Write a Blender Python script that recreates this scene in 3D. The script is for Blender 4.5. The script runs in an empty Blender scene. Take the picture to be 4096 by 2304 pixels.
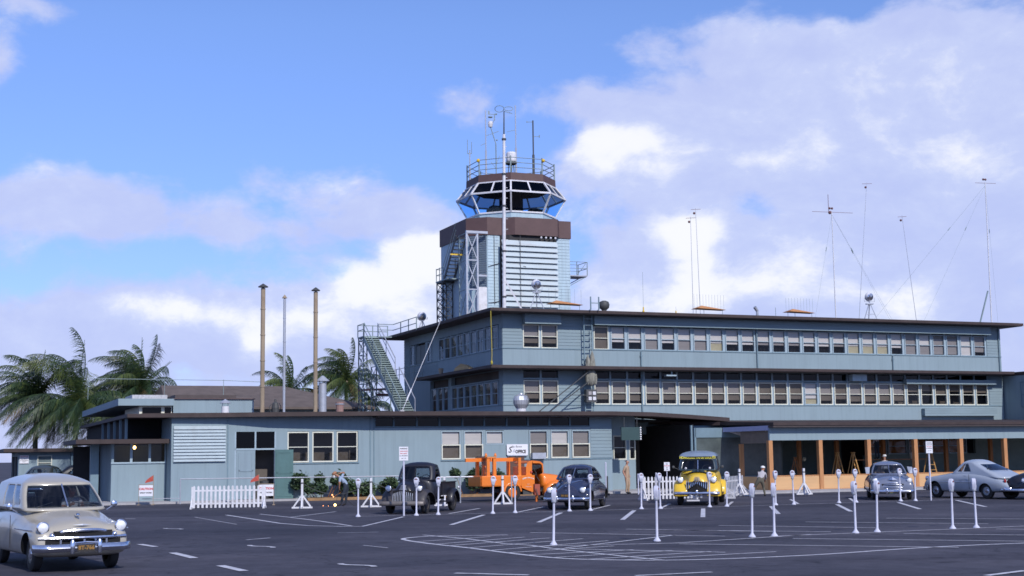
import bpy, bmesh, math, random
from mathutils import Vector, Matrix
random.seed(7)
scene = bpy.context.scene
COL = scene.collection
PI = math.pi
R = math.radians
# ------------------------------------------------------------------ helpers
def link(o, parent=None):
    COL.objects.link(o)
    if parent is not None: o.parent = parent
    return o
def tag(o, label=None, cat=None, group=None, kind=None):
    if label: o['label'] = label
    if cat: o['category'] = cat
    if group: o['group'] = group
    if kind: o['kind'] = kind
    return o
def thing(name, label, cat, loc=(0, 0, 0), rz=0.0, group=None):
    o = bpy.data.objects.new(name, None)
    o.empty_display_size = 0.2
    o.location = loc; o.rotation_euler = (0, 0, rz)
    link(o); tag(o, label, cat, group)
    return o
def copy_tree(o, parent=None):
    c = o.copy(); COL.objects.link(c)
    if parent is not None: c.parent = parent
    for ch in list(o.children): copy_tree(ch, c)
    return c
class MB:
    """mesh builder: collects shapes, builds ONE mesh object"""
    def __init__(s, off=(0, 0, 0)):
        s.v = []; s.f = []; s.m = []; s.off = Vector(off); s.cur = 0
    def add(s, verts, faces):
        n = len(s.v); s.v += [Vector(p) for p in verts]
        s.f += [[i + n for i in f] for f in faces]; s.m += [s.cur] * len(faces)
    def box(s, x0, x1, y0, y1, z0, z1):
        if x0 > x1: x0, x1 = x1, x0
        if y0 > y1: y0, y1 = y1, y0
        if z0 > z1: z0, z1 = z1, z0
        s.add([(x0,y0,z0),(x1,y0,z0),(x1,y1,z0),(x0,y1,z0),(x0,y0,z1),(x1,y0,z1),(x1,y1,z1),(x0,y1,z1)],
              [(3,2,1,0),(4,5,6,7),(0,1,5,4),(1,2,6,5),(2,3,7,6),(3,0,4,7)])
    def prism(s, poly, z0, z1):
        n = len(poly)
        a = sum(poly[i][0]*poly[(i+1)%n][1]-poly[(i+1)%n][0]*poly[i][1] for i in range(n))
        if a < 0: poly = poly[::-1]
        s.add([(p[0],p[1],z0) for p in poly]+[(p[0],p[1],z1) for p in poly],
              [list(range(n))[::-1], list(range(n,2*n))]+[(i,(i+1)%n,n+(i+1)%n,n+i) for i in range(n)])
    def bar(s, p0, p1, w, h=None, up=(0,0,1)):
        """rectangular bar from p0 to p1"""
        h = h or w; p0 = Vector(p0); p1 = Vector(p1); d = p1-p0
        if d.length < 1e-6: return
        d.normalize(); u = Vector(up)
        if abs(d.dot(u)) > .98: u = Vector((0,1,0)) if abs(d.y) < .9 else Vector((1,0,0))
        a = d.cross(u).normalized(); b = a.cross(d).normalized()
        c = [a*w/2*i+b*h/2*j for i, j in ((-1,-1),(1,-1),(1,1),(-1,1))]
        s.add([p0+k for k in c]+[p1+k for k in c], [(0,1,2,3),(7,6,5,4),(0,4,5,1),(1,5,6,2),(2,6,7,3),(3,7,4,0)])
    def cyl(s, p0, p1, r0, r1=None, n=10, caps=True):
        r1 = r0 if r1 is None else r1
        p0 = Vector(p0); p1 = Vector(p1); d = (p1-p0)
        if d.length < 1e-6: return
        d.normalize(); u = Vector((0,0,1)) if abs(d.z) < .9 else Vector((1,0,0))
        a = d.cross(u).normalized(); b = d.cross(a).normalized()
        vs = [p0+(a*math.cos(2*PI*i/n)+b*math.sin(2*PI*i/n))*r0 for i in range(n)]
        vs += [p1+(a*math.cos(2*PI*i/n)+b*math.sin(2*PI*i/n))*r1 for i in range(n)]
        fs = [(i,n+i,n+(i+1)%n,(i+1)%n) for i in range(n)]
        if caps: fs += [list(range(n)), list(range(n,2*n))[::-1]]
        s.add(vs, fs)
    def tube(s, pts, r, n=8):
        for a, b in zip(pts[:-1], pts[1:]): s.cyl(a, b, r, n=n)
    def lathe(s, prof, n=16, o=(0,0,0), axis='z'):
        vs = []; k = len(prof)
        for i in range(n):
            a = 2*PI*i/n
            for r, z in prof:
                if axis == 'z': p = (r*math.cos(a), r*math.sin(a), z)
                elif axis == 'x': p = (z, r*math.cos(a), r*math.sin(a))
                else: p = (r*math.sin(a), z, r*math.cos(a))
                vs.append(Vector(o)+Vector(p))
        fs = []
        for i in range(n):
            j = (i+1) % n
            for q in range(k-1): fs.append((i*k+q, j*k+q, j*k+q+1, i*k+q+1))
        s.add(vs, fs)
    def sphere(s, c, r, n=12, m=8, sc=(1,1,1)):
        vs = [(c[0],c[1],c[2]+r*sc[2])]
        for i in range(1, m):
            t = PI*i/m
            for j in range(n):
                a = 2*PI*j/n
                vs.append((c[0]+r*sc[0]*math.sin(t)*math.cos(a), c[1]+r*sc[1]*math.sin(t)*math.sin(a), c[2]+r*sc[2]*math.cos(t)))
        vs.append((c[0],c[1],c[2]-r*sc[2])); fs = []
        for j in range(n): fs.append((0, 1+j, 1+(j+1)%n))
        for i in range(m-2):
            for j in range(n): fs.append((1+i*n+j, 1+(i+1)*n+j, 1+(i+1)*n+(j+1)%n, 1+i*n+(j+1)%n))
        L = len(vs)-1
        for j in range(n): fs.append((L, 1+(m-2)*n+(j+1)%n, 1+(m-2)*n+j))
        s.add(vs, fs)
    def mesh(s, name, mats, smooth=False, fixn=True):
        me = bpy.data.meshes.new(name)
        me.from_pydata([v-s.off for v in s.v], [], s.f)
        if not isinstance(mats, (list, tuple)): mats = [mats]
        for m in mats: me.materials.append(m)
        for p, m in zip(me.polygons, s.m): p.material_index = m
        if fixn:
            bm = bmesh.new(); bm.from_mesh(me); bmesh.ops.recalc_face_normals(bm, faces=bm.faces); bm.to_mesh(me); bm.free()
        if smooth:
            for p in me.polygons: p.use_smooth = True
            try: me.set_sharp_from_angle(angle=R(smooth if smooth is not True else 40))
            except Exception: pass
        me.update(); return me
    def build(s, name, mats, parent=None, smooth=False, loc=None, rz=None, fixn=True):
        o = bpy.data.objects.new(name, s.mesh(name, mats, smooth, fixn))
        if loc is not None: o.location = loc
        if rz is not None: o.rotation_euler = (0, 0, rz)
        return link(o, parent)
def inst(name, me, parent=None, loc=(0,0,0), rot=(0,0,0)):
    o = bpy.data.objects.new(name, me); o.location = loc; o.rotation_euler = rot
    return link(o, parent)
def text_mesh(name, body, size, mat, parent=None, loc=(0,0,0), rot=(PI/2,0,0), align='CENTER', ext=.004, bold=0.0, shear=0.0, spacing=1.0, sx=1.0):
    c = bpy.data.curves.new(name, 'FONT'); c.body = body; c.size = size; c.align_x = align; c.align_y = 'CENTER'
    c.extrude = ext; c.offset = bold; c.shear = shear; c.space_character = spacing; c.resolution_u = 2
    t = bpy.data.objects.new(name, c); COL.objects.link(t)
    dg = bpy.context.evaluated_depsgraph_get()
    me = bpy.data.meshes.new_from_object(t.evaluated_get(dg)); me.name = name
    bpy.data.objects.remove(t); bpy.data.curves.remove(c)
    me.materials.clear(); me.materials.append(mat)
    o = bpy.data.objects.new(name, me); o.location = loc; o.rotation_euler = rot; o.scale = (sx,1,1)
    return link(o, parent)
def bake(o):
    """apply modifiers of o into a plain mesh"""
    dg = bpy.context.evaluated_depsgraph_get(); dg.update()
    me = bpy.data.meshes.new_from_object(o.evaluated_get(dg))
    old = o.data; o.modifiers.clear(); o.data = me; me.name = o.name
    bpy.data.meshes.remove(old)
# building frame: u runs along the facades, v into the buildings
TH = R(22.3); CU, SU = math.cos(TH), math.sin(TH); OY = 76.63
def W(u, v, z=0): return Vector((u*CU-v*SU, OY+u*SU+v*CU, z))
def uvthing(name, label, cat, u, v, z=0, group=None):
    return thing(name, label, cat, W(u, v, z), TH, group)
# ------------------------------------------------------------------ camera
H = 2.13; FPX = 5575.0
pitch = math.atan(670/FPX); roll = -0.013
fw = Vector((0, math.cos(pitch), math.sin(pitch))); up = Vector((0, -math.sin(pitch), math.cos(pitch))); rt = Vector((1,0,0))
cr, sr = math.cos(roll), math.sin(roll)
cx = rt*cr+up*sr; cy = up*cr-rt*sr
cam_d = bpy.data.cameras.new('Camera'); cam = bpy.data.objects.new('Camera', cam_d); COL.objects.link(cam)
M = Matrix.Identity(4)
for i in range(3):
    M[i][0] = cx[i]; M[i][1] = cy[i]; M[i][2] = -fw[i]
M[2][3] = H
cam.matrix_world = M
cam_d.sensor_width = 36; cam_d.lens = FPX/4096*36; scene.cycles.filter_width = 1.6; cam_d.clip_start = .1; cam_d.clip_end = 20000
scene.camera = cam
def ray(px, py):
    """direction seen at a photograph pixel (used to lay out cloud banks in the sky)"""
    x = px-2048.; y = py-1152.
    return (fw*FPX+cx*x-cy*y).normalized()
# ------------------------------------------------------------------ materials
MATS = {}
def new_mat(name):
    m = bpy.data.materials.new(name); m.use_nodes = True; nt = m.node_tree
    return m, nt, nt.nodes, nt.links, nt.nodes['Principled BSDF']
def mat(name, col, rough=.6, metal=0.0, var=.12, scale=3.0, bump=0.0, bscale=40.0, spec=.5, coat=0.0, stretch=(1,1,1), dirt=None, dscale=.6, damt=.35, streak=0.0):
    """procedural paint/wood/metal: base colour with two scales of uneven wear and optional bump"""
    if name in MATS: return MATS[name]
    m, nt, N, L, b = new_mat(name)
    b.inputs['Roughness'].default_value = rough; b.inputs['Metallic'].default_value = metal
    b.inputs['Specular IOR Level'].default_value = spec
    if coat: b.inputs['Coat Weight'].default_value = coat; b.inputs['Coat Roughness'].default_value = .08
    tc = N.new('ShaderNodeTexCoord'); mp = N.new('ShaderNodeMapping'); mp.inputs['Scale'].default_value = stretch
    L.new(tc.outputs['Object'], mp.inputs['Vector'])
    n1 = N.new('ShaderNodeTexNoise'); n1.inputs['Scale'].default_value = scale; n1.inputs['Detail'].default_value = 6; n1.inputs['Roughness'].default_value = .65
    L.new(mp.outputs['Vector'], n1.inputs['Vector'])
    mr = N.new('ShaderNodeMapRange'); mr.inputs['From Min'].default_value = .3; mr.inputs['From Max'].default_value = .7
    mr.inputs['To Min'].default_value = 1-var; mr.inputs['To Max'].default_value = 1+var
    L.new(n1.outputs['Fac'], mr.inputs['Value'])
    mx = N.new('ShaderNodeMix'); mx.data_type = 'RGBA'; mx.blend_type = 'MULTIPLY'; mx.inputs['Factor'].default_value = 1
    mx.inputs['A'].default_value = (*col, 1); L.new(mr.outputs['Result'], mx.inputs['B'])
    out = mx.outputs['Result']
    if dirt:
        n2 = N.new('ShaderNodeTexNoise'); n2.inputs['Scale'].default_value = dscale; n2.inputs['Detail'].default_value = 8; n2.inputs['Roughness'].default_value = .7
        L.new(mp.outputs['Vector'], n2.inputs['Vector'])
        m2 = N.new('ShaderNodeMapRange'); m2.inputs['From Min'].default_value = .52; m2.inputs['From Max'].default_value = .72; m2.inputs['To Max'].default_value = damt
        L.new(n2.outputs['Fac'], m2.inputs['Value'])
        x2 = N.new('ShaderNodeMix'); x2.data_type = 'RGBA'; L.new(m2.outputs['Result'], x2.inputs['Factor']); L.new(out, x2.inputs['A'])
        x2.inputs['B'].default_value = (*dirt, 1); out = x2.outputs['Result']
    L.new(out, b.inputs['Base Color'])
    if streak:      # rain streaks running down the face
        ms = N.new('ShaderNodeMapping'); ms.inputs['Scale'].default_value = (5,5,.22); L.new(tc.outputs['Object'], ms.inputs['Vector'])
        n4 = N.new('ShaderNodeTexNoise'); n4.inputs['Scale'].default_value = 1.0; n4.inputs['Detail'].default_value = 7; n4.inputs['Roughness'].default_value = .7; L.new(ms.outputs['Vector'], n4.inputs['Vector'])
        m4 = N.new('ShaderNodeMapRange'); m4.inputs['From Min'].default_value = .48; m4.inputs['From Max'].default_value = .75; m4.inputs['To Min'].default_value = 1; m4.inputs['To Max'].default_value = 1-streak; L.new(n4.outputs['Fac'], m4.inputs['Value'])
        x4 = N.new('ShaderNodeMix'); x4.data_type = 'RGBA'; x4.blend_type = 'MULTIPLY'; x4.inputs['Factor'].default_value = 1; L.new(out, x4.inputs['A']); L.new(m4.outputs['Result'], x4.inputs['B']); out = x4.outputs['Result']
        L.new(out, b.inputs['Base Color'])
    if bump:
        n3 = N.new('ShaderNodeTexNoise'); n3.inputs['Scale'].default_value = bscale; n3.inputs['Detail'].default_value = 3
        L.new(mp.outputs['Vector'], n3.inputs['Vector'])
        bp = N.new('ShaderNodeBump'); bp.inputs['Strength'].default_value = bump; bp.inputs['Distance'].default_value = .02
        L.new(n3.outputs['Fac'], bp.inputs['Height']); L.new(bp.outputs['Normal'], b.inputs['Normal'])
    MATS[name] = m; return m
def glass(name, tint=(.6,.65,.7), trans=.7, rough=.03, gl=1.0):
    """window glass: mostly lets light through, mirror-like at grazing angles"""
    m = bpy.data.materials.new(name); m.use_nodes = True; N = m.node_tree.nodes; L = m.node_tree.links; N.clear()
    o = N.new('ShaderNodeOutputMaterial'); t = N.new('ShaderNodeBsdfTransparent'); t.inputs['Color'].default_value = (*[c*trans for c in tint], 1)
    g = N.new('ShaderNodeBsdfGlossy'); g.inputs['Roughness'].default_value = rough; g.inputs['Color'].default_value = (.9*gl,.93*gl,1*gl,1)
    fr0 = N.new('ShaderNodeFresnel'); fr0.inputs['IOR'].default_value = 1.5; gb = N.new('ShaderNodeNewGeometry'); inv = N.new('ShaderNodeMath'); inv.operation = 'SUBTRACT'; inv.inputs[0].default_value = 1; L.new(gb.outputs['Backfacing'], inv.inputs[1]); fr = N.new('ShaderNodeMath'); fr.operation = 'MULTIPLY'; L.new(fr0.outputs['Fac'], fr.inputs[0]); L.new(inv.outputs[0], fr.inputs[1])
    tc = N.new('ShaderNodeTexCoord'); nz = N.new('ShaderNodeTexNoise'); nz.inputs['Scale'].default_value = 1.3
    L.new(tc.outputs['Object'], nz.inputs['Vector'])
    bp = N.new('ShaderNodeBump'); bp.inputs['Strength'].default_value = .05; bp.inputs['Distance'].default_value = .1; L.new(nz.outputs['Fac'], bp.inputs['Height'])
    L.new(bp.outputs['Normal'], g.inputs['Normal'])
    x = N.new('ShaderNodeMixShader'); L.new(fr.outputs[0], x.inputs['Fac']); L.new(t.outputs['BSDF'], x.inputs[1]); L.new(g.outputs['BSDF'], x.inputs[2])
    L.new(x.outputs['Shader'], o.inputs['Surface']); MATS[name] = m; return m
def emis(name, col, s):
    m, nt, N, L, b = new_mat(name); b.inputs['Base Color'].default_value = (*col,1); b.inputs['Emission Color'].default_value = (*col,1); b.inputs['Emission Strength'].default_value = s
    MATS[name] = m; return m
WALLC = (.232,.308,.348)
m_wall = mat('painted_wall', WALLC, .75, var=.07, scale=.9, bump=.15, bscale=25, dirt=(.18,.225,.275), dscale=.45, damt=.35, stretch=(1,1,.35), streak=.15)
m_board = mat('painted_boards', (.205,.275,.312), .75, var=.08, scale=1.5, bump=.1, stretch=(.3,.3,2), dirt=(.14,.185,.21), damt=.35)
m_metalwall = mat('pale_metal_siding', (.38,.50,.58), .55, var=.08, scale=1.2, dirt=(.25,.25,.24), dscale=.8, damt=.35, stretch=(1,1,.3), streak=.18)
m_trim = mat('teal_grey_trim', (.15,.225,.27), .6, var=.1)
m_cream = mat('cream_window_paint', (.66,.66,.56), .5, var=.06)
m_mull = mat('grey_blue_mullion', (.31,.40,.46), .6, var=.06)
m_roof = mat('brown_fascia', (.042,.027,.026), .7, var=.25, scale=2, dirt=(.075,.058,.055), damt=.5)
m_rooftop = mat('roof_felt', (.12,.095,.085), .9, var=.2, scale=1.5)
m_soffit = mat('soffit', (.075,.06,.06), .8, var=.15)
m_fascia = mat('tower_brown_panel', (.10,.057,.056), .65, var=.12, scale=1.5, dirt=(.06,.035,.035), damt=.3)
m_dark = mat('dark_interior', (.035,.034,.036), .9, var=.3, scale=.8)
m_room = mat('room_interior', (.11,.095,.085), .9, var=.3, scale=.7)
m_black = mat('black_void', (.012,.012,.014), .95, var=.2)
m_steel = mat('grey_green_steel', (.22,.285,.30), .55, var=.15, dirt=(.10,.07,.05), damt=.4)
m_steeld = mat('dark_steel', (.06,.062,.065), .6, var=.2)
m_galv = mat('galvanised', (.45,.47,.52), .4, metal=.4, var=.15, dirt=(.28,.2,.14), damt=.5, dscale=1.5)
m_rust = mat('rusty_pipe', (.30,.235,.165), .75, var=.25, scale=2.5, dirt=(.16,.085,.045), dscale=1.6, damt=.8, stretch=(1,1,.25))
m_white = mat('white_paint', (.64,.64,.68), .6, var=.12, dirt=(.36,.33,.30), damt=.55, dscale=2)
m_meter = mat('meter_white_paint', (.53,.54,.65), .5, var=.12, dirt=(.5,.47,.45), damt=.3, dscale=3)
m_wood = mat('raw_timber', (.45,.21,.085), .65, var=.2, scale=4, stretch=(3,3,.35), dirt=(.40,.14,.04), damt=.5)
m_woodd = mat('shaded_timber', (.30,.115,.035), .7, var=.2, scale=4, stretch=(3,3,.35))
m_ply = mat('plywood', (.58,.35,.17), .65, var=.12, scale=1.2, stretch=(.5,.5,2), dirt=(.48,.22,.07), damt=.4)
m_glass = glass('window_glass', (.80,.79,.77), .95, gl=.6)
m_glassd = glass('dark_window_glass', (.35,.38,.4), .35, gl=.45)
m_glassc = glass('car_glass', (.62,.68,.74), .8)
m_blue = glass('tower_blue_glass', (.55,.80,1.0), 1.0)
m_blindw = mat('white_blind', (.76,.74,.76), .8, var=.08, scale=2, stretch=(.3,.3,3))
m_blindg = mat('grey_blind', (.33,.31,.32), .8, var=.1, scale=2, stretch=(.3,.3,3))
m_blindb = mat('brown_screen', (.17,.145,.125), .85, var=.15, scale=2)
m_blindy = mat('yellowed_blind', (.52,.48,.34), .8, var=.1)
m_chrome = mat('chrome', (.72,.74,.80), .12, metal=1, var=.04)
m_rubber = mat('tyre_rubber', (.022,.021,.022), .8, var=.2)
m_concrete = mat('concrete', (.36,.35,.36), .85, var=.15, scale=2, dirt=(.25,.24,.24), damt=.5)
m_soil = mat('dry_soil', (.30,.18,.09), .95, var=.25, scale=5, bump=.4)
m_line = mat('worn_white_line_paint', (.52,.52,.57), .8, var=.2, scale=4, dirt=(.16,.155,.18), dscale=3.0, damt=.85)
m_yellow = mat('yellow_paint', (.72,.47,.035), .35, var=.06, coat=.3)
m_red = mat('red_cloth', (.50,.09,.065), .8, var=.1)
m_redtxt = mat('red_lettering', (.55,.05,.05), .6, var=.05)
m_blktxt = mat('black_lettering', (.03,.025,.03), .6, var=.05)
m_sign = mat('white_sign_board', (.74,.74,.79), .5, var=.04)
m_skin = mat('skin', (.42,.21,.14), .6, var=.06)
m_skin2 = mat('tanned_skin', (.30,.145,.09), .6, var=.06)
m_cap = mat('white_cloth', (.72,.72,.72), .85, var=.06)
# ------------------------------------------------------------------ sky and sun
SUN_EL = R(37); SUN_AZ_VEC = Vector((.44,-.90,0)).normalized()
sd = Vector((SUN_AZ_VEC.x*math.cos(SUN_EL), SUN_AZ_VEC.y*math.cos(SUN_EL), math.sin(SUN_EL)))
sun_d = bpy.data.lights.new('sun', 'SUN'); sun_d.energy = 3.7; sun_d.angle = R(.6); sun_d.color = (1,.96,.915)
sun = bpy.data.objects.new('sun', sun_d); sun.rotation_euler = sd.to_track_quat('Z','Y').to_euler(); sun.location = (30,-30,60); link(sun)
world = bpy.data.worlds.new('World'); scene.world = world; world.use_nodes = True
wt = world.node_tree; N = wt.nodes; L = wt.links; N.clear()
wo = N.new('ShaderNodeOutputWorld')
sky = N.new('ShaderNodeTexSky'); sky.sky_type = 'NISHITA'; sky.sun_disc = False; sky.sun_elevation = SUN_EL
sky.sun_rotation = math.atan2(sd.x, sd.y); sky.air_density = 1.0; sky.dust_density = 0.0; sky.ozone_density = 2.5
tint = N.new('ShaderNodeMix'); tint.data_type = 'RGBA'; tint.blend_type = 'MULTIPLY'; tint.inputs['Factor'].default_value = 1
L.new(sky.outputs['Color'], tint.inputs['A']); tint.inputs['B'].default_value = (.88,.96,1.34,1)
bg1 = N.new('ShaderNodeBackground'); bg1.inputs['Strength'].default_value = .125; TINT = tint
geo = N.new('ShaderNodeTexCoord')
sx_ = N.new('ShaderNodeSeparateXYZ'); L.new(geo.outputs['Generated'], sx_.inputs[0])
low = N.new('ShaderNodeValToRGB'); low.color_ramp.elements[0].position = .0; low.color_ramp.elements[0].color = (.60,.60,.80,1); low.color_ramp.elements[1].position = .30; low.color_ramp.elements[1].color = (1,1,1,1)
el_ = low.color_ramp.elements.new(.14); el_.color = (.78,.80,.92,1)
L.new(sx_.outputs['Z'], low.inputs['Fac'])
t2 = N.new('ShaderNodeMix'); t2.data_type = 'RGBA'; t2.blend_type = 'MULTIPLY'; t2.inputs['Factor'].default_value = 1; L.new(TINT.outputs['Result'], t2.inputs['A']); L.new(low.outputs['Color'], t2.inputs['B']); L.new(t2.outputs['Result'], bg1.inputs['Color'])
def vmath(op, a, b=None, v=None):
    n = N.new('ShaderNodeVectorMath'); n.operation = op
    L.new(a, n.inputs[0])
    if b is not None: L.new(b, n.inputs[1])
    if v is not None: n.inputs[1].default_value = v
    return n
def math_(op, a, b=None, c=None, clamp=False):
    n = N.new('ShaderNodeMath'); n.operation = op; n.use_clamp = clamp
    for i, x in enumerate((a, b, c)):
        if x is None: continue
        if isinstance(x, (int, float)): n.inputs[i].default_value = x
        else: L.new(x, n.inputs[i])
    return n.outputs[0]
DIR = geo.outputs['Generated']
wn = N.new('ShaderNodeTexNoise'); wn.inputs['Scale'].default_value = 9; wn.inputs['Detail'].default_value = 3
L.new(DIR, wn.inputs['Vector'])
wsub = vmath('SUBTRACT', wn.outputs['Color'], v=(.5,.5,.5)); wsc = vmath('SCALE', wsub.outputs[0]); wsc.inputs['Scale'].default_value = .035
WD = vmath('ADD', DIR, wsc.outputs[0]).outputs[0]
def noise(scale, detail=8, rough=.55, off=(0,0,0), vec=None):
    a = vmath('ADD', vec or WD, v=off); m = vmath('MULTIPLY', a.outputs[0], v=(1,1,1.7))
    n = N.new('ShaderNodeTexNoise'); n.inputs['Scale'].default_value = scale; n.inputs['Detail'].default_value = detail; n.inputs['Roughness'].default_value = rough
    L.new(m.outputs[0], n.inputs['Vector']); return n.outputs['Fac']
def blob(px, py, rx, ry, amp):
    """soft elliptical cloud bank centred on a direction; widths as angles"""
    c = ray(px, py); rx = rx/FPX; ry = ry/FPX
    e1 = Vector((c.y,-c.x,0)).normalized(); e2 = e1.cross(c)*-1
    d1 = vmath('DOT_PRODUCT', WD, v=tuple(e1/rx)).outputs['Value']; d2 = vmath('DOT_PRODUCT', WD, v=tuple(e2/ry)).outputs['Value']
    # only the half of the sky the bank stands in
    q = math_('ADD', math_('MULTIPLY', d1, d1), math_('MULTIPLY', d2, d2))
    fwd_ = vmath('DOT_PRODUCT', WD, v=tuple(c)).outputs['Value']
    q = math_('ADD', q, math_('MULTIPLY', math_('LESS_THAN', fwd_, 0.0), 50.0))
    return math_('MULTIPLY', math_('POWER', 2.71828, math_('MULTIPLY', q, -1.0)), amp)
def total(lst, start=None):
    s = start
    for b in lst:
        x = blob(*b); s = x if s is None else math_('ADD', s, x)
    return s
BANKS = [(250,800,430,170,.72),(1000,730,200,70,.3),(1380,720,260,130,.72),(1620,860,230,110,.5),(650,900,700,110,.5),(1150,930,500,60,.25),
         (1550,1210,360,200,1.2),(1830,1050,170,140,1.0),(1150,1330,350,120,.5),(800,1290,900,150,.85),(150,1300,400,170,.6),(200,1620,700,150,.75),(3900,1500,500,200,.6),(1250,1380,600,150,.7),
         (90,20,190,55,.7),(-10,240,90,150,.7),(1850,430,160,90,.62),(2330,430,260,70,.55),(2560,200,120,80,.55),
         (3750,260,620,330,1.15),(3200,330,430,260,.8),(2950,150,200,90,.35),(2800,470,600,130,.55),(2480,640,330,170,.85),(3000,650,600,170,.8),
         (3800,720,700,300,1.0),(3300,980,900,220,.75),(2800,1000,330,190,.7),(2600,1200,500,160,.6),(3500,1250,900,180,.8),
         (3030,870,190,95,-.62),(3350,60,260,85,-.6),(2290,530,150,60,-.5),(2330,1010,120,110,-.3),(1100,560,900,150,-.35)]
fld = total(BANKS)
nz = noise(20, 10, .60)
nz2 = noise(7, 5, .5, (3,1,2))
up_ = N.new('ShaderNodeSeparateXYZ'); L.new(DIR, up_.inputs[0])
# beyond the photographed sky the cover is plain broken cloud
back = math_('MULTIPLY', math_('LESS_THAN', up_.outputs['Y'], .55), .42)
hz_ = N.new('ShaderNodeMapRange'); hz_.inputs['From Min'].default_value = .0; hz_.inputs['From Max'].default_value = .085; hz_.inputs['To Min'].default_value = .85; hz_.inputs['To Max'].default_value = 0; L.new(up_.outputs['Z'], hz_.inputs['Value'])
field = math_('ADD', math_('ADD', math_('ADD', fld, hz_.outputs['Result']), back), math_('ADD', math_('MULTIPLY', math_('SUBTRACT', nz, .5), 1.5), math_('MULTIPLY', math_('SUBTRACT', nz2, .5), .5)))
mk = N.new('ShaderNodeMapRange'); mk.interpolation_type = 'SMOOTHSTEP'; mk.inputs['From Min'].default_value = .24; mk.inputs['From Max'].default_value = .82; mk.inputs['To Max'].default_value = .93
L.new(field, mk.inputs['Value'])
BRIGHT = [(2480,620,220,105,.62),(3050,630,330,70,.4),(2780,940,125,85,1.1),(2800,1090,90,100,.6),(2680,1190,330,90,.75),(3200,1100,210,120,.7),(3600,1210,150,110,.75),
          (1790,1030,190,80,1.1),(1480,1130,200,80,1.0),(1600,1220,320,110,.55),(1250,1300,260,80,.45),(3350,480,500,160,.2),(2700,720,500,110,.2),(500,1240,200,60,.5),(330,700,200,60,.35),(900,800,120,50,.3),(2480,560,170,60,.5),(3200,150,220,60,.3),(1390,720,130,70,.55),(800,1240,260,70,.5),(1040,1370,90,90,.7),(3950,620,260,160,.45),(1650,1000,120,60,.5),(3700,300,400,120,.25),(1850,1110,90,120,.6)]
bf = total(BRIGHT)
bfield = math_('ADD', bf, math_('ADD', math_('MULTIPLY', math_('SUBTRACT', noise(24, 9, .62, (5,2,1)), .5), 1.5), math_('MULTIPLY', math_('SUBTRACT', nz, .5), .5)))
bm_ = N.new('ShaderNodeMapRange'); bm_.interpolation_type = 'SMOOTHSTEP'; bm_.inputs['From Min'].default_value = -.25; bm_.inputs['From Max'].default_value = 1.0
L.new(bfield, bm_.inputs['Value'])
cc = N.new('ShaderNodeValToRGB'); cr_ = cc.color_ramp
cr_.elements[0].position = 0; cr_.elements[0].color = (.53,.60,.93,1); cr_.elements[1].position = 1; cr_.elements[1].color = (1.0,1.0,1.04,1)
e = cr_.elements.new(.40); e.color = (.60,.67,.96,1); e = cr_.elements.new(.64); e.color = (.74,.79,.99,1); e = cr_.elements.new(.88); e.color = (.96,.97,1.03,1)
L.new(bm_.outputs['Result'], cc.inputs['Fac'])
bg2 = N.new('ShaderNodeBackground'); bg2.inputs['Strength'].default_value = 1.0; L.new(cc.outputs['Color'], bg2.inputs['Color'])
mxs = N.new('ShaderNodeMixShader'); L.new(mk.outputs['Result'], mxs.inputs['Fac']); L.new(bg1.outputs[0], mxs.inputs[1]); L.new(bg2.outputs[0], mxs.inputs[2])
L.new(mxs.outputs[0], wo.inputs['Surface'])
vs_ = scene.view_settings; vs_.view_transform = 'Standard'; vs_.look = 'None'; vs_.exposure = 0; vs_.gamma = 1; vs_.use_curve_mapping = False
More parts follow.
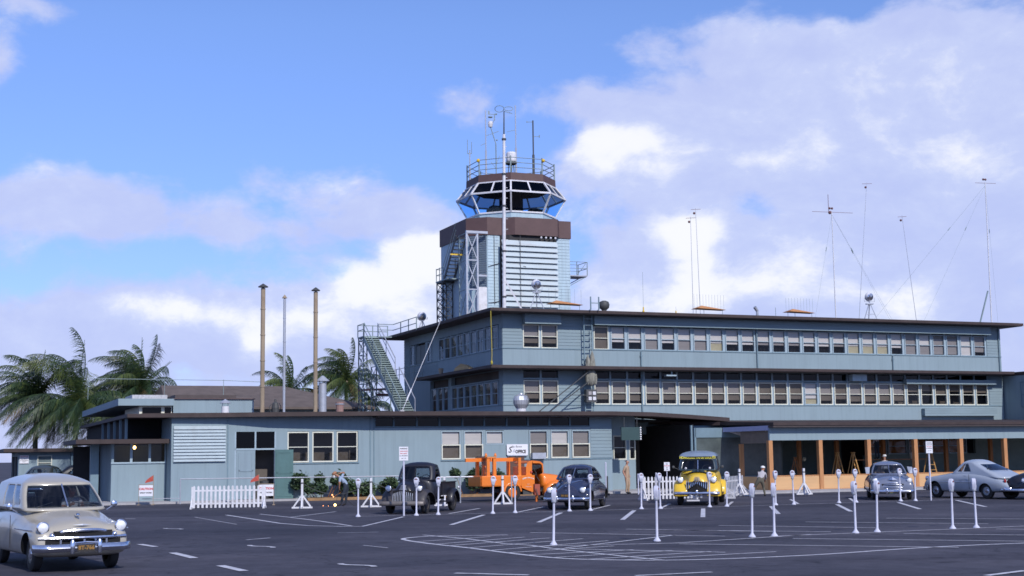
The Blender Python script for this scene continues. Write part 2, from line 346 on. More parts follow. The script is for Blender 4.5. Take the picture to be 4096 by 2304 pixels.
# ------------------------------------------------------------------ ground
def asphalt():
    m, nt, N, L, b = new_mat('asphalt'); tc = N.new('ShaderNodeTexCoord')
    def nz(s, d=6, r=.6, st=(1,1,1)):
        mp = N.new('ShaderNodeMapping'); mp.inputs['Scale'].default_value = st; mp.inputs['Rotation'].default_value = (0,0,-R(22)); L.new(tc.outputs['Object'], mp.inputs['Vector'])
        n = N.new('ShaderNodeTexNoise'); n.inputs['Scale'].default_value = s; n.inputs['Detail'].default_value = d; n.inputs['Roughness'].default_value = r; L.new(mp.outputs[0], n.inputs['Vector']); return n.outputs['Fac']
    def ramp(f, a, ca, c, cb):
        r = N.new('ShaderNodeValToRGB'); r.color_ramp.elements[0].position = a; r.color_ramp.elements[0].color = (*ca,1); r.color_ramp.elements[1].position = c; r.color_ramp.elements[1].color = (*cb,1); L.new(f, r.inputs['Fac']); return r.outputs['Color']
    base = ramp(nz(.18, 8), .34, (.036,.037,.053), .66, (.068,.066,.086))
    oil = ramp(nz(.5, 7, .65, (.35,1,1)), .50, (1,1,1), .72, (.72,.70,.72))
    gr = ramp(nz(55, 2), .3, (.82,.82,.82), .75, (1.22,1.22,1.22))
    x = N.new('ShaderNodeMix'); x.data_type='RGBA'; x.blend_type='MULTIPLY'; x.inputs['Factor'].default_value=1; L.new(base,x.inputs['A']); L.new(oil,x.inputs['B'])
    y = N.new('ShaderNodeMix'); y.data_type='RGBA'; y.blend_type='MULTIPLY'; y.inputs['Factor'].default_value=1; L.new(x.outputs['Result'],y.inputs['A']); L.new(gr,y.inputs['B'])
    vo = N.new('ShaderNodeTexVoronoi'); vo.feature='DISTANCE_TO_EDGE'; vo.inputs['Scale'].default_value=.16
    wv = N.new('ShaderNodeTexNoise'); wv.inputs['Scale'].default_value=.9; wv.inputs['Detail'].default_value=5; L.new(tc.outputs['Object'], wv.inputs['Vector'])
    ad = N.new('ShaderNodeVectorMath'); ad.operation='MULTIPLY_ADD'; L.new(wv.outputs['Color'], ad.inputs[0]); ad.inputs[1].default_value=(3.2,3.2,0); L.new(tc.outputs['Object'], ad.inputs[2]); L.new(ad.outputs[0], vo.inputs['Vector'])
    ck = ramp(vo.outputs['Distance'], .0, (.45,.45,.48), .006, (1,1,1))
    bands = ramp(nz(.22, 4, .55, (.12,1,1)), .40, (.80,.80,.83), .60, (1.25,1.23,1.20))
    fine = ramp(nz(2.6, 8, .7), .42, (.86,.86,.86), .66, (1.18,1.17,1.17))
    oilsp = ramp(nz(1.1, 3, .5), .62, (1,1,1), .72, (.52,.52,.54))
    out_ = y.outputs['Result']
    for extra in (ck, bands, fine, oilsp):
        k_ = N.new('ShaderNodeMix'); k_.data_type='RGBA'; k_.blend_type='MULTIPLY'; k_.inputs['Factor'].default_value=1; L.new(out_, k_.inputs['A']); L.new(extra, k_.inputs['B']); out_ = k_.outputs['Result']
    L.new(out_, b.inputs['Base Color']); b.inputs['Roughness'].default_value=.88; b.inputs['Specular IOR Level'].default_value=.3
    bp = N.new('ShaderNodeBump'); bp.inputs['Strength'].default_value=.35; bp.inputs['Distance'].default_value=.01; L.new(nz(90,2), bp.inputs['Height']); L.new(bp.outputs['Normal'], b.inputs['Normal'])
    MATS['asphalt'] = m; return m
g = MB(); g.add([(-4000,-500,0),(4000,-500,0),(4000,6000,0),(-4000,6000,0)], [(0,1,2,3)])
tag(g.build('parking_lot', asphalt()), 'dark worn asphalt parking lot', kind='structure')
def strip(mb, pts, w, z=.005):
    """painted line along points on the ground, mitred"""
    P = [Vector((p[0],p[1],0)) for p in pts]; Lf=[]; Rt=[]
    for i,p in enumerate(P):
        a = (P[i]-P[i-1]).normalized() if i else None; b = (P[i+1]-P[i]).normalized() if i < len(P)-1 else None
        d = (a or b) if (a is None or b is None) else (a+b).normalized()
        n = Vector((-d.y,d.x,0)); Lf.append(p+n*w/2); Rt.append(p-n*w/2)
    vs=[(q.x,q.y,z) for q in Lf]+[(q.x,q.y,z) for q in Rt]; k=len(P)
    mb.add(vs,[(k+i,k+i+1,i+1,i) for i in range(k-1)])
ln = MB()
def chaikin(p, it=2):
    for _ in range(it):
        q=[p[0]]
        for a,b in zip(p[:-1],p[1:]): q += [(a[0]*.75+b[0]*.25,a[1]*.75+b[1]*.25),(a[0]*.25+b[0]*.75,a[1]*.25+b[1]*.75)]
        p=q+[p[-1]]
    return p
isl1=[(-5.79,51.8),(-11.1,54.2),(-9.23,50.0),(-7.78,46.7),(-6.6,44.9),(-5.2,43.85),(-4.75,43.9),(-3.99,50.5)]
strip(ln, isl1[1:5]+chaikin(isl1[4:7])+[isl1[7]], .12)
strip(ln, [(-9.88,54.64),(-8.17,51.26),(-6.66,48.0),(-5.1,44.2)], .10, .0065)
strip(ln, [(-8.17,51.26),(-7.11,56.1)], .10, .008)
for i,(x,y) in enumerate([(-5.79,51.26),(-2.66,52.1),(.7,53.1),(3.2,54),(5.6,54.9),(8.5,56.2),(11.3,57.4),(14.2,58.8),(17.0,59.8),(20.5,61.3)]):
    if i: strip(ln, [(px_,py_),(x,y)], .09, .0065)
    px_,py_=x,y
for a,b in [((-2.0,44.1),(-1.13,51.2)),((.75,45.0),(1.71,52.2)),((3.5,46.0),(4.52,53.4)),((6.27,47.1),(7.25,54.3)),((9.11,48.8),(10.12,55.7)),((11.91,50.0),(12.99,56.9)),((14.73,51.3),(15.8,58.1)),((17.55,52.6),(18.7,59.7))]:
    strip(ln,[a,b],.16,.008)
for a,b in [((-2.46,52.7),(-1.44,57.5)),((.1,53.2),(1.2,58.3)),((2.9,54.3),(4.0,59.3)),((5.66,55.0),(6.6,60)),((11.66,58.0),(12.42,63.5)),((8.5,56.5),(9.5,61.5)),((14.3,59.3),(15.2,64))]:
    strip(ln,[a,b],.12,.008)
isl2=[(-.2,38.2),(-1.21,38.02),(-2.3,38.1),(-2.95,37.3),(-2.9,36.5),(-2.11,34.75),(-1.06,33.0),(-.1,31.0),(.75,29.5),(1.46,28.9),(2.24,28.6),(3.0,28.4),(4.3,28.6),(5.64,29.1),(6.8,29.7),(8.3,30.75),(9.91,31.6),(11.9,32.3)]
strip(ln, chaikin(isl2), .13)
strip(ln, [(-2.51,38.6),(-1.35,36.8),(-.27,34.45),(.38,33.6),(.98,32.1),(1.73,30.7),(2.31,29.6),(2.98,28.45)], .10, .0065)
for a,b in zip([(-2.46,35.61),(-1.96,34.5),(-1.54,33.9),(-1.09,33.0),(-.62,31.95),(-.19,31.15),(.28,30.4),(.78,29.54),(1.48,28.92),(2.22,28.66)],
               [(-.65,37.4),(.24,37.0),(.9,36.5),(1.72,35.96),(2.3,35.0),(2.3,33.0),(2.63,31.58),(3.46,31.2),(4.23,30.7),(5.6,30.4)]): strip(ln,[a,b],.09,.008)
for a,b in [((.41,39.1),(5.37,36.2)),((3.16,40.2),(7.0,38.0)),((.77,32.4),(4.51,30.4)),((1.15,32.5),(4.18,37.0)),((4.45,39.4),(8.4,37.6)),((5.99,41.6),(10.1,39.2)),((8.84,43.0),(13.6,40.6)),
            ((11.75,44.7),(16.5,42.6)),((3.87,33.4),(9.71,31.0)),((6.85,34.9),(11.9,32.7)),((9.97,36.3),(13.4,34.7)),((3.8,33.7),(7.63,36.5)),((6.46,35.87),(11.8,38.1)),((12.9,37.9),(15.5,36.4)),((11.8,38.1),(16.5,40.2)),((.41,33.2),(3.8,33.7))]: strip(ln,[a,b],.10,.0095)
for a,b,w in [((-1.11,25.92),(.23,25.31),.14),((2.1,24.9),(3.52,25.44),.12),((7.97,24.03),(8.95,24.9),.14),((-9.56,36.0),(-8.88,34.9),.17),((-7.9,32.6),(-6.98,30.75),.19),((-5.94,28.5),(-5.18,27.05),.19),
              ((-14.3,51.74),(-13.9,51.6),.15),((-7.1,37.33),(-6.61,38.1),.10),((-5.05,40.2),(-3.9,40.35),.06),((-3.7,34.4),(-3.0,33.3),.05),((-11.9,52.4),(-9.11,46.2),.05)]: strip(ln,[a,b],w,.011)
for x,y,s,a in [(-10.6,43.8,.55,-.85),(-6.2,34.5,.66,-.95),(-3.15,28.15,.6,-.85)]:   # worn curled arrow stubs
    c,s_=math.cos(a),math.sin(a); pts=[]
    for t in range(7):
        q=(t/6-.5)*2*s; b=.16*s*math.sin(t/6*2*PI)*-1; pts.append((x+q*c-b*s_, y+q*s_+b*c))
    strip(ln,pts,.13,.011)
tag(ln.build('lane_marking', m_line), 'worn white painted parking and lane lines on asphalt', kind='structure')
# pavement strip, kerb and planting bed (u,v)
def uvpoly(mb, pts, z0, z1): mb.prism([tuple(W(u,v).xy) for u,v in pts], z0, z1)
pv = MB(); uvpoly(pv, [(9.2,-8.6),(46,-8.6),(46,10),(8.2,10),(8.2,-3.2),(9.2,-3.2)], -.05, .09)
tag(pv.build('pavement', m_concrete), 'pale concrete pavement before the timber storefront', kind='structure')
kb = MB(); uvpoly(kb, [(-24,-.9),(-11.9,-.9),(-11.9,3),(-24,3)], -.05, .10); uvpoly(kb, [(4.4,-2.2),(8.19,-2.2),(8.19,8),(4.4,8)], -.05, .12)
tag(kb.build('kerb', m_concrete), 'low concrete kerb along the wall foot', kind='structure')
sb = MB(); uvpoly(sb, [(-11.88,-1.6),(4.38,-1.6),(4.38,-.02),(-11.88,-.02)], -.05, .13)
tag(sb.build('soil_bed', m_soil), 'dry orange soil bed along the wall', kind='structure')
# ------------------------------------------------------------------ building kit
def lap(mb, u0, u1, v, z0, z1, face='v', step=.19, out=.022, back=.05):
    """lapped weatherboards on a wall facing -v (face 'v') or -u (face 'u')"""
    z = z0
    while z < z1-1e-4:
        t = min(z+step, z1)
        if face == 'v':
            p = [(u0,v-out,z),(u1,v-out,z),(u1,v,t),(u0,v,t),(u0,v+back,z),(u1,v+back,z),(u1,v+back,t),(u0,v+back,t)]
        else:
            p = [(v-out,u0,z),(v-out,u1,z),(v,u1,t),(v,u0,t),(v+back,u0,z),(v+back,u1,z),(v+back,u1,t),(v+back,u0,t)]
        mb.add(p, [(0,1,2,3),(4,5,1,0),(7,6,5,4),(3,2,6,7),(0,3,7,4),(1,5,6,2)])
        z = t
_wm = {}
def win_meshes(w, h, face, fmat, bar=True, ft=.055, sashes=True):
    """frame, pane meshes for a sash window, origin at its lower centre; face v -> looks to -v, face u -> looks to -u"""
    k = (round(w,3), round(h,3), face, fmat.name, bar, ft)
    if k in _wm: return _wm[k]
    def bx(mb, a0, a1, d0, d1, z0, z1):
        if face == 'v': mb.box(a0,a1,d0,d1,z0,z1)
        else: mb.box(d0,d1,a0,a1,z0,z1)
    f = MB(); a = w/2
    bx(f,-a,-a+ft,-.03,.09,0,h); bx(f,a-ft,a,-.03,.09,0,h)
    bx(f,-a+ft,a-ft,-.03,.09,0,ft*1.2); bx(f,-a+ft,a-ft,-.03,.09,h-ft,h)
    if bar: bx(f,-a+ft,a-ft,-.005,.06,h*.5-.018,h*.5+.018)
    p = MB(); c_ = a-ft*.6
    p.add([(-c_,.03,ft*.6),(c_,.03,ft*.6),(c_,.03,h-ft*.6),(-c_,.03,h-ft*.6)] if face == 'v' else [(.03,c_,ft*.6),(.03,-c_,ft*.6),(.03,-c_,h-ft*.6),(.03,c_,h-ft*.6)],[(0,1,2,3)])
    _wm[k] = (f.mesh('window', fmat), p.mesh('pane', m_glassd if h < .7 else m_glass, fixn=False)); return _wm[k]
_bm = {}
def blind_mesh(w, h, face, m):
    k = (round(w,2), round(h,2), face, m.name)
    if k not in _bm:
        b = MB()
        if face == 'v': b.box(-w/2,w/2,.10,.115,-h,0)
        else: b.box(.10,.115,-w/2,w/2,-h,0)
        _bm[k] = b.mesh('blind', m)
    return _bm[k]
def window(parent, w, h, loc, face='v', fmat=None, blinds=(), bar=True, glassm=None, ft=.055, label=None):
    fm, pm = win_meshes(w, h, face, fmat or m_cream, bar, ft)
    o = inst('window', fm, parent, loc); tag(o, label)
    p = inst('pane', pm, o)
    for m, a, b in blinds:      # fractions of the height from the top
        inst('blind', blind_mesh(w-.14, (b-a)*(h-.1), face, m), o, (0,0,h-.05-a*(h-.1)))
    return o
rnd = random.Random(11)
# ------------------------------------------------------------------ main three-storey building
V0 = 4.5; UL = 1.2; UR = 37.9; VB = 23.2
B = uvthing('terminal_building', 'long grey-blue three-storey terminal with brown flat eaves and rows of sash windows', 'building', UL, V0)
OFF = (UL, V0, 0)
def P(u, v, z): return (u-UL, v-V0, z)
core = MB(OFF); core.box(UL+.35,UR-.3,V0+.95,VB-.3,0,10.3); core.build('inner_wall', m_room, B)
w_ = MB(OFF)
Z = [(3.3,5.04),(7.3,8.36)]
# front wall: spandrels and heads
w_.box(UL,UR,V0,V0+.28,3.3,5.04)                  # below second-floor windows
w_.box(UL,UR,V0,V0+.28,7.12,8.36)                 # between
w_.box(UL,UR,V0,V0+.28,9.84,10.42)                # head of top floor
w_.box(UL,6.9,V0,V0+.28,6.55,6.62); w_.box(6.9,UR,V0,V0+.28,6.53,6.60)
for z0,z1 in ((5.04,7.12),(8.36,9.84)):
    for u0,u1 in ((UL,2.5),(4.72,6.98),(36.68,UR)): w_.box(u0,u1,V0+.02,V0+.28,z0,z1)
# left wall (faces -u)
w_.box(UL,UL+.28,V0+.28,VB,3.3,5.04); w_.box(UL,UL+.28,V0+.28,VB,7.12,8.34); w_.box(UL,UL+.28,V0+.28,VB,9.84,10.42)
w_.box(UL,UL+.28,V0+.28,13.45,6.52,6.6)
for z0,z1,segs in ((5.04,7.12,((V0+.28,5.2),(13.45,14.0),(17.6,VB))),(8.36,9.84,((V0+.28,5.12),(15.9,17.2),(18.25,18.6),(20.75,20.85),(21.95,VB)))):
    for a,b in segs: w_.box(UL+.02,UL+.28,a,b,z0,z1)
w_.box(UR-.28,UR,V0+.28,VB,3.3,10.42); w_.box(UL+.28,UR-.28,VB-.28,VB,3.3,10.42)
w_.build('wall', m_wall, B)
def lapped(root, off, *args, **kw):
    q_ = MB(off); lap(q_, *args, **kw); return q_.build('weatherboard', m_board, root)
for z0,z1 in ((5.08,7.08),(8.40,10.40)):
    for a_,b_ in ((UL+.01,2.46),(4.74,6.95),(36.72,UR-.01)): lapped(B,OFF,a_,b_,V0,z0,z1)
lapped(B,OFF,2.46,4.74,V0,9.86,10.40)
for a_,b_,z0,z1 in ((V0+.02,5.1,5.08,7.08),(V0+.02,5.05,8.40,10.40),(21.95,VB-.02,7.3,10.4),(15.95,21,7.35,8.3)): lapped(B,OFF,a_,b_,UL,z0,z1,'u')
bd = MB(OFF)
for z in (5.06,8.38): bd.box(UL-.035,UR,V0-.035,V0-.001,z-.03,z+.03); bd.box(UL-.035,UL-.001,V0,VB,z-.03,z+.03)
bd.build('drip_moulding', m_trim, B)
# eaves
def eave(name, z0, z1, o, extra=0):
    m = MB(OFF); m.box(UL-o,UR+o,V0-o,VB+o,z0,z1); return m.build(name, m_roof, B)
rf = MB(OFF); rf.box(UL-1.2,UR+1.0,V0-1.2,VB+1.1,10.43,10.60); rf.box(UL-1.0,UR+.8,V0-1.0,VB+.9,10.60,10.63); roof = rf.build('roof', [m_roof], B)
sf = MB(OFF); sf.box(UL-1.15,UR+.95,V0-1.15,VB+1.05,10.40,10.428); sf.build('soffit', m_soffit, roof)
e2 = MB(OFF); e2.box(UL-1.2,UR,V0-1.2,V0-.001,7.14,7.31); e2.box(UL-1.2,UL-.001,V0,17.3,7.14,7.31); e2.build('eave', m_roof, B)
s2 = MB(OFF); s2.box(UL-1.15,UR,V0-1.15,V0-.03,7.10,7.138); s2.build('soffit', m_soffit, B)
# awning boxes (shutter hoods)
def hood(u0,u1,z0,z1,d):
    h = MB(OFF); h.box(u0,u1,V0-d,V0-.03,z0+.02,z1); lap(h,u0+.001,u1-.001,V0-d,z0,z1,step=.15,out=.015,back=.012); h.box(u0,u1,V0-d-.03,V0-.03,z0-.03,z0-.001)
    return h.build('shutter_hood', m_board, B)
hood(2.45,4.78,9.84,10.39,.45); hood(6.97,36.74,9.86,10.38,.45); hood(29.6,37.0,6.50,6.76,.4); hood(31.0,37.0,4.40,4.86,.35)
# windows, front
NW = 26
for i in range(NW):
    u = 7.6+1.14*i
    # top floor
    b = []; r = rnd.random()
    if i == 0: b = [(m_blindb,0,1)]
    elif i in (3,): b = [(m_blindw,0,.5),(m_blindg,.5,1)]
    elif i in (5,6): b = [(m_blindw,0,.5),(m_blindg,.52,1)]
    elif i in (7,16,17,18): b = [(m_blindw,0,.62),(m_blindy,.64,1)]
    elif i in (20,21): b = [(m_blindg if i == 20 else m_blindw,0,.5),(m_blindg,.52,1)]
    elif i in (22,23): b = [(m_blindb,0,.15),(m_blindg,.16,.95)]
    elif i in (24,25): b = [(m_blindw,0,.98)] if i == 24 else [(m_blindg,0,.5),(m_blindw,.5,.56),(m_blindg,.58,.8)]
    else: b = [(m_blindw,0,.50+.06*r),(m_blindw if r > .5 else m_blindg,.52+.06*r,.66)]
    window(B,.98,1.40,P(u,V0+.02,8.38),'v',m_cream if i in (0,) else m_mull,b)
    # second floor
    if i == 13: b = [(m_blindw,0,.72),(m_blindy,.76,1)]
    elif i > 19: b = [(m_blindb,0,.3+.4*r)]
    else: b = [(m_blindg if r > .35 else m_blindb,0,.46+.1*r),(m_blindb,.5+.1*r,.74+.12*r)]
    window(B,1.0,1.40,P(u,V0+.02,5.09),'v',m_mull if i == 13 else m_cream,b)
for u in (3.03,4.2):
    window(B,1.06,1.40,P(u,V0+.02,8.40),'v',m_cream,[(m_blindg,0,.52),(m_blindb,.6,.8)])
    window(B,1.06,1.40,P(u,V0+.02,5.11),'v',m_cream,[(m_blindg,0,.5),(m_blindb,.55,.78)])
    t,p = win_meshes(1.1,.50,'v',m_trim,False,.03); o = inst('transom_window',t,B,P(u,V0+.06,6.62)); inst('pane',p,o)
for i in range(NW):
    t,p = win_meshes(1.10,.50,'v',m_trim,False,.03); o = inst('transom_window',t,B,P(7.6+1.14*i,V0+.06,6.61)); inst('pane',p,o)
def mull(*a_):
    q_ = MB(OFF); q_.box(*a_); q_.build('mullion', m_mull, B)
for i in range(NW+1):
    u = 7.03+1.14*i; mull(u-.07,u+.07,V0+.03,V0+.26,8.37,9.84); mull(u-.06,u+.06,V0+.03,V0+.26,5.05,7.115)
for u in (3.615,): mull(u-.06,u+.06,V0+.03,V0+.26,8.37,9.84); mull(u-.06,u+.06,V0+.03,V0+.26,5.05,7.115)
# left side windows
for i in range(9):
    v = 5.75+1.195*i; window(B,1.06,1.40,P(UL+.02,v,8.38),'u',m_mull,[(m_blindb,0,.2+.3*rnd.random())]); mull(UL+.03,UL+.26,v+.54,v+.655,8.36,9.84)
for i in range(7):
    v = 5.83+1.17*i; window(B,1.04,1.40,P(UL+.02,v,5.08),'u',m_mull,[(m_blindb,0,.3*rnd.random())]); mull(UL+.03,UL+.26,v+.53,v+.64,5.04,6.52)
for v in (14.5,15.6,16.8): window(B,1.0,1.55,P(UL+.02,v,5.04),'u',m_mull)
window(B,.8,1.36,P(UL+.02,17.72,8.42),'u',m_mull); window(B,.95,1.36,P(UL+.02,21.4,8.42),'u',m_mull)
dr = MB(OFF); dr.box(UL+.06,UL+.12,18.65,19.65,7.35,9.7); dr.box(UL+.06,UL+.12,19.72,20.7,7.35,9.7); dr.build('door', mat('dark_green_door',(.035,.055,.06),.5), B)
# pipes
for u,z0,z1 in ((10.25,4.0,7.1),(10.25,7.3,8.3),(18.47,7.32,9.85),(28.85,7.32,8.35),(37.7,7.4,10.4)):
    d = MB(OFF); d.cyl((u,V0-.07,z0),(u,V0-.07,z1),.045,n=8); d.box(u-.07,u+.07,V0-.12,V0-.036,z1-.3,z1-.22); d.build('drainpipe', m_trim, B)
fl = MB(OFF); fl.box(11.5,12.2,V0-.9,V0-.6,6.78,6.86); fl.box(11.9,11.96,V0-.8,V0-.72,6.86,7.09); fl.build('light_fitting', m_mull, B)
fl = MB(OFF); fl.box(25.3,26.4,V0-.5,V0-.04,6.62,7.05); fl.box(26.0,26.35,V0-.52,V0-.5,6.68,7.0); fl.build('cooler_box', m_mull, B)
# balcony rail on the left ledge and things lying on it
rl = MB(OFF)
for z in (7.75,8.15): rl.tube([(UL-1.1,15.9,z),(UL-1.1,23.0,z)],.02,6)
for v in (15.9,17.8,19.7,21.6,23.0): rl.tube([(UL-1.1,v,7.3),(UL-1.1,v,8.15)],.025,6)
rl.build('ledge_railing', m_steel, B)
# ------------------------------------------------------------------ wing at the right end, in shade
BW = uvthing('side_wing', 'dark shaded building wing beyond the right end of the terminal', 'building', 38.3, 4.4)
o_ = (38.3,4.4,0); q = MB(o_); q.box(38.0,48,-3.2,9,3.9,7.05); q.build('wall', m_wall, BW)
q = MB(o_); q.box(37.95,48.5,-4.2,5.2,7.06,7.28); q.build('roof', m_roof, BW)
for v in (2.4,.2): window(BW,1.0,1.7,(37.98-38.3,v-4.4,4.9),'u',m_trim)
# ------------------------------------------------------------------ low front wing
BL = uvthing('office_wing', 'single-storey grey-blue office wing with a wide brown roof edge in front of the terminal', 'building', -18.4, 0)
OL = (-18.4,0,0)
def PL(u,v,z): return (u+18.4,v,z)
w_ = MB(OL); TW = .25
# wall pieces on the plane v=0 round the openings
def wp(u0,u1,z0,z1,v=0,t=TW): w_.box(u0,u1,v,v+t,z0,z1)
wp(-18.4,-15.25,.0,4.27); wp(-15.25,-13.15,3.5,4.27); wp(-15.25,-13.15,0,.1)
wp(-13.15,-12.55,0,4.27); wp(-12.55,-8.8,0,1.9); wp(-12.55,-8.8,3.5,4.27); wp(-11.42,-11.24,1.9,3.5); wp(-10.15,-9.97,1.9,3.5); wp(-8.8,-7.95,0,4.27)
wp(-7.95,-4.22,0,3.68); wp(-4.22,4.62,0,1.95,0); wp(-4.22,4.62,3.50,3.68)
for a,b in ((-3.1,-2.92),(-1.8,-1.66),(-.6,.88),(2.03,2.17),(3.31,3.46)): wp(a,b,1.95,3.5)
wp(-1.66,-.6,1.95,2.72); wp(4.6,5.95,0,4.27)
w_.box(-18.4,-18.15,TW,24,0,4.27); w_.box(5.7,5.95,TW,1.5,0,4.27); w_.box(5.95,8.2,1.5,1.75,0,1.8); w_.box(5.95,8.2,1.5,1.75,3.2,4.3); w_.box(5.95,6.75,1.5,1.75,1.8,3.2); w_.box(7.62,7.8,1.5,1.75,1.8,3.2)
w_.build('wall', m_wall, BL)
lapped(BL,OL,4.64,5.94,0,1.95,4.2)
q = MB(OL); q.box(-18.1,5.6,1.3,23,0,4.15); q.box(6.0,8.1,2.9,10,0,4.15); q.build('inner_wall', m_room, BL)
seam = MB(OL)
for u in (-15.6,-8.15,-7.95): seam.box(u-.03,u+.03,-.03,-.001,.1,4.2)
seam.box(-4.25,4.62,-.05,-.001,1.88,1.94); seam.box(-12.6,-8.75,-.05,-.001,1.84,1.90); seam.box(4.6,5.95,-.04,-.001,1.88,1.93); seam.build('drip_moulding', m_trim, BL)
lv = MB(OL)
z = 2.05
while z < 3.8:
    lv.add([(-18.3,-.12,z),(-15.72,-.12,z),(-15.72,-.03,z+.155),(-18.3,-.03,z+.155),(-18.3,-.12,z-.022),(-15.72,-.12,z-.022),(-15.72,-.03,z+.13),(-18.3,-.03,z+.13)],[(0,1,2,3),(4,5,1,0),(7,6,5,4),(3,2,6,7),(0,3,7,4),(1,5,6,2)]); z += .16
lv.build('louvre', mat('pale_louvre_paint',(.36,.435,.475),.6,var=.08,dirt=(.22,.22,.22),damt=.4), BL)
# roof: front edge polyline (u,v,z of top)
edge = [(-19.9,-.35,4.42),(-18.3,-.4,4.44),(-15.9,-.45,4.45),(-13.5,-.75,4.47),(-8,-1.0,4.5),(0,-1.0,4.5),(5.5,-1.0,4.5),(8,-.98,4.45),(10.5,-.95,4.31),(13.1,-.9,4.14)]
rf = MB(OL); n = len(edge); T = .22
vs = [(u,v,z) for u,v,z in edge]+[(u,v,z-T) for u,v,z in edge]+[(u,4.2 if u > 1 else 24.0,z+.12) for u,v,z in edge]+[(u,4.2 if u > 1 else 24.0,z-.1) for u,v,z in edge]
fs = []
for i in range(n-1): fs += [(i+n,i+n+1,i+1,i),(i,i+1,2*n+i+1,2*n+i),(3*n+i,3*n+i+1,n+i+1,n+i),(2*n+i,2*n+i+1,3*n+i+1,3*n+i)]
fs += [(0,2*n,3*n,n),(n-1,2*n-1,4*n-1,3*n-1)]
rf.add(vs,fs); rf.build('roof', m_roof, BL)
q = MB(OL); q.box(-8,5.9,-.85,-.01,4.20,4.268); q.build('soffit', m_soffit, BL)
for u in (-11.99,-10.69,-9.4): window(BL,1.12,1.56,PL(u,.02,1.92),'v',m_cream,[])
for u,k in ((-3.66,0),(-2.36,0),(1.46,1),(2.74,0),(4.03,1)):
    o = window(BL,1.10,1.53,PL(u,.02,1.96),'v',m_mull,[(m_blindg if k else m_blindw,0,.47),(m_blindb,.5,.98)],bar=False,label='sash window with a pale blind over its upper half'); sm,_ = win_meshes(1.08,.80,'v',m_cream,False,.06); inst('lower_sash',sm,o,(0,-.03,.0))
window(BL,1.04,.74,PL(-1.13,.02,2.73),'v',m_mull,[(m_blindw,0,.95)],bar=False)
us = [-7.9,-6.85,-5.57,-4.3,-2.98,-1.72,-.41,.85,2.14,3.39,4.62]
for a,b in zip(us[:-1],us[1:]):
    t,p = win_meshes(b-a-.02,.56,'v',m_trim,False,.03); o = inst('transom_window',t,BL,PL((a+b)/2,.04,3.70)); inst('pane',p,o)
for u,w in ((7.2,.84),(8.0,.40)): window(BL,w,1.38,PL(u,1.52,1.81),'v',m_cream)
q = MB(OL); q.box(.95,1.75,-.35,-.06,1.93,2.26); q.build('window_cooler', m_galv, BL)
# door set
q = MB(OL); q.box(-15.25,-13.15,.0,.14,2.58,2.66); q.box(-14.24,-14.16,.0,.14,2.66,3.5); q.box(-15.25,-15.18,.0,.14,.1,3.5); q.box(-13.22,-13.15,.0,.14,.1,3.5); dfm = q.build('door_frame', m_mull, BL)
q = MB(OL); q.box(-15.18,-13.22,.06,.07,2.68,3.48); q.build('pane', m_glassd, dfm)
q = MB(OL); q.box(-15.17,-14.20,.02,.08,.12,2.58); q.box(-15.05,-14.3,-.005,.019,1.5,1.58); q.box(-15.05,-14.3,-.005,.019,.25,.33); q.box(-15.05,-14.97,-.005,.019,.33,2.45); q.box(-14.38,-14.3,-.005,.019,.33,2.45); q.build('door', m_wall, BL)
mgd = mat('green_door_paint',(.075,.155,.155),.6,var=.1)
q = MB(); q.box(0,.92,-.03,.03,0,2.47); q.box(.08,.84,-.05,-.031,1.25,1.33); q.box(.08,.84,-.05,-.031,.1,.18); q.box(.08,.84,-.05,-.031,2.3,2.38); q.box(.08,.16,-.05,-.031,.18,2.3); q.box(.76,.84,-.05,-.031,.18,2.3)
d = q.build('door', mgd, BL, loc=PL(-13.2,-.05,.11)); d.rotation_euler = (0,0,R(-12)); tag(d,'green door leaf standing open against the wall')
q = MB(OL); q.box(-14.1,-13.3,1.0,1.1,.1,1.0); q.lathe([(0,.1),(.22,.1),(.24,1.0),(0,1.05)],12,(-13.6,.6,0)); q.build('store_barrel', m_steeld, BL)
# ------------------------------------------------------------------ annex at the left
BA = uvthing('annex', 'low flat-roofed grey-blue annex with three dark windows left of the louvred wall', 'building', -21.1, 1.5)
OA = (-21.1,1.5,0); w_ = MB(OA)
w_.box(-21.1,-18.42,1.5,1.7,0,2.0); w_.box(-21.1,-20.98,1.5,1.7,2,2.95); w_.box(-18.5,-18.42,1.5,1.7,2,2.95); w_.box(-21.1,-20.9,1.7,8,0,2.95); w_.box(-21.05,-18.45,3.2,8,0,2.9)
w_.build('wall', m_wall, BA)
q = MB(OA); q.box(-22.9,-18.42,.5,8,2.96,3.18); q.build('roof', m_roof, BA)
q = MB(OA); q.box(-21.12,-18.42,1.44,1.5,1.97,2.05)
q.box(-20.2,-20.08,1.47,1.6,2.05,2.95); q.box(-19.3,-19.18,1.47,1.6,2.05,2.95); q.build('window_frame', m_mull, BA)
for a,b in ((-20.98,-20.2),(-20.08,-19.3),(-19.18,-18.5)):
    q = MB(OA); q.box(a,b,1.56,1.565,2.05,2.95); q.build('pane', m_glass, BA)
q = MB(OA); q.sphere((-19.9,2.2,2.78),.075,10,8,(1,1,1.2)); q.build('lamp', emis('lit_bulb',(1,.62,.2),14), BA)
q = MB(OA); q.cyl((-19.95,2.2,2.05),(-19.95,2.2,2.7),.015,n=6); q.build('lamp_flex', m_steeld, BA)
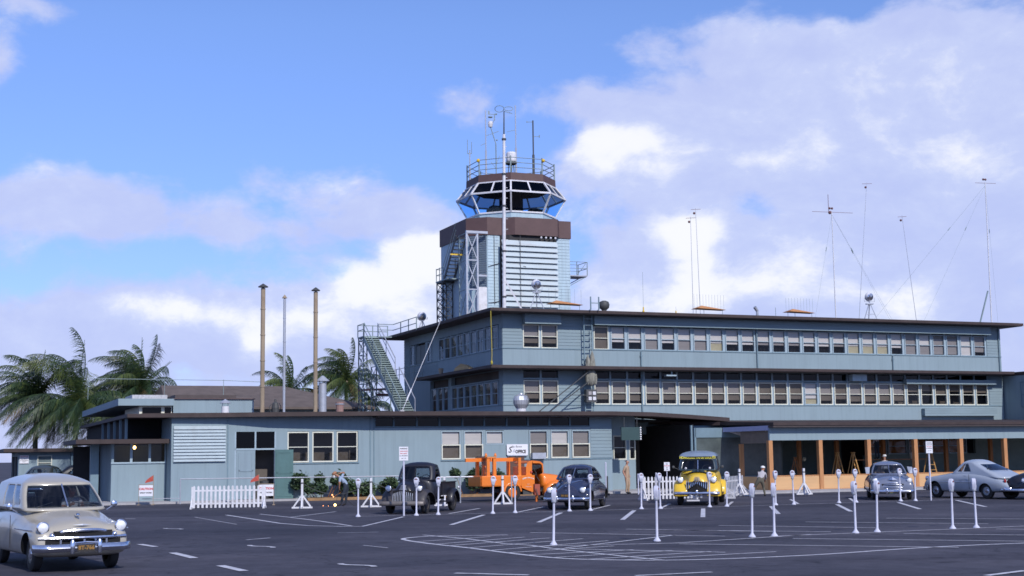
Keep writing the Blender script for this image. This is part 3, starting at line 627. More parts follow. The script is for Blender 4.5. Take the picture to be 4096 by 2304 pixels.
# upper storey of the annex: deep shaded gallery under a roof running back, with clerestory
q = MB(OA); q.box(-20.2,-18.45,3.3,24,3.19,4.2); q.build('gallery_wall', m_black, BA)  # black wall carries the gallery's shade in its colour
q = MB(OA); q.box(-20.6,-18.46,-.4,24,4.22,4.40); q.build('gallery_roof', m_roof, BA)
for v in (1.2,3.6,6.2,9,12):
    q = MB(OA); q.box(-20.5,-20.38,v,v+.12,3.19,4.22); q.build('gallery_post', m_trim, BA)
q = MB(OA); q.box(-19.6,-17.95,3.0,9,4.45,4.9); q.build('clerestory', m_cream, BA)
q = MB(OA)
for a,b in ((-19.45,-18.5),(-18.32,-18.0)): q.box(a,b,2.95,2.99,4.52,4.84)
q.build('clerestory_pane', m_glassd, BA)
q = MB(OA); q.box(-20.7,-17.9,2.6,22,4.92,5.27); q.build('upper_fascia', m_wall, BA)
# monitor wall on the roof
MN = uvthing('roof_monitor', 'pale blue-grey box room on the low roof left of the tall pipes', 'roof room', -17.9, 3, 4.5)
q = MB((-17.9,3,4.5)); q.box(-17.88,-13.68,3.0,8,4.5,5.27); q.build('wall', m_wall, MN)
q = MB((-17.9,3,4.5)); q.box(-17.9,-13.62,2.9,8.1,5.271,5.31); q.build('roof', m_fascia, MN)
q = MB((-17.9,3,4.5)); q.box(-17.7,-14.5,3.6,8,5.312,5.52); q.build('vent_slot', m_soffit, MN)
q = MB((-17.9,3,4.5)); q.box(-19.6,-17.75,6.0,9,5.0,5.62); q.build('louvre_box', mat('weathered_louvre',(.42,.42,.44),.8,var=.35,scale=9), MN)
# hip-roofed hall behind
HH = uvthing('hip_roof_hall', 'hall with a low brown hipped roof behind the office wing', 'building', -14, 24)
q = MB((-14,24,0)); q.box(-14.6,-1.0,25,36,0,5.6); q.build('wall', m_wall, HH)
q = MB((-14,24,0)); q.add([(-15.2,24,5.65),(-.6,24,5.65),(-.6,37,5.65),(-15.2,37,5.65),(-14.6,30.4,7.4),(-5.8,30.4,7.4),(-15.2,24,5.5),(-.6,24,5.5),(-.6,37,5.5),(-15.2,37,5.5)],[(0,1,5,4),(1,2,5),(2,3,4,5),(3,0,4),(6,7,1,0),(7,8,2,1),(8,9,3,2),(9,6,0,3),(9,8,7,6)]); q.build('roof', m_rooftop, HH)
q = MB((-14,24,0)); q.tube([(-20,26,7.6),(-11,26,7.55),(-8,26,7.45)],.02,6)
for u in (-20,-15,-11): q.cyl((u,26,6.2),(u,26,7.6),.02,n=6)
q.build('ridge_wire', m_steel, HH)
# ------------------------------------------------------------------ storefront concourse under construction
BS = uvthing('storefront', 'unfinished ground-floor storefront with bare timber posts and plywood sill under a flat canopy', 'building', 12.5, -6)
OS = (12.5,-6,0)
q = MB(OS); q.add([(12.4,-6.55,3.72),(48,-6.55,3.72),(48,4.4,4.12),(10.6,4.4,4.12),(10.6,1.5,3.98),(12.4,-1,3.9),
                   (12.4,-6.55,3.55),(48,-6.55,3.55),(48,4.4,3.9),(10.6,4.4,3.9),(10.6,1.5,3.78),(12.4,-1,3.7)],
                  [(0,1,2,3,4,5),(11,10,9,8,7,6),(6,7,1,0),(7,8,2,1),(8,9,3,2),(9,10,4,3),(10,11,5,4),(11,6,0,5)]); q.build('roof', m_roof, BS)
q = MB(OS); q.box(12.45,48,-6.05,-5.9,2.76,3.45); q.build('fascia', m_wall, BS)
q = MB(OS); q.box(12.4,48,-6.5,-5.0,3.46,3.54); q.build('soffit', m_soffit, BS)
q = MB(OS); q.box(12.38,12.46,-6.0,-1.3,3.30,3.56); q.build('barge_board', mat('lavender_primer',(.36,.38,.56),.6,var=.08), BS)
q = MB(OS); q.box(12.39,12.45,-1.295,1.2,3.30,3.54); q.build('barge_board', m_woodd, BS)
q = MB(OS)
for v in (-5.6,-1.9):
    q.add([(12.48,v,3.29),(13.5,v,3.29),(13.5,v,3.0),(12.48,v+.06,3.29),(13.5,v+.06,3.29),(13.5,v+.06,3.0)],[(0,1,2),(5,4,3),(0,3,4,1),(1,4,5,2),(2,5,3,0)])
q.build('gusset', m_white, BS)
q = MB(OS); q.box(12.55,12.62,-5.9,-2.9,2.62,3.3); q.build('end_panel', mat('brown_board',(.17,.135,.11),.8), BS)
for i in range(8):
    u = 12.5+3.2*i
    q = MB(OS); q.box(u-.12,u+.12,-6.06,-5.82,.09,2.755); q.build('post', m_wood, BS)
    if i < 7:
        q = MB(OS); q.box(u+.121,u+3.079,-5.98,-5.93,.09,.82); q.build('sill_panel', m_ply, BS)
        q = MB(OS); q.box(u+.121,u+3.079,-6.0,-5.86,.821,.87); q.box(u+.121,u+3.079,-5.99,-5.92,.06,.12) ; q.build('sill_rail', m_wood, BS)
q = MB(OS); q.box(12.4,12.6,-3.15,-2.95,.09,2.6); q.build('post', m_wood, BS)
q = MB(OS); q.box(12.46,12.51,-5.8,-3.16,.09,.8); q.build('sill_panel', m_ply, BS)
for u in (17.0,19.6,22.9,27.5,30.9):
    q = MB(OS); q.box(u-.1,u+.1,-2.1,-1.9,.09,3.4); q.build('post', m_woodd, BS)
q = MB(OS); q.box(10.6,35,-.3,-.1,.09,.75); q.box(10.6,23.8,-.3,-.1,2.9,3.7); q.build('inner_sill', m_trim, BS)
# back wall windows, their orange reflection painted on sheets behind the glass
q = MB(OS); q.box(23.9,32.5,1.2,1.4,.09,1.9); q.box(23.9,32.5,1.2,1.4,2.9,3.8); q.box(32.5,48,1.2,1.4,.09,3.8); q.box(10.6,23.9,3.6,3.8,.09,3.8); q.build('back_wall', mat('dull_green_wall',(.17,.215,.205),.8,var=.1), BS)
moc = mat('orange_reflection',(.30,.125,.04),.8,var=.3,scale=6,stretch=(3,3,.3))
for i in range(5):
    u = 24.9+1.55*i
    o = window(BS,1.45,1.0,(u-12.5,1.25+6,1.9),'v',m_mull,[(moc,.0,1)])
q = MB(OS); q.box(10.62,16.4,-1.2,-1.17,.8,3.0); q.build('glass_panel', mat('dust_reflection_glass',(.085,.105,.105),.18,var=.35,scale=.8,dirt=(.15,.18,.165),dscale=.5,damt=.6), BS);  # pale mottled colour stands in for reflections along with dust
q = MB(OS); q.box(10.6,16.45,-1.25,-1.12,3.0,3.55); q.box(10.55,10.66,-1.25,-1.12,.09,3.55); q.box(10.66,16.45,-1.25,-1.12,.09,.8); q.build('glass_panel_frame', m_trim, BS)
# passage between wing and storefront, its darkness painted as black walls
BP = uvthing('passage', 'black covered passage between the office wing and the storefront', 'passage', 8.2, 0)
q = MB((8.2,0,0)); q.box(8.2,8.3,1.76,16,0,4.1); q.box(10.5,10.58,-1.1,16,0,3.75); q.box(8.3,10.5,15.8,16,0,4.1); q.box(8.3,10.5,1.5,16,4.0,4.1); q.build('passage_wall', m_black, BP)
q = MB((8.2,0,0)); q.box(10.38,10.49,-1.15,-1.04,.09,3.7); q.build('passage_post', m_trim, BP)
# ------------------------------------------------------------------ far left house
HL = thing('shed_house', 'small dark-eaved grey-blue house far left behind the cream car', 'house', (-33.9,96,0), TH)
q = MB(); q.box(0,3.4,0,10,0,2.78); q.build('wall', m_wall, HL)
q = MB(); q.box(-1.0,4.6,-.7,11,2.79,3.03); q.build('roof', m_roof, HL)
window(HL,.95,1.0,(1.7,-.06,1.55),'v',m_cream)
q = MB(); q.box(3.41,4.0,-.3,1.0,0,2.78); q.build('buttress', m_trim, HL)
q = MB(); q.box(-.06,-.005,1.5,4.0,.3,2.5); q.box(-.06,-.005,5.5,8.2,.3,2.5); q.build('side_panel', m_dark, HL)
q = MB(); q.box(.06,.66,-.08,-.02,2.02,2.58); sg = q.build('notice_board', m_sign, HL)
text_mesh('board_lettering','NOTICE',.14,m_redtxt,sg,(.36,-.085,2.47)); text_mesh('board_lettering','NO ENTRY\nAUTHORIZED\nONLY',.085,m_blktxt,sg,(.36,-.085,2.22))
LK = thing('link_canopy', 'flat dark canopy on posts linking the far house and the annex', 'canopy', (-31.0,98.5,0), TH)
q = MB(); q.box(0,4.5,-1,4,2.84,3.06); q.build('roof', m_roof, LK)
for x,y in ((.3,-.7),(1.5,-.7),(.3,3.6),(1.5,3.6)):
    q = MB(); q.box(x,x+.3,y,y+.3,0,2.84); q.build('post', m_trim, LK)
q = MB(); q.box(1.0,4.4,3.2,3.5,0,2.7); q.build('shade_backing', m_black, LK)  # black sheet put in for the shade under the canopy
q = MB(OA); q.box(-22.5,-21.12,6.5,6.6,0,2.9); q.build('shade_sheet', m_dark, BA)  # dark sheet standing in for the corridor's shade
q = MB(OA); q.box(-22.0,-21.6,2.5,2.9,0,2.95); q.build('porch_post', m_trim, BA)
# ------------------------------------------------------------------ control tower (in the building frame)
TW_ = uvthing('control_tower', 'airport control tower with a glazed octagonal cab above brown panels and pale siding', 'control tower', 5.5, 13.4, 10.63)
OT = (5.5,13.4,10.63)
ZR = 10.63
plan = [(2.65,10.5),(8.4,10.5),(8.4,16.4),(1.62,16.4),(1.62,11.45)]
q = MB(OT); q.prism(plan, ZR, 16.9); q.build('shaft', m_metalwall, TW_)
# siding on front-left, front-right pieces; lapped
for a_,b_ in ((2.67,3.42),(7.25,8.38)):
    q = MB(OT); lap(q,a_,b_,10.49,ZR+.1,16.03,step=.2); q.build('siding', m_metalwall, TW_)
# louvre on the chamfer, its shade put into the dark colour
q = MB(OT)
for k in range(24):
    z = ZR+2.1+.14*k
    q.bar((1.74,11.30,z),(2.6,10.50,z+.0),.05,.09)
q.build('chamfer_louvre', mat('shade_dark_louvre',(.14,.18,.23),.7,var=.1), TW_)
# brown gallery fascia with a bay over the louvres
def offs(pl, d):
    n = len(pl); a = sum(pl[i][0]*pl[(i+1)%n][1]-pl[(i+1)%n][0]*pl[i][1] for i in range(n)); s = 1 if a > 0 else -1; out = []
    for i in range(n):
        p0,p1,p2 = Vector(pl[i-1]),Vector(pl[i]),Vector(pl[(i+1)%n])
        n1 = Vector(((p1-p0).y,-(p1-p0).x)).normalized()*s; n2 = Vector(((p2-p1).y,-(p2-p1).x)).normalized()*s
        k = (n1+n2); k = k/(max(k.length_squared,1e-6))*2; out.append(tuple(p1+k*d))
    return out
fpl = [(2.62,10.42),(3.6,10.42),(4.3,9.85),(7.26,9.85),(7.62,10.42),(8.46,10.42),(8.46,16.5),(1.56,16.5),(1.56,11.42)]
q = MB(OT)
ip = offs(fpl,-.08); n = len(fpl)
q.add([(u,v,z) for z,pl in ((16.05,fpl),(17.18,fpl),(17.18,ip),(16.05,ip)) for u,v in pl],
      [(k*n+i,k*n+(i+1)%n,((k+1)%4)*n+(i+1)%n,((k+1)%4)*n+i) for k in range(4) for i in range(n)])
q.build('gallery_fascia', m_fascia, TW_)
q = MB(OT); q.prism(ip,16.3,16.4); q.build('gallery_floor', m_soffit, TW_)
# louvred bay
q = MB(OT); q.prism([(3.5,10.48),(4.0,10.05),(7.2,10.05),(7.45,10.48)],ZR,16.04); q.build('bay', m_dark, TW_)
q = MB(OT)
z = ZR+.12
while z < 15.5:
    q.add([(3.42,9.82,z),(7.26,9.82,z),(7.26,9.98,z+.335),(3.42,9.98,z+.335),(3.42,9.84,z-.02),(7.26,9.84,z-.02),(7.26,10.0,z+.31),(3.42,10.0,z+.31)],[(0,1,2,3),(4,5,1,0),(7,6,5,4),(3,2,6,7),(0,3,7,4),(1,5,6,2)]); z += .355
q.build('bay_louvre', mat('pale_slat_paint',(.44,.51,.545),.6,var=.08,scale=2,dirt=(.30,.20,.15),dscale=1.2,damt=.4,stretch=(.3,1,2)), TW_)
for i in range(4):
    q = MB(OT); q.sphere((6.1+.33*i,9.84,15.93),.075,8,6); q.build('lamp_globe', m_white, TW_)
# cab: octagon with a corner towards the lot
CC = (5.55,13.5)
def ring(r, z, tw=0): return [(CC[0]+r*math.cos(-PI/2-TH+k*PI/4), CC[1]+r*math.sin(-PI/2-TH+k*PI/4), z) for k in range(8)]
RB,RM,RT = 2.92,3.62,2.98; ZB,ZM,ZT,ZP = 17.72,18.93,19.72,20.26
def band(name, r0, z0, r1, z1, m):
    q = MB(OT); a = ring(r0,z0); b = ring(r1,z1); c = ring(r1-.06,z1); d = ring(r0-.06,z0)
    q.add(a+b+c+d,[(k*8+i,k*8+(i+1)%8,((k+1)%4)*8+(i+1)%8,((k+1)%4)*8+i) for k in range(4) for i in range(8)]); return q.build(name, m, TW_)
band('cab_base', RB-.02,17.19,RB-.02,ZB-.03,m_metalwall)
band('cab_parapet', RT+.0,ZT+.05,RT-.02,ZP,m_fascia)
q = MB(OT); q.prism([p[:2] for p in ring(RT-.08,0)],ZP-.25,ZP-.15); q.prism([p[:2] for p in ring(RT-.1,0)],ZT+.06,ZT+.12); q.build('cab_roof', m_soffit, TW_)
q = MB(OT); q.prism([p[:2] for p in ring(RB-.1,0)],17.5,17.56); q.build('cab_floor', m_dark, TW_)
q = MB(OT); a,b,c = ring(RB,ZB),ring(RM,ZM),ring(RT,ZT)
for i in range(8):
    j = (i+1)%8
    for p,s in ((a,.10),(b,.11),(c,.08)): q.bar(p[i],p[j],s)
    q.bar(a[i],b[i],.10); q.bar(b[i],c[i],.11)
    q.bar((Vector(b[i])+Vector(b[j]))/2,(Vector(c[i])+Vector(c[j]))/2,.09)
q.build('cab_frame', m_white, TW_)
m_cabup = glass('cab_roof_glass',(.30,.34,.42),.7,gl=.45)
for i in range(8):
    j = (i+1)%8
    q = MB(OT); q.add([a[i],a[j],b[j],b[i]],[(0,1,2,3)]); q.build('cab_pane', m_blue, TW_, fixn=False)
    q = MB(OT); q.add([b[i],b[j],c[j],c[i]],[(0,1,2,3)]); q.build('cab_upper_pane', m_cabup, TW_, fixn=False)
q = MB(OT); q.prism([p[:2] for p in ring(1.0,0)],17.57,18.15); q.cyl((CC[0],CC[1],17.6),(CC[0],CC[1],19.5),.8,n=12)
q.prism([p[:2] for p in ring(2.6,0)],19.45,19.7)      # dropped ceiling
q.box(3.7,4.5,12.2,12.8,17.57,18.3); q.box(6.4,7.3,12.0,12.7,17.57,18.2); q.box(6.6,7.6,14.6,15.2,17.57,18.3); q.box(4.6,5.6,14.8,15.6,17.57,18.6)
q.build('cab_interior', m_black, TW_)
# roof railing
q = MB(OT); rr = ring(2.9,ZP)
for h in (.35,.68,1.0):
    for i in range(8): q.cyl((rr[i][0],rr[i][1],ZP+h),(rr[(i+1)%8][0],rr[(i+1)%8][1],ZP+h),.025,n=6)
q.build('roof_railing', m_steel, TW_)
for i in range(8):
    q = MB(OT); q.cyl((rr[i][0],rr[i][1],ZP-.3),(rr[i][0],rr[i][1],ZP+1.1),.05,n=8); q.build('railing_post', m_steel, TW_)
for i,(dx,dz) in ((1,(.05,.9)),(7,(-.1,.95))):
    q = MB(OT); q.sphere((rr[i][0]+dx,rr[i][1]-.1,ZP+dz),.12,8,6); q.build('warning_lamp', m_yellow, TW_)
# side balcony (right)
q = MB(OT); q.box(8.42,9.95,11.2,12.6,13.72,13.80)
q.build('balcony_floor', m_galv, TW_)
q = MB(OT)
for z in (14.25,14.68):
    q.tube([(8.45,11.2,z),(9.95,11.2,z),(9.95,12.6,z),(8.45,12.6,z)],.022,6)
for p in ((8.45,11.2),(9.2,11.2),(9.95,11.2),(9.95,12.6),(9.2,12.6)): q.cyl((*p,13.8),(*p,14.7),.028,n=6)
q.bar((9.9,11.3,13.72),(8.45,11.3,12.95),.05); q.bar((9.9,12.5,13.72),(8.45,12.5,12.95),.05); q.bar((9.9,11.3,14.6),(9.25,11.3,13.8),.03)
q.build('balcony_railing', m_steel, TW_)
# cables on the left wall
q = MB(OT)
q.tube([(3.1,10.44,11.6),(3.1,10.44,16.0)],.02,5); q.tube([(2.68,10.44,11.7),(3.1,10.42,11.75),(3.5,10.42,11.85)],.02,5); q.tube([(2.68,10.44,14.0),(3.1,10.42,14.15),(3.5,10.42,14.25),(5.0,9.8,14.0)],.02,5); q.tube([(4.62,9.79,11.2),(4.62,9.79,16.0)],.018,5)
q.build('cable', m_steeld, TW_)
q = MB(OT); q.box(2.05,2.6,10.5,11.2,ZR+.1,12.7); q.build('equipment_cabinet', m_white, TW_)
# ------------------------------------------------------------------ tower stair: two lattice frames, flights, rails
def lattice(q, p0, p1, w, z0, z1, dz, t=.05):
    """X-braced ladder frame between two legs"""
    p0 = Vector((*p0,0)); p1 = Vector((*p1,0)); Zz = Vector((0,0,1)); z = z0
    for p in (p0,p1): q.bar(p+Zz*z0,p+Zz*z1,t*1.4)
    while z < z1-.05:
        t1 = min(z+dz,z1); q.bar(p0+Zz*z,p1+Zz*t1,t*.7); q.bar(p1+Zz*z,p0+Zz*t1,t*.7); q.bar(p0+Zz*t1,p1+Zz*t1,t); z = t1
TS = uvthing('tower_stair', 'pale steel lattice stair tower clinging to the left face of the control tower', 'stair', .9, 12, 10.63)
OS2 = (.9,12,10.63)
for du in (0,):
    q = MB(OS2); lattice(q,(1.14,10.2),(1.86,10.2),.7,10.64,16.05,1.85,.075); q.build('lattice_frame', m_galv, TS)
    q = MB(OS2); lattice(q,(1.14,10.2),(1.14,11.6),.7,10.64,16.05,1.85,.05); q.build('lattice_frame', m_steel, TS)
q = MB(OS2); q.box(1.1,2.55,10.12,10.3,16.05,16.2); q.box(1.86,2.5,10.16,10.26,13.32,13.44); q.build('top_beam', m_galv, TS)
q = MB(OS2); lattice(q,(.9,14),(1.55,14),.7,10.64,13.45,.55,.045); lattice(q,(.9,14),(.9,15.2),.7,10.64,13.45,.55,.045); lattice(q,(.9,15.2),(1.55,15.2),.7,10.64,13.45,.55,.045); q.build('lattice_frame', m_steeld, TS)
q = MB(OS2); q.box(.85,1.6,13.0,15.3,13.46,13.54); q.build('landing', m_steel, TS)
q = MB(OS2)
for z in (13.95,14.35): q.tube([(.88,13.9,z),(.88,15.25,z),(1.6,15.25,z)],.022,6)
for v in (13.9,14.6,15.25): q.cyl((.88,v,13.54),(.88,v,14.4),.025,n=6)
q.tube([(.88,13.9,14.4),(.95,11.6,16.9)],.022,6); q.tube([(.88,13.9,13.95),(.95,11.6,16.45)],.022,6); q.bar((1.6,13.6,13.5),(1.6,13.6,14.9),.05); q.build('stair_railing', m_steel, TS)
q = MB(OS2)
for k in range(12): q.box(.92,1.58,13.75-.2*k,13.99-.2*k,13.54+.215*k,13.575+.215*k)
q.bar((.92,13.95,13.4),(.92,11.5,16.05),.05,.2); q.bar((1.58,13.95,13.4),(1.58,11.5,16.05),.05,.2); q.build('flight', m_steeld, TS)
q = MB(OS2); q.bar((.3,10.9,14.75),(1.15,10.9,14.75),.09); q.build('yellow_arm', m_yellow, TS)
# ------------------------------------------------------------------ antennas on the cab roof
D0 = 91.2
def airmast(name, label, cat, x, z0, z1, r, y=D0, extra=None, m=None, group=None):
    o = thing(name, label, cat, (x,y,z0), 0, group); q = MB(); q.cyl((0,0,0),(0,0,(z1-z0)*.45),r*1.4,n=7); q.cyl((0,0,(z1-z0)*.45),(0,0,z1-z0),r*.8,n=7); q.build('mast', m or m_galv, o)
    if extra:
        q = MB(); extra(q); q.build('aerial', m_steel, o)
    return o
GA = 'aerials on the control tower roof'
def ex1(q):
    q.cyl((-.15,0,2.05),(-.15,0,3.0),.022,n=5); q.cyl((.13,0,2.05),(.13,0,2.85),.022,n=5); q.bar((-.15,0,2.05),(.13,0,2.05),.05)
airmast('aerial_mast','twin thin rod aerial at the left end of the tower cab railing','aerial',-2.7,20.1,22.4,.05,extra=ex1,group=GA)
airmast('aerial_mast','tall pale pole aerial left of the wind instruments on the tower cab','aerial',-1.62,20.1,25.1,.045,extra=lambda q:(q.bar((-.35,0,2.6),(.0,0,2.75),.03),),group=GA)
airmast('aerial_mast','tall pale pole aerial just right of the beacon drum on the tower cab','aerial',.38,20.1,25.4,.045,extra=lambda q:(q.bar((-.6,0,3.5),(0,0,3.62),.025),q.bar((0,0,3.4),(.1,0,3.3),.025)),group=GA)
airmast('aerial_mast','dark mast with two short crossbars at the right of the tower cab roof','aerial',1.54,20.1,24.35,.06,extra=lambda q:(q.bar((-.4,0,4.15),(0,0,4.15),.03),q.cyl((-.4,0,4.1),(-.4,0,4.22),.03,n=5),q.bar((0,0,3.15),(.42,0,3.15),.03),q.cyl((.42,0,3.08),(.42,0,3.26),.03,n=5)),m=m_steeld,group=GA)
o = thing('wind_instrument_mast','crooked mast carrying wind vane and cup instruments over the tower cab','wind mast',(-.95,D0,20.1))
q = MB(); q.cyl((0,0,0),(0,0,2.7),.04,n=7); q.cyl((0,0,2.7),(-.33,0,3.8),.035,n=6); q.cyl((-.07,0,4.3),(-.07,0,4.75),.03,n=5); q.cyl((-.33,0,3.8),(-.07,0,4.4),.02,n=5); q.bar((-.65,0,3.25),(.2,0,3.55),.03); q.bar((0,0,1.0),(-.35,0,1.5),.03); q.bar((0,0,1.3),(.25,0,1.9),.03); q.build('mast', m_steel, o)
q = MB(); q.lathe([(.0,3.82),(.13,3.84),(.17,4.05),(.14,4.22),(0,4.26)],10,(-.35,0,0)); q.build('instrument_drum', m_white, o)
q = MB(); q.lathe([(.0,4.48),(.15,4.49),(.15,4.55),(0,4.56)],10,(-.35,0,0)); q.bar((-.42,0,4.73),(.0,0,4.68),.03); q.box(-.5,-.4,-.01,.01,4.7,4.95); q.sphere((.05,0,4.72),.06,6,5); q.sphere((.07,0,2.95),.06,6,5); q.build('wind_vane', m_steel, o)
o = thing('rotating_beacon','white drum beacon on a stand in the middle of the tower cab roof','beacon',(.05,D0,20.1))
q = MB(); q.lathe([(0,1.4),(.30,1.42),(.33,1.55),(.33,2.0),(.28,2.1),(0,2.12)],14); q.build('lamp_drum', m_white, o)
q = MB(); q.lathe([(.36,1.28),(.38,1.30),(.38,1.44),(.36,1.46)],14); q.cyl((-.25,0,.1),(-.15,0,1.3),.03,n=5); q.cyl((.25,0,.1),(.15,0,1.3),.03,n=5); q.cyl((0,.2,.1),(0,.1,1.3),.03,n=5); q.cyl((0,0,.8),(0,0,1.4),.08,n=6); q.build('stand', m_steeld, o)
# tall white climbing pole in front of the tower
o = thing('loop_aerial_pole','tall white stepped pole with crossed loop aerial standing before the tower louvres','aerial pole',(-.47,81,10.45))
q = MB(); q.cyl((0,0,0),(.11,0,10.6),.115,.085,n=10)
for k in range(14): q.bar((.1,0,1.8+.62*k),(.28,0,1.8+.62*k),.025)
q.build('pole', m_white, o)
q = MB(); q.cyl((.11,0,10.6),(.13,0,12.0),.045,.03,n=7)
q.build('top_tube', m_steeld, o)
for z in (.9,3.6,6.3,8.2,10.3):
    q = MB(); q.lathe([(.118,z-.05),(.135,z-.05),(.135,z+.05),(.118,z+.05)],10,(.0104*z,0,0)); q.build('clamp_ring', m_steeld, o)
q = MB()
for s in (-1,1):
    pts = [Vector((.13+s*(.27-.27*math.cos(t)), .15*math.sin(t)*s, 12.15+.16*math.sin(t))) for t in [2*PI*k/16 for k in range(17)]]; q.tube(pts,.018,5)
q.bar((.13,0,12.0),(.62,0,11.85),.03); q.build('loop_aerial', m_steel, o)
q = MB(); q.bar((.03,0,2.0),(1.1,-.1,.0),.09); q.build('strut', m_white, o)
# ------------------------------------------------------------------ roof floodlights on tripods
def floodlight(label, x, y, z, s=1.0, group='round floodlights on the roofs'):
    o = thing('floodlight', label, 'floodlight', (x,y,z), 0, group)
    q = MB()
    for a,b in ((-.45,-.15),(.45,-.15),(0,.45)): q.bar((a*s,b*s,0),(a*.12*s,b*.12*s,1.1*s),.05)
    q.bar((-.27*s,-.1*s,.42*s),(.27*s,-.1*s,.42*s),.04); q.box(-.25*s,.25*s,-.15*s,.15*s,1.1*s,1.18*s); q.build('tripod', m_galv, o)
    q = MB(); q.lathe([(0,-.16),(.24,-.13),(.31,.02),(.31,.10),(.26,.16),(0,.18)],16,(0,0,0),'y')
    h = q.build('lamp_head', m_white, o, smooth=True, loc=(0,0,1.62*s)); h.rotation_euler = (R(12),0,R(25))
    q = MB(); q.lathe([(0,-.20),(.2,-.17),(.25,-.12)],16,(0,0,0),'y'); q.build('lens', m_chrome, h)
    q = MB(); q.bar((-.34,0,1.55*s),(-.34,0,1.3*s),.03); q.bar((.34,0,1.55*s),(.34,0,1.3*s),.03); q.bar((-.34,0,1.3*s),(.34,0,1.3*s),.03); q.cyl((0,0,1.18*s),(0,0,1.32*s),.05,n=6); q.build('yoke', m_galv, o)
    return o
p = W(4.5,7); floodlight('round white floodlight on a white tripod before the tower louvres', p.x,p.y,10.9)
p = W(29.1,7); floodlight('round floodlight on a dark tripod alone on the right part of the roof', p.x,p.y,10.9)
p = W(.4,16.8); floodlight('small floodlight at the roof edge by the steel stair railing', p.x,p.y,10.5,.55)
# ------------------------------------------------------------------ roof aerial shelters: flat triangular boards with comb aerials
def comb(label, u, z, w, teeth):
    p = W(u,7); o = thing('comb_aerial', label, 'aerial', (p.x,p.y,10.62), TH, 'triangular comb aerials on the terminal roof')
    q = MB(); q.add([(-.6*w/2,-.4,z),(w*.7,-.1,z-.03),(-.1*w,-.1,z+.2),(-.6*w/2,.5,z),(w*.7,.6,z-.03)],[(0,1,2),(3,2,4),(0,2,3),(1,4,2),(0,3,4,1)]); q.build('board', m_wood, o)
    q = MB()
    for x in (-.25*w,0,.6*w): q.cyl((x,0,0),(x,0,z),.015,n=5)
    for k in range(teeth):
        x = -.28*w+.95*w*k/(teeth-1); q.cyl((x,.1,z+.02),(x,.1,z+.95),.007,n=4)
    q.build('comb', m_steel, o); return o
comb('triangular orange aerial board on the roof corner before the tower',6.0,.75,2.3,6)
comb('triangular orange aerial board with comb rods near the middle of the roof',16.2,.72,2.3,11)
comb('triangular orange aerial board with comb rods right of the middle of the roof',23.1,.70,2.2,10)
# roof ventilator, roof ladder hoops, canisters
o = uvthing('roof_ventilator','dark onion-shaped turbine ventilator on the terminal roof beside the ladder top','ventilator',8.58,6,10.6)
q = MB(); q.lathe([(.15,0),(.15,.35),(.30,.48),(.34,.68),(.28,.86),(.12,.93),(0,.94)],14); q.build('turbine', m_steeld, o, smooth=True)
q = MB(); q.lathe([(.17,0),(.22,.02),(.22,.1),(.17,.12)],12); q.build('collar', m_galv, o)
def canister(label,u,z,h):
    p = W(u,6); o = thing('roof_canister', label, 'lamp', (p.x,p.y,10.62), 0, 'small yellow gas canisters on the terminal roof edge'); q = MB(); q.lathe([(0,0),(.07,.0),(.07,h*.6),(.04,h*.65),(.04,h)],8); q.build('canister_body', m_yellow, o)
    q = MB(); q.cyl((0,0,h),(0,0,h+2.2 if h > .5 else h+.25),.008,n=4); q.build('rod', m_steel, o)
canister('slim yellow gas canister with a long thin rod on the roof edge right of the ventilator',11.3,0,.6); canister('stubby yellow gas canister on the roof edge left of the middle comb aerial',13.6,0,.42)
p = W(20.2,7); o = thing('roof_hatch_vent','small bent grey vent cowl standing alone between two roof comb aerials','vent',(p.x,p.y,10.62)); q = MB(); q.cyl((0,0,0),(0,0,.75),.09,n=8); q.cyl((0,0,.7),(-.18,-.1,.95),.1,.12,n=8); q.build('cowl', m_galv, o); q = MB(); q.cyl((1.2,0,0),(1.2,0,.9),.015,n=4); q.build('rod', m_steel, o)
# ------------------------------------------------------------------ radio masts with guys (behind the terminal roof)
def rmast(label, u, z1, lean, arm, balls, guys, r=.016, v=9):
    p = W(u,v); o = thing('radio_mast', label, 'radio mast', (p.x,p.y,10.63), TH, 'thin radio masts above the right half of the roof')
    h = z1-10.63; q = MB(); q.cyl((0,0,0),(lean,0,h),r*1.3,r*.7,n=6); q.build('mast', m_white if r > .03 else m_galv, o)
    q = MB()
    if arm: q.bar((lean-arm,0,h-.12),(lean+arm*1.1,0,h-.05),.022)
    for i in range(balls): q.sphere((lean-.06+.2*i-.05*balls,0,h+.18 if balls > 1 else h-.35),.085,7,6)
    if arm > 1: q.cyl((lean-.25,0,h-.1),(lean-.25,0,h+1.15),.018,n=5); q.sphere((lean-.15,0,h-.12),.12,7,5)
    q.build('aerial', mat('brown_insulator',(.16,.07,.07),.5), o)
    for gx,gy in guys:
        q = MB(); q.cyl((lean,0,h-.25),(gx,gy,.1),.006,n=4); mid = Vector((lean,0,h-.25)).lerp(Vector((gx,gy,.1)),.3); d = (Vector((gx,gy,0))-Vector((lean,0,h))).normalized(); q.cyl(mid,mid+d*.3,.028,n=5); q.build('guy_wire', m_steel, o)
rmast('leaning white radio mast with two brown insulator balls above the roof right of the middle',27.75,18.7,.0,1.6,2,((-1.8,0),(6.5,2),(4.6,-.5)),.034)
rmast('tallest white radio mast braced at its foot near the right end of the roof',41.2,21.6,.1,.9,2,((-9.5,2),(-6.3,0),(1.5,1)),.038)
rmast('thin dark radio mast with one ball behind the right roof floodlight',29.6,20.9,1.2,.4,1,())
rmast('left of two close thin radio masts over the left comb aerial',16.55,17.7,.0,.35,1,())
rmast('right of two close thin radio masts over the left comb aerial',17.1,18.3,-.15,.35,1,())
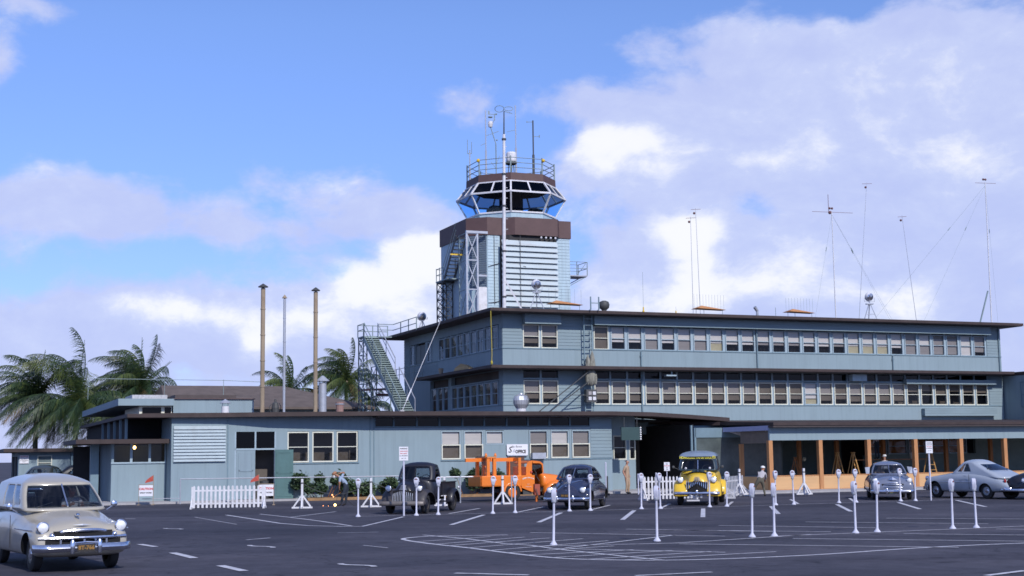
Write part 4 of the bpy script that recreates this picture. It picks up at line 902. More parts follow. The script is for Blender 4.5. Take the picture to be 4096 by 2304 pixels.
rmast('thin radio mast tilting left between the floodlight and the tallest mast',34.6,18.7,-.9,.35,1,())
p = W(41.0,9); o = thing('mast_brace','slanted dark brace post at the foot of the tallest white radio mast','brace',(p.x,p.y,10.63),TH); q = MB(); q.bar((-1.3,-.3,0),(-.05,-.08,2.9),.08); q.build('strut', m_steel, o)
# ------------------------------------------------------------------ outside steel stair to the roof
ST = uvthing('steel_stair','grey-green open steel stair with lattice legs climbing to the left end of the terminal roof','stair',-1.5,18.4,0)
O3 = (-1.5,18.4,0); a,b = Vector((0,22.2,10.55)),Vector((0,14.0,4.95))
q = MB(O3); n = 34
for k in range(n):
    t = k/n; v = a.y+(b.y-a.y)*t; z = a.z+(b.z-a.z)*t; q.box(-2.0,-1.08,v-.30,v,z-.2,z-.16); q.box(-2.0,-1.08,v-.02,v,z-.36,z-.2)
q.build('tread', mat('green_grey_tread',(.36,.45,.44),.6,var=.12), ST)
for u in (-2.03,-1.05):
    q = MB(O3); q.bar((u,a.y,a.z-.3),(u,b.y,b.z-.3),.05,.3); q.build('stringer', m_steel, ST)
    q = MB(O3)
    q.tube([(u,a.y,a.z+.85),(u,18.2,8.72)],.035,7); q.tube([(u,17.3,8.05),(u,b.y,b.z+.85)],.035,7)
    q.tube([(u,a.y,a.z+.4),(u,18.2,8.3)],.022,6)
    for t in (0,.24,.49,.6,.8,1): 
        v = a.y+(b.y-a.y)*t; z = a.z+(b.z-a.z)*t; q.cyl((u,v,z-.2),(u,v,z+.87),.028,n=6)
    q.build('handrail', m_galv if u > -1.5 else m_steel, ST)
q = MB(O3); q.box(-2.1,.1,22.2,23.6,10.42,10.5); q.build('platform', m_steel, ST)
q = MB(O3)
for z in (10.95,11.35): q.tube([(-2.08,22.2,z),(-2.08,23.6,z),(.1,23.6,z)],.03,6); q.tube([(-1.0,22.25,z),(.1,22.25,z),(.0,16.8,z)],.028,6)
for p_ in ((-2.08,22.2),(-2.08,23.6),(-1.0,23.6),(.1,23.6),(-1.0,22.25),(.05,20.4),(.03,18.6),(.0,16.8)): q.cyl((*p_,10.5),(*p_,11.38),.035,n=6)
q.build('platform_railing', m_steel, ST)
for (p0,p1,z1) in (((-2.05,23.5),(-1.45,23.5),10.42),((-2.05,22.3),(-2.05,23.5),10.42),((-2.05,19.2),(-1.05,19.2),8.1),((-2.05,20.4),(-2.05,19.2),8.2),((-1.05,17.0),(-1.05,18.2),6.6)):
    q = MB(O3); lattice(q,p0,p1,.7,4.2,z1,1.0,.05); q.build('lattice_leg', m_steel, ST)
q = MB(O3); q.bar((-2.05,23.5,6.8),(-1.05,17.0,6.6),.07,.14); q.bar((-2.05,19.2,6.3),(-1.05,19.2,6.3),.07,.14); q.build('cross_beam', mat('red_oxide',(.13,.05,.045),.7), ST)
# ------------------------------------------------------------------ wall ladder, lamp box, wood ornament
LD = uvthing('wall_ladder','tall green-grey steel ladder up the terminal front between the two window groups','ladder',6.56,4.15,4.5)
O4 = (6.56,4.15,4.5); q = MB(O4)
for u in (6.30,6.83): q.box(u-.03,u+.03,4.12,4.18,4.5,10.38); q.box(u-.03,u+.03,3.1,3.16,10.62,11.4); q.bar((u,4.15,10.38),(u,3.22,10.62),.05)
q.build('rail', m_trim, LD)
q = MB(O4); z = 4.75
while z < 10.4: q.box(6.33,6.80,4.13,4.17,z,z+.06); z += .36
q.box(6.33,6.80,3.11,3.15,11.0,11.05); q.build('rung', m_steel, LD)
LB = uvthing('lamp_box','dark square box with four white lamps hanging on the wall ladder','lamp box',6.55,3.9,5.2)
q = MB((6.55,3.9,5.2)); q.box(6.22,6.9,3.78,4.1,5.2,5.95); q.build('housing', m_steeld, LB)
for du in (-.13,.15):
    for dz in (.22,.53):
        q = MB((6.55,3.9,5.2)); q.box(6.57+du-.1,6.57+du+.1,3.74,3.779,5.2+dz-.1,5.2+dz+.1); q.build('lamp', m_white if not (du < 0 and dz > .4) else m_blindg, LB)
OR = uvthing('wood_ornament','weathered grey two-pronged wooden carving fixed to the wall ladder above the lamp box','ornament',6.55,3.85,6.15)
mo = mat('weathered_wood',(.24,.235,.20),.9,var=.45,scale=5,stretch=(2,2,.5),bump=.6,bscale=8,dirt=(.05,.055,.05),dscale=3,damt=.9)
q = MB(); q.lathe([(.06,0),(.24,.15),(.30,.5),(.27,.85),(.2,1.0),(0,1.02)],12); q.lathe([(.16,.95),(.17,1.2),(.12,1.6),(.02,1.85)],10,(-.17,0,0)); q.lathe([(.18,.95),(.19,1.25),(.13,1.75),(.02,2.1)],10,(.12,0,0)); q.lathe([(.08,.1),(.12,.4),(.10,.7),(.03,.85)],8,(.25,-.1,0)); q.lathe([(.08,.1),(.12,.35),(.10,.62),(.03,.8)],8,(-.25,-.08,0))
ob = q.build('carving', mo, OR, smooth=True)
o = uvthing('ladder_brace','pair of long dark slanting brace bars from the low roof to the wall ladder','brace',4.3,3.2,4.6)
q = MB((4.3,3.2,4.6)); q.bar((2.81,3.2,4.55),(6.3,3.6,7.0),.05); q.bar((3.44,3.1,4.55),(6.3,3.6,6.4),.05); q.bar((5.0,3.4,5.6),(6.3,3.6,5.6),.04); q.build('bar', m_steeld, o)
# ------------------------------------------------------------------ pipes and ventilators on the low roof
GP = 'tall vent pipes on the low roof'
def pipe(label,u,v,z1,r,m,cap):
    o = uvthing('vent_pipe',label,'vent pipe',u,v,4.5,GP); h = z1-4.5
    q = MB(); q.cyl((0,0,0),(0,0,h-.25),r,n=10)
    for k in range(1,5): q.lathe([(r,h*k/5-.03),(r*1.18,h*k/5-.03),(r*1.18,h*k/5+.03),(r,h*k/5+.03)],10)
    q.build('pipe', m, o)
    q = MB(); q.lathe([(0,h+.0),(cap*.1,h-.01),(cap,h-.17),(cap,h-.2),(0,h-.2)],12); q.cyl((0,0,h-.26),(0,0,h-.15),r*.5,n=6); q.build('rain_cap', m_rust if cap < .15 else m_steeld, o)
pipe('tallest rusty yellow vent pipe with a pointed cap, leftmost of three',-13.55,1.5,11.3,.115,m_rust,.27)
pipe('thin grey vent pipe between two thicker pipes',-12.4,1.5,10.75,.07,m_galv,.13)
pipe('rusty capped vent pipe beside the fat silver flue',-10.72,1.5,11.2,.11,m_rust,.24)
o = uvthing('silver_flue','fat silver flue with a conical hat right of the tall pipes','flue',-10.25,1.8,4.5)
q = MB(); q.cyl((0,0,0),(0,0,1.6),.21,n=14); q.build('flue', m_galv, o, smooth=True); q = MB(); q.lathe([(0,2.0),(.08,1.97),(.36,1.72),(.36,1.69),(0,1.69)],14); q.cyl((.15,0,1.6),(.15,0,1.72),.02,n=5); q.cyl((-.15,0,1.6),(-.15,0,1.72),.02,n=5); q.build('hat', m_galv, o)
o = uvthing('roof_vent','squat white roof vent with a small umbrella hat near the left roof corner','vent',-15.45,1.6,4.45)
q = MB(); q.cyl((0,0,0),(0,0,.4),.2,n=12); q.build('vent', m_white, o, smooth=True); q = MB(); q.lathe([(0,.78),(.3,.58),(.3,.55),(0,.55)],12); q.cyl((.14,0,.4),(.14,0,.57),.02,n=5); q.cyl((-.14,0,.4),(-.14,0,.57),.02,n=5); q.build('hat', m_galv, o)
o = uvthing('clay_vent','short terracotta brown vent drum right of the silver flue','vent',-9.25,2.0,4.5); q = MB(); q.lathe([(.2,0),(.21,.5),(.23,.52),(.23,.6),(0,.6)],12); q.build('drum', mat('terracotta',(.28,.17,.15),.8), o); q = MB(); q.lathe([(.235,.45),(.245,.46),(.245,.5),(.235,.51)],12); q.build('band', m_galv, o)
o = uvthing('roof_motor','dark fan motor on the low roof between the left and middle pipes','motor',-12.7,2.2,4.5); q = MB(); q.lathe([(.18,0),(.2,.3),(.15,.55),(.06,.6),(.05,.75),(0,.75)],10); q.build('motor_body', m_steeld, o); q = MB(); q.tube([(.25,0,0),(.3,0,.35),(.2,0,.55)],.02,5); q.tube([(-.25,0,0),(-.32,0,.35),(-.2,0,.5)],.02,5); q.build('cable', m_steeld, o)
o = uvthing('turbine_ventilator','large silver onion-shaped turbine ventilator on the low roof edge','ventilator',.87,1.0,4.5)
q = MB(); q.cyl((0,0,0),(0,0,.25),.27,n=14); q.build('neck', m_white, o, smooth=True)
q = MB(); NB = 20
for k in range(NB):
    a0 = 2*PI*k/NB
    for (r0,z0),(r1,z1) in zip([(.3,.24),(.42,.45),(.46,.68),(.40,.9)],[(.42,.45),(.46,.68),(.40,.9),(.14,1.02)]):
        q.add([(r0*math.cos(a0),r0*math.sin(a0),z0),(r0*.96*math.cos(a0+.36),r0*.96*math.sin(a0+.36),z0),(r1*.96*math.cos(a0+.36),r1*.96*math.sin(a0+.36),z1),(r1*math.cos(a0),r1*math.sin(a0),z1)],[(0,1,2,3)])
q.lathe([(.14,1.0),(.12,1.06),(0,1.08)],12); q.lathe([(0,.24),(.3,.24),(.36,.4),(.38,.68),(.3,.9),(0,1.0)],14)
q.build('turbine', m_galv, o)
q = MB(); q.cyl((0,0,1.06),(0,0,1.25),.015,n=5)
for s in (-1,1): q.tube([(0,0,1.15),(s*.3,0,1.05),(s*.48,0,.75),(s*.5,0,.2)],.012,5)
q.build('bracket', m_steel, o)
o = uvthing('wire_anchor','pale anchor block with a taut stay wire running up to the terminal roof','stay wire',-7.2+1.6,2.5,4.5)
q = MB((-5.6,2.5,4.5)); q.box(-5.9,-5.3,2.3,2.7,4.5,4.6); q.sphere((-5.6,2.5,4.62),.15,8,6,(1,1,.5)); q.build('anchor', m_concrete, o)
q = MB((-5.6,2.5,4.5)); q.cyl((-5.6,2.5,4.62),(-1.0,9.0,10.45),.015,n=5); q.cyl((-5.15,3.13,5.2),(-4.6,3.9,5.9),.04,n=6); q.build('wire', m_white, o)
o = uvthing('hose','yellow hose hanging from the roof corner down to the lower eave','hose',.02,3.25,7.3); q = MB((.02,3.25,7.3)); q.tube([(.0,3.22,7.33),(.03,3.22,7.9),(-.02,3.22,10.4)],.022,6); q.sphere((.0,3.2,7.42),.07,7,6,(1,1,1.8)); q.build('hose', mat('yellow_hose',(.42,.34,.04),.6), o)
o = uvthing('cardboard_pile','torn cardboard and a bucket lying on the left ledge of the terminal','cardboard',.3,8.5,7.32)
q = MB((.3,8.5,7.32)); q.add([(.1,7.2,7.33),(.1,9.9,7.33),(.5,9.9,7.35),(.5,7.2,7.33),(.1,7.4,7.5),(.1,8.6,7.72),(.15,9.8,7.52),(.5,8.4,7.62)],[(0,1,2,3),(0,4,5,6,1),(0,3,7,4),(4,7,5),(5,7,6),(6,7,2,1),(3,2,7)]); q.build('cardboard', mat('cardboard',(.42,.30,.15),.9), o)
q = MB((.3,8.5,7.32)); q.lathe([(0,7.33),(.13,7.33),(.17,7.68),(0,7.7)],9,(.3,12.8,0)); q.build('bucket', m_rust, o)
# ------------------------------------------------------------------ vehicles
def paint(name, col, rough=.3, coat=.5, dirt=None, damt=.3): return mat(name, col, rough, var=.05, scale=2, coat=coat, dirt=dirt or tuple(c*.5+.03 for c in col), dscale=1.5, damt=damt)
def loft_body(parent, name, stations, m, cuts=(), sub=2):
    """closed body from half sections [(y,z) top centre -> bottom centre] along x; cuts: wheel arches (x,z,r,depth,halfwidth)"""
    vs=[]; fs=[]; k=len(stations[0][1]); ringn=2*k-2
    for x,pts in stations:
        vs += [(x,y,z) for y,z in pts]+[(x,-y,z) for y,z in pts[-2:0:-1]]
    ns=len(stations)
    for i in range(ns-1):
        for j in range(ringn): fs.append((i*ringn+j,i*ringn+(j+1)%ringn,(i+1)*ringn+(j+1)%ringn,(i+1)*ringn+j))
    def cap(b):
        # mirrored quads across the section so the end stays smooth
        out=[]
        for j in range(k-1):
            l0,l1=b+j,b+j+1; r0=b+(ringn-j)%ringn; r1=b+(ringn-j-1)%ringn
            q=[l0,l1,r1,r0]; q2=[]
            for t in q:
                if t not in q2: q2.append(t)
            if len(q2)>2: out.append(tuple(q2))
        return out
    fs += cap(0)+cap((ns-1)*ringn)
    q=MB(); q.add(vs,fs); o=q.build(name,[m],parent,smooth=True)
    ss=o.modifiers.new('s','SUBSURF'); ss.levels=sub; ss.render_levels=sub; bake(o)
    if cuts:
        c=MB()
        for x,z,r,hw,dep in cuts:
            for s in (-1,1): c.cyl((x,s*(hw-dep),z),(x,s*(hw+.3),z),r,n=28)
        co=c.build('cutter',[m_black]); b=o.modifiers.new('b','BOOLEAN'); b.operation='DIFFERENCE'; b.object=co; b.solver='EXACT'
        try: b.material_mode='TRANSFER'
        except Exception: pass
        co.parent=parent; bpy.context.view_layer.update(); bake(o); cm=co.data; bpy.data.objects.remove(co); bpy.data.meshes.remove(cm)
    for p in o.data.polygons: p.use_smooth=True
    try: o.data.set_sharp_from_angle(angle=R(40))
    except Exception: pass
    return o
def greenhouse(parent, base, top, panes, m, crown=.1, rc=(.22,.3), gm=None, name='roof'):
    """shell from belt line to roof; base/top = (xfront,xrear,halfwidth,z); panes listed by edge and height"""
    NF,NA,NS=12,5,20; rows=10; seg=[]
    for i in range(NF): seg.append(('front',-1+2*i/NF))
    for i in range(NA): seg.append(('fl',i/NA))
    for i in range(NS): seg.append(('left',1-2*i/NS))
    for i in range(NA): seg.append(('rl',i/NA))
    for i in range(NF): seg.append(('rear',1-2*i/NF))
    for i in range(NA): seg.append(('rr',i/NA))
    for i in range(NS): seg.append(('right',-1+2*i/NS))
    for i in range(NA): seg.append(('fr',i/NA))
    n=len(seg)
    def pt(s,h,sc=1.0,dz=0):
        e=min(h,1); L=lambda a,b:a+(b-a)*e
        xf,xr,w,z=[L(a,b) for a,b in zip(base,top)]; cx_=(xf+xr)/2; a=(xf-xr)/2*sc; b=(w+.025*math.sin(PI*e))*sc; r=L(*rc)*sc
        r=min(r,a*.95,b*.95); k,t=s
        bow=.10*sc      # slight plan curvature of front and rear
        if k=='front': y=t*(b-r); p=(a-bow*(t*t)*.35,y)
        elif k=='rear': y=t*(b-r); p=(-a+bow*(t*t)*.35,y)
        elif k=='left': p=(t*(a-r),b)
        elif k=='right': p=(t*(a-r),-b)
        else:
            sx,sy,a0={'fl':(1,1,0),'rl':(-1,1,90),'rr':(-1,-1,180),'fr':(1,-1,270)}[k]; an=R(a0+90*t)
            fx=bow*.35*max(0,math.cos(an)*sx)
            p=(sx*(a-r)+r*math.cos(an)-sx*fx, sy*(b-r)+r*math.sin(an))
        return (cx_+p[0],p[1],z+dz)
    rings=[[pt(s,h/rows) for s in seg] for h in range(rows+1)]
    for kk in range(1,9):
        sc=math.cos(kk/9*PI/2)**.8; rings.append([pt(s,1,sc,crown*(1-sc**2.4)) for s in seg])
    def where(i):
        k,t=seg[i]; return k,t
    def inpane(i,hrow):
        h=(hrow+.5)/rows; k,t=where(i)
        for j,(edge,a,b,h0,h1,wrap) in enumerate(panes):
            if not (h0<=h<=h1): continue
            if k==edge:
                lo,hi=min(a,b),max(a,b); step=2/(NF if edge in('front','rear') else NS); mid=t+(step/2 if k in('front','right') else -step/2)
                if lo<=mid<=hi: return j
            if wrap:
                w=wrap/NA; m_=t+.5/NA
                if edge=='front' and ((k=='fl' and m_<w) or (k=='fr' and m_>1-w)): return j
                if edge=='rear' and ((k=='rl' and m_>1-w) or (k=='rr' and m_<w)): return j
        return -1
    vs=[p for r_ in rings for p in r_]; N_=len(rings); cz=top[3]+crown; vs.append(((top[0]+top[1])/2,0,cz)); bodyf=[]; pf={}
    for h in range(N_-1):
        for i in range(n):
            f=(h*n+i,h*n+(i+1)%n,(h+1)*n+(i+1)%n,(h+1)*n+i); j=inpane(i,h) if h<rows else -1
            if j<0: bodyf.append(f)
            else: pf.setdefault(j,[]).append(f)
    for i in range(n): bodyf.append(((N_-1)*n+i,(N_-1)*n+(i+1)%n,len(vs)-1))
    q=MB(); q.add(vs,bodyf); o=q.build(name,[m],parent,smooth=35)
    sol=o.modifiers.new('t','SOLIDIFY'); sol.thickness=.03; sol.offset=-1; bake(o)
    for j,fl in pf.items():
        used=sorted({i for f in fl for i in f}); mp={a:b for b,a in enumerate(used)}
        q=MB(); q.add([vs[i] for i in used],[[mp[i] for i in f] for f in fl]); nm={'front':'windshield','rear':'rear_window'}.get(panes[j][0],'side_window'); q.build(nm,[gm or m_glassc],parent,smooth=True,fixn=False)
    return o
def wheel(parent,x,y,r,w,m_rim,hub=True,side=1,white=False):
    q=MB(); q.lathe([(r*.55,-w/2),(r*.86,-w/2),(r*.97,-w*.38),(r,-w*.2),(r,w*.2),(r*.97,w*.38),(r*.86,w/2),(r*.55,w/2)],24,(0,0,0),'y'); o=q.build('wheel',[m_rubber],parent,smooth=True,loc=(x,y,r))
    q=MB(); s=side; q.lathe([(r*.62,s*w*.50),(r*.60,s*w*.30),(r*.45,s*w*.34),(r*.40,s*w*.42),(0,s*w*.42)],20,(0,0,0),'y'); q.build('rim',[m_rim],o,smooth=True)
    if hub: q=MB(); q.lathe([(r*.33,s*w*.42),(r*.28,s*w*.52),(0,s*w*.56)],16,(0,0,0),'y'); q.build('hubcap',[m_chrome],o,smooth=True)
    return o
m_chrome.node_tree.nodes['Principled BSDF'].inputs['Roughness'].default_value=.2
m_lens=mat('headlamp_glass',(.80,.82,.86),.08,var=.03,coat=1)
def headlight(parent,x,y,z,r,m_bezel=None,deep=.12):
    q=MB(); q.lathe([(r*.5,-deep),(r*1.05,-.03),(r*1.15,.0),(r*1.12,.03),(r*.96,.04)],18,(0,0,0),'x'); o=q.build('headlight',[m_bezel or m_chrome],parent,smooth=True,loc=(x,y,z))
    q=MB(); q.lathe([(r*.97,.025),(r*.7,.055),(0,.07)],18,(0,0,0),'x'); q.build('lens',[m_lens],o,smooth=True); return o
def bumper(parent,x,hw,z,h,m,wrap=.35,name='bumper',depth=.05,guards=(),sgn=1):
    """curved bumper bar with a rounded face, bending back at the ends"""
    q=MB(); n=20; prof=[(-.5,-.2),(-.35,.6),(0,1),(.35,.6),(.5,-.2)]; vs=[]
    for i in range(n+1):
        t=-1+2*i/n; y=t*hw; bx=x-sgn*(wrap*max(0,abs(t)-.80)**1.4/.2**1.4*.6+.06*t*t)
        for pz,px in prof: vs.append((bx+sgn*px*depth,y,z+pz*h))
    k=len(prof); q.add(vs,[(i*k+j,(i+1)*k+j,(i+1)*k+j+1,i*k+j+1) for i in range(n) for j in range(k-1)]+[(i*k,i*k+k-1,(i+1)*k+k-1,(i+1)*k) for i in range(n)]+[tuple(range(k)),tuple(range(n*k,n*k+k))])
    o=q.build(name,[m],parent,smooth=True)
    for gy in guards:
        q=MB(); q.lathe([(0,z-h*.75),(.035,z-h*.7),(.05,z),(.045,z+h*.8),(.02,z+h*1.1),(0,z+h*1.12)],10,(x+sgn*.05,gy,0)); q.build('bumper_guard',[m],o,smooth=True)
    return o
def plate(parent,x,z,w,h,txt,bgm,txm,sgn=1,y=0):
    q=MB(); q.box(x-.008,x+.008,y-w/2,y+w/2,z-h/2,z+h/2); o=q.build('licence_plate',[bgm],parent)
    text_mesh('plate_lettering',txt,h*.75,txm,o,(x+sgn*.012,y,z),(PI/2,0,PI/2*sgn),bold=.004); return o
m_platebg=mat('black_plate',(.03,.025,.02),.5); m_platetx=mat('orange_plate_lettering',(.30,.16,.035),.5); m_plategrn=mat('green_plate',(.05,.09,.06),.5)
def seats(parent,xs,w,z0,z1):
    for x in xs:
        q=MB(); q.box(x-.45,x+.1,-w,w,z0-.3,z0); q.box(x-.5,x-.35,-w,w,z0-.1,z1); q.build('seat',[m_dark],parent)
def steering(parent,x,y,z):
    q=MB()
    pts=[Vector((x-.06*math.sin(t),y+.2*math.cos(t),z+.19*math.sin(t))) for t in [2*PI*i/14 for i in range(15)]]; q.tube(pts,.014,5); q.cyl((x,y,z),(x+.45,y,z-.3),.02,n=6); q.build('steering_wheel',[m_steeld],parent)
def sec(zc,ys,zs,yv,zv,yf,zf,w,zw,zb=.26): return [(0,zc),(ys,zs),(yv,zv),(yf,zf),(w,zw),(w,(zw+zb)*.52),(w*.985,zb+.1),(w*.88,zb),(0,zb)]
# ---- 1) cream wagon in the foreground
def cream_wagon():
    fwd=Vector((.525,-.851,0)); c=Vector((-8.34,27.4,0))-fwd*2.33
    T=thing('panel_wagon','cream two-door panel wagon driving towards the camera at the lower left with chrome grille','wagon',c,math.atan2(fwd.y,fwd.x))
    m=paint('cream_car_paint',(.385,.355,.295)); st=[
     (2.20,sec(.60,.35,.60,.6,.58,.72,.57,.80,.50,.36)),(2.16,sec(.80,.35,.79,.62,.76,.76,.76,.86,.60,.32)),(2.02,sec(.93,.38,.91,.62,.87,.77,.92,.91,.72,.28)),(1.72,sec(1.03,.42,1.0,.63,.90,.78,.965,.935,.78)),
     (1.2,sec(1.12,.46,1.09,.64,.95,.79,.985,.935,.80)),(.9,sec(1.19,.58,1.16,.72,1.03,.83,1.0,.935,.82)),(.3,sec(1.2,.6,1.19,.76,1.16,.86,1.06,.935,.85)),(-.7,sec(1.2,.6,1.19,.77,1.17,.87,1.06,.935,.85)),
     (-1.3,sec(1.2,.6,1.19,.77,1.15,.88,1.0,.955,.84)),(-2.1,sec(1.2,.6,1.18,.76,1.12,.86,.95,.93,.80,.30)),(-2.6,sec(1.15,.55,1.12,.7,1.05,.8,.9,.86,.75,.36)),(-2.68,sec(1.05,.5,1.02,.62,.96,.7,.86,.76,.7,.42))]
    loft_body(T,'body',st,m,[(1.46,.34,.42,.935,.34),(-1.46,.34,.40,.935,.34)])
    greenhouse(T,(1.0,-2.58,.83,1.15),(.30,-2.42,.68,1.70),[('front',-1,1,.10,.90,3),('left',.92,.45,.18,.86,0),('left',.38,-.2,.18,.86,0),('right',.92,.45,.18,.86,0),('right',.38,-.2,.18,.86,0),('rear',-.9,.9,.2,.8,0)],m,crown=.19,rc=(.36,.36))
    q=MB(); q.bar((.95,0,1.22),(.38,0,1.66),.03); q.build('windshield_divider',[m_chrome],T)
    seats(T,(-.25,),.68,1.0,1.38); steering(T,.38,.36,1.22)
    for x in (1.46,-1.46):
        for s in (1,-1): wheel(T,x,s*.74,.345,.19,m,side=s)
    for s in (1,-1): headlight(T,2.10,s*.75,.86,.105)
    bumper(T,2.37,.945,.47,.15,m_chrome,guards=(.26,-.26)); bumper(T,-2.8,.92,.5,.15,m_chrome,sgn=-1)
    g=MB(); g.tube([Vector((2.235-.12*(t*t),t*.62,.80-.11*abs(t)**3.2)) for t in [-1+k/8 for k in range(17)]],.033,8); g.tube([Vector((2.27-.13*(t*t),t*.84,.655)) for t in [-1+k/8 for k in range(17)]],.036,8)
    for k in range(-3,4): y=k*.22; g.bar((2.27-.13*(y/.8)**2,y,.65),(2.27-.13*(y/.8)**2,y,.50),.036)
    g.sphere((2.19,.60,.70),.06,8,6); g.sphere((2.19,-.60,.70),.06,8,6); g.build('grille',[m_chrome],T,smooth=True)
    g=MB(); g.box(2.06,2.205,-.56,.56,.67,.785); g.box(2.08,2.205,-.72,.72,.50,.645); g.build('grille_opening',[m_black],T)
    q=MB(); q.add([(2.12,-.19,.90),(2.135,0,.915),(2.12,.19,.90),(2.14,0,.885),(2.09,0,.91)],[(0,3,1),(1,3,2),(0,1,4),(1,2,4)]); q.build('bonnet_emblem',[m_galv],T)
    q=MB(); q.lathe([(0,-.2),(.03,-.12),(.035,.05),(.01,.16),(0,.17)],8,(1.72,0,1.075),'x'); q.build('bonnet_ornament',[m_chrome],T,smooth=True)
    for s in (1,-1):
        q=MB(); q.tube([(2.0,s*.925,.80),(1.2,s*.955,.80),(.6,s*.955,.80)],.012,5); q.build('side_trim',[m_chrome],T)
        q=MB(); q.tube([(.92,s*.60,1.22),(.5,s*.2,1.30)],.008,4); q.build('wiper',[m_steeld],T)
        q=MB(); q.cyl((.55,s*.90,1.12),(.55,s*1.02,1.2),.012,n=5); q.sphere((.55,s*1.05,1.24),.07,8,6,(.5,1,1)); q.build('side_mirror',[m_chrome],T)
        q=MB(); q.box(.12,.14,s*.936,s*.945,.4,1.05); q.box(-1.12,-1.10,s*.936,s*.945,.5,1.05); q.build('door_seam',[m_dark],T)
        q=MB(); q.bar((-.95,s*.96,.98),(-.8,s*.96,.98),.02); q.build('door_handle',[m_chrome],T)
    plate(T,2.435,.47,.34,.14,'8T-766',m_platebg,m_platetx)
    for s in (1,-1):
        q=MB(); q.tube([(2.35,s*.20,.42),(2.43,s*.24,.45),(2.43,s*.22,.56),(2.41,0,.575)],.022,6); q.build('plate_guard',[m_chrome],T)
    return T
WAGON=cream_wagon()
# ---- 2) old pickup / 5) yellow van share their front
def fender(parent,cx_,y0,y1,R0,m,fx=1.3,rx=1.15,a0=-12,a1=196,zc=.42,drop=.16,name='fender'):
    """mudguard arched over a wheel between y0 (inner) and y1 (outer)"""
    n=22; cols=[(0,1.0),(.25,1.015),(.55,1.0),(.80,.95),(.94,.86),(1.0,.74)]; vs=[]
    for i in range(n+1):
        a=R(a0+(a1-a0)*i/n); ex=fx if math.cos(a)>0 else rx
        for t,k in cols:
            rr=R0*k if k>.9 else R0-(1-k)*R0
            vs.append((cx_+math.cos(a)*rr*ex,y0+(y1-y0)*t,max(.2,zc+math.sin(a)*rr*1.06)))
    k=len(cols); q=MB(); q.add(vs,[(i*k+j,i*k+j+1,(i+1)*k+j+1,(i+1)*k+j) for i in range(n) for j in range(k-1)])
    o=q.build(name,[m],parent,smooth=60); s=o.modifiers.new('t','SOLIDIFY'); s.thickness=.03; s.offset=-1; ss=o.modifiers.new('s','SUBSURF'); ss.levels=1; ss.render_levels=1; bake(o)
    for p in o.data.polygons: p.use_smooth=True
    return o
def truck_front(T,k,mf,mh,grille_m,bar_style,topm=None):
    """long-nosed forties truck front, scale k: hood, grille, fenders, lamps, bumper; front axle at x=0"""
    S=lambda *p:tuple(a*k for a in p)
    hs=[(.56,[(0,.62),(.2,.62),(.28,.58),(.30,.45),(.28,.38),(0,.38)]),(.54,[(0,1.0),(.16,.98),(.28,.90),(.36,.72),(.34,.38),(0,.36)]),(.42,[(0,1.14),(.18,1.12),(.31,1.02),(.41,.78),(.40,.40),(0,.38)]),
        (.0,[(0,1.22),(.22,1.19),(.37,1.07),(.46,.8),(.46,.42),(0,.42)]),(-.5,[(0,1.27),(.28,1.24),(.45,1.10),(.54,.82),(.54,.42),(0,.42)]),(-.72,[(0,1.30),(.36,1.27),(.58,1.14),(.64,.85),(.64,.42),(0,.42)])]
    loft_body(T,'hood',[(x*k,[(y*k,z*k) for y,z in p]) for x,p in hs],mh,sub=2)
    for s in (1,-1):
        fender(T,0,s*.36*k,s*.90*k,.50*k,mf,fx=1.22,rx=1.75,zc=.40*k,a0=-8,a1=192)
        q=MB(); q.add([S(-.2,s*.36,.86),S(.5,s*.36,.6),S(.62,s*.36,.42),S(.62,s*.62,.42),S(.5,s*.62,.64),S(-.2,s*.62,.88)],[(0,1,4,5),(1,2,3,4)]); q.build('fender_valley',[mf],T,smooth=True)
        q=MB(); q.lathe([(0,-.20*k),(.06*k,-.17*k),(.10*k,-.04*k),(.118*k,.03*k)],14,S(.36,s*.62,.95),'x'); q.cyl(S(.33,s*.62,.95),S(.30,s*.62,.80),.05*k,n=8); q.build('lamp_pod',[mf],T,smooth=True)
        headlight(T,.40*k,s*.62*k,.95*k,.105*k,deep=.03)
    return T
def waterfall_grille(T,k,m,v_shape=False,name='grille'):
    q=MB(); n=6
    for i in range(n):
        for s in (1,-1):
            y=(.035+.070*i)*k; x=.665*k-.13*k*(i/n)**2
            z1=(.86-.02*i)*k if not v_shape else (.84+.014*i)*k; z0=(.42+.012*i)*k if not v_shape else (.80-.042*i)*k
            q.tube([(x-.05*k,s*y,z1),(x,s*y,(z1+z0)/2+.04*k),(x+.012,s*y,z0)],.0145*k,6)
    o=q.build(name,[m],T,smooth=True)
    q=MB()
    for i in range(4):
        z=(.92+.045*i)*k; pts=[((.60-.3*abs(t)**2*.4-.035*i)*k,t*.19*k,z+(-.03*t*t)*k) for t in (-1,-.6,-.2,.2,.6,1)]; q.tube(pts,.014*k,6)
    q.build('hood_bars',[m],o,smooth=True)
    q=MB(); q.add([(.545*k,-.41*k,.40*k),(.545*k,.41*k,.40*k),(.50*k,.41*k,.86*k),(.585*k,.1*k,.90*k),(.585*k,-.1*k,.90*k),(.50*k,-.41*k,.86*k),(.635*k,0,.42*k),(.64*k,0,.86*k)],[(0,6,7,4,5),(6,1,2,3,7),(7,3,4)]); q.build('grille_backing',[m_black],o)
    return o
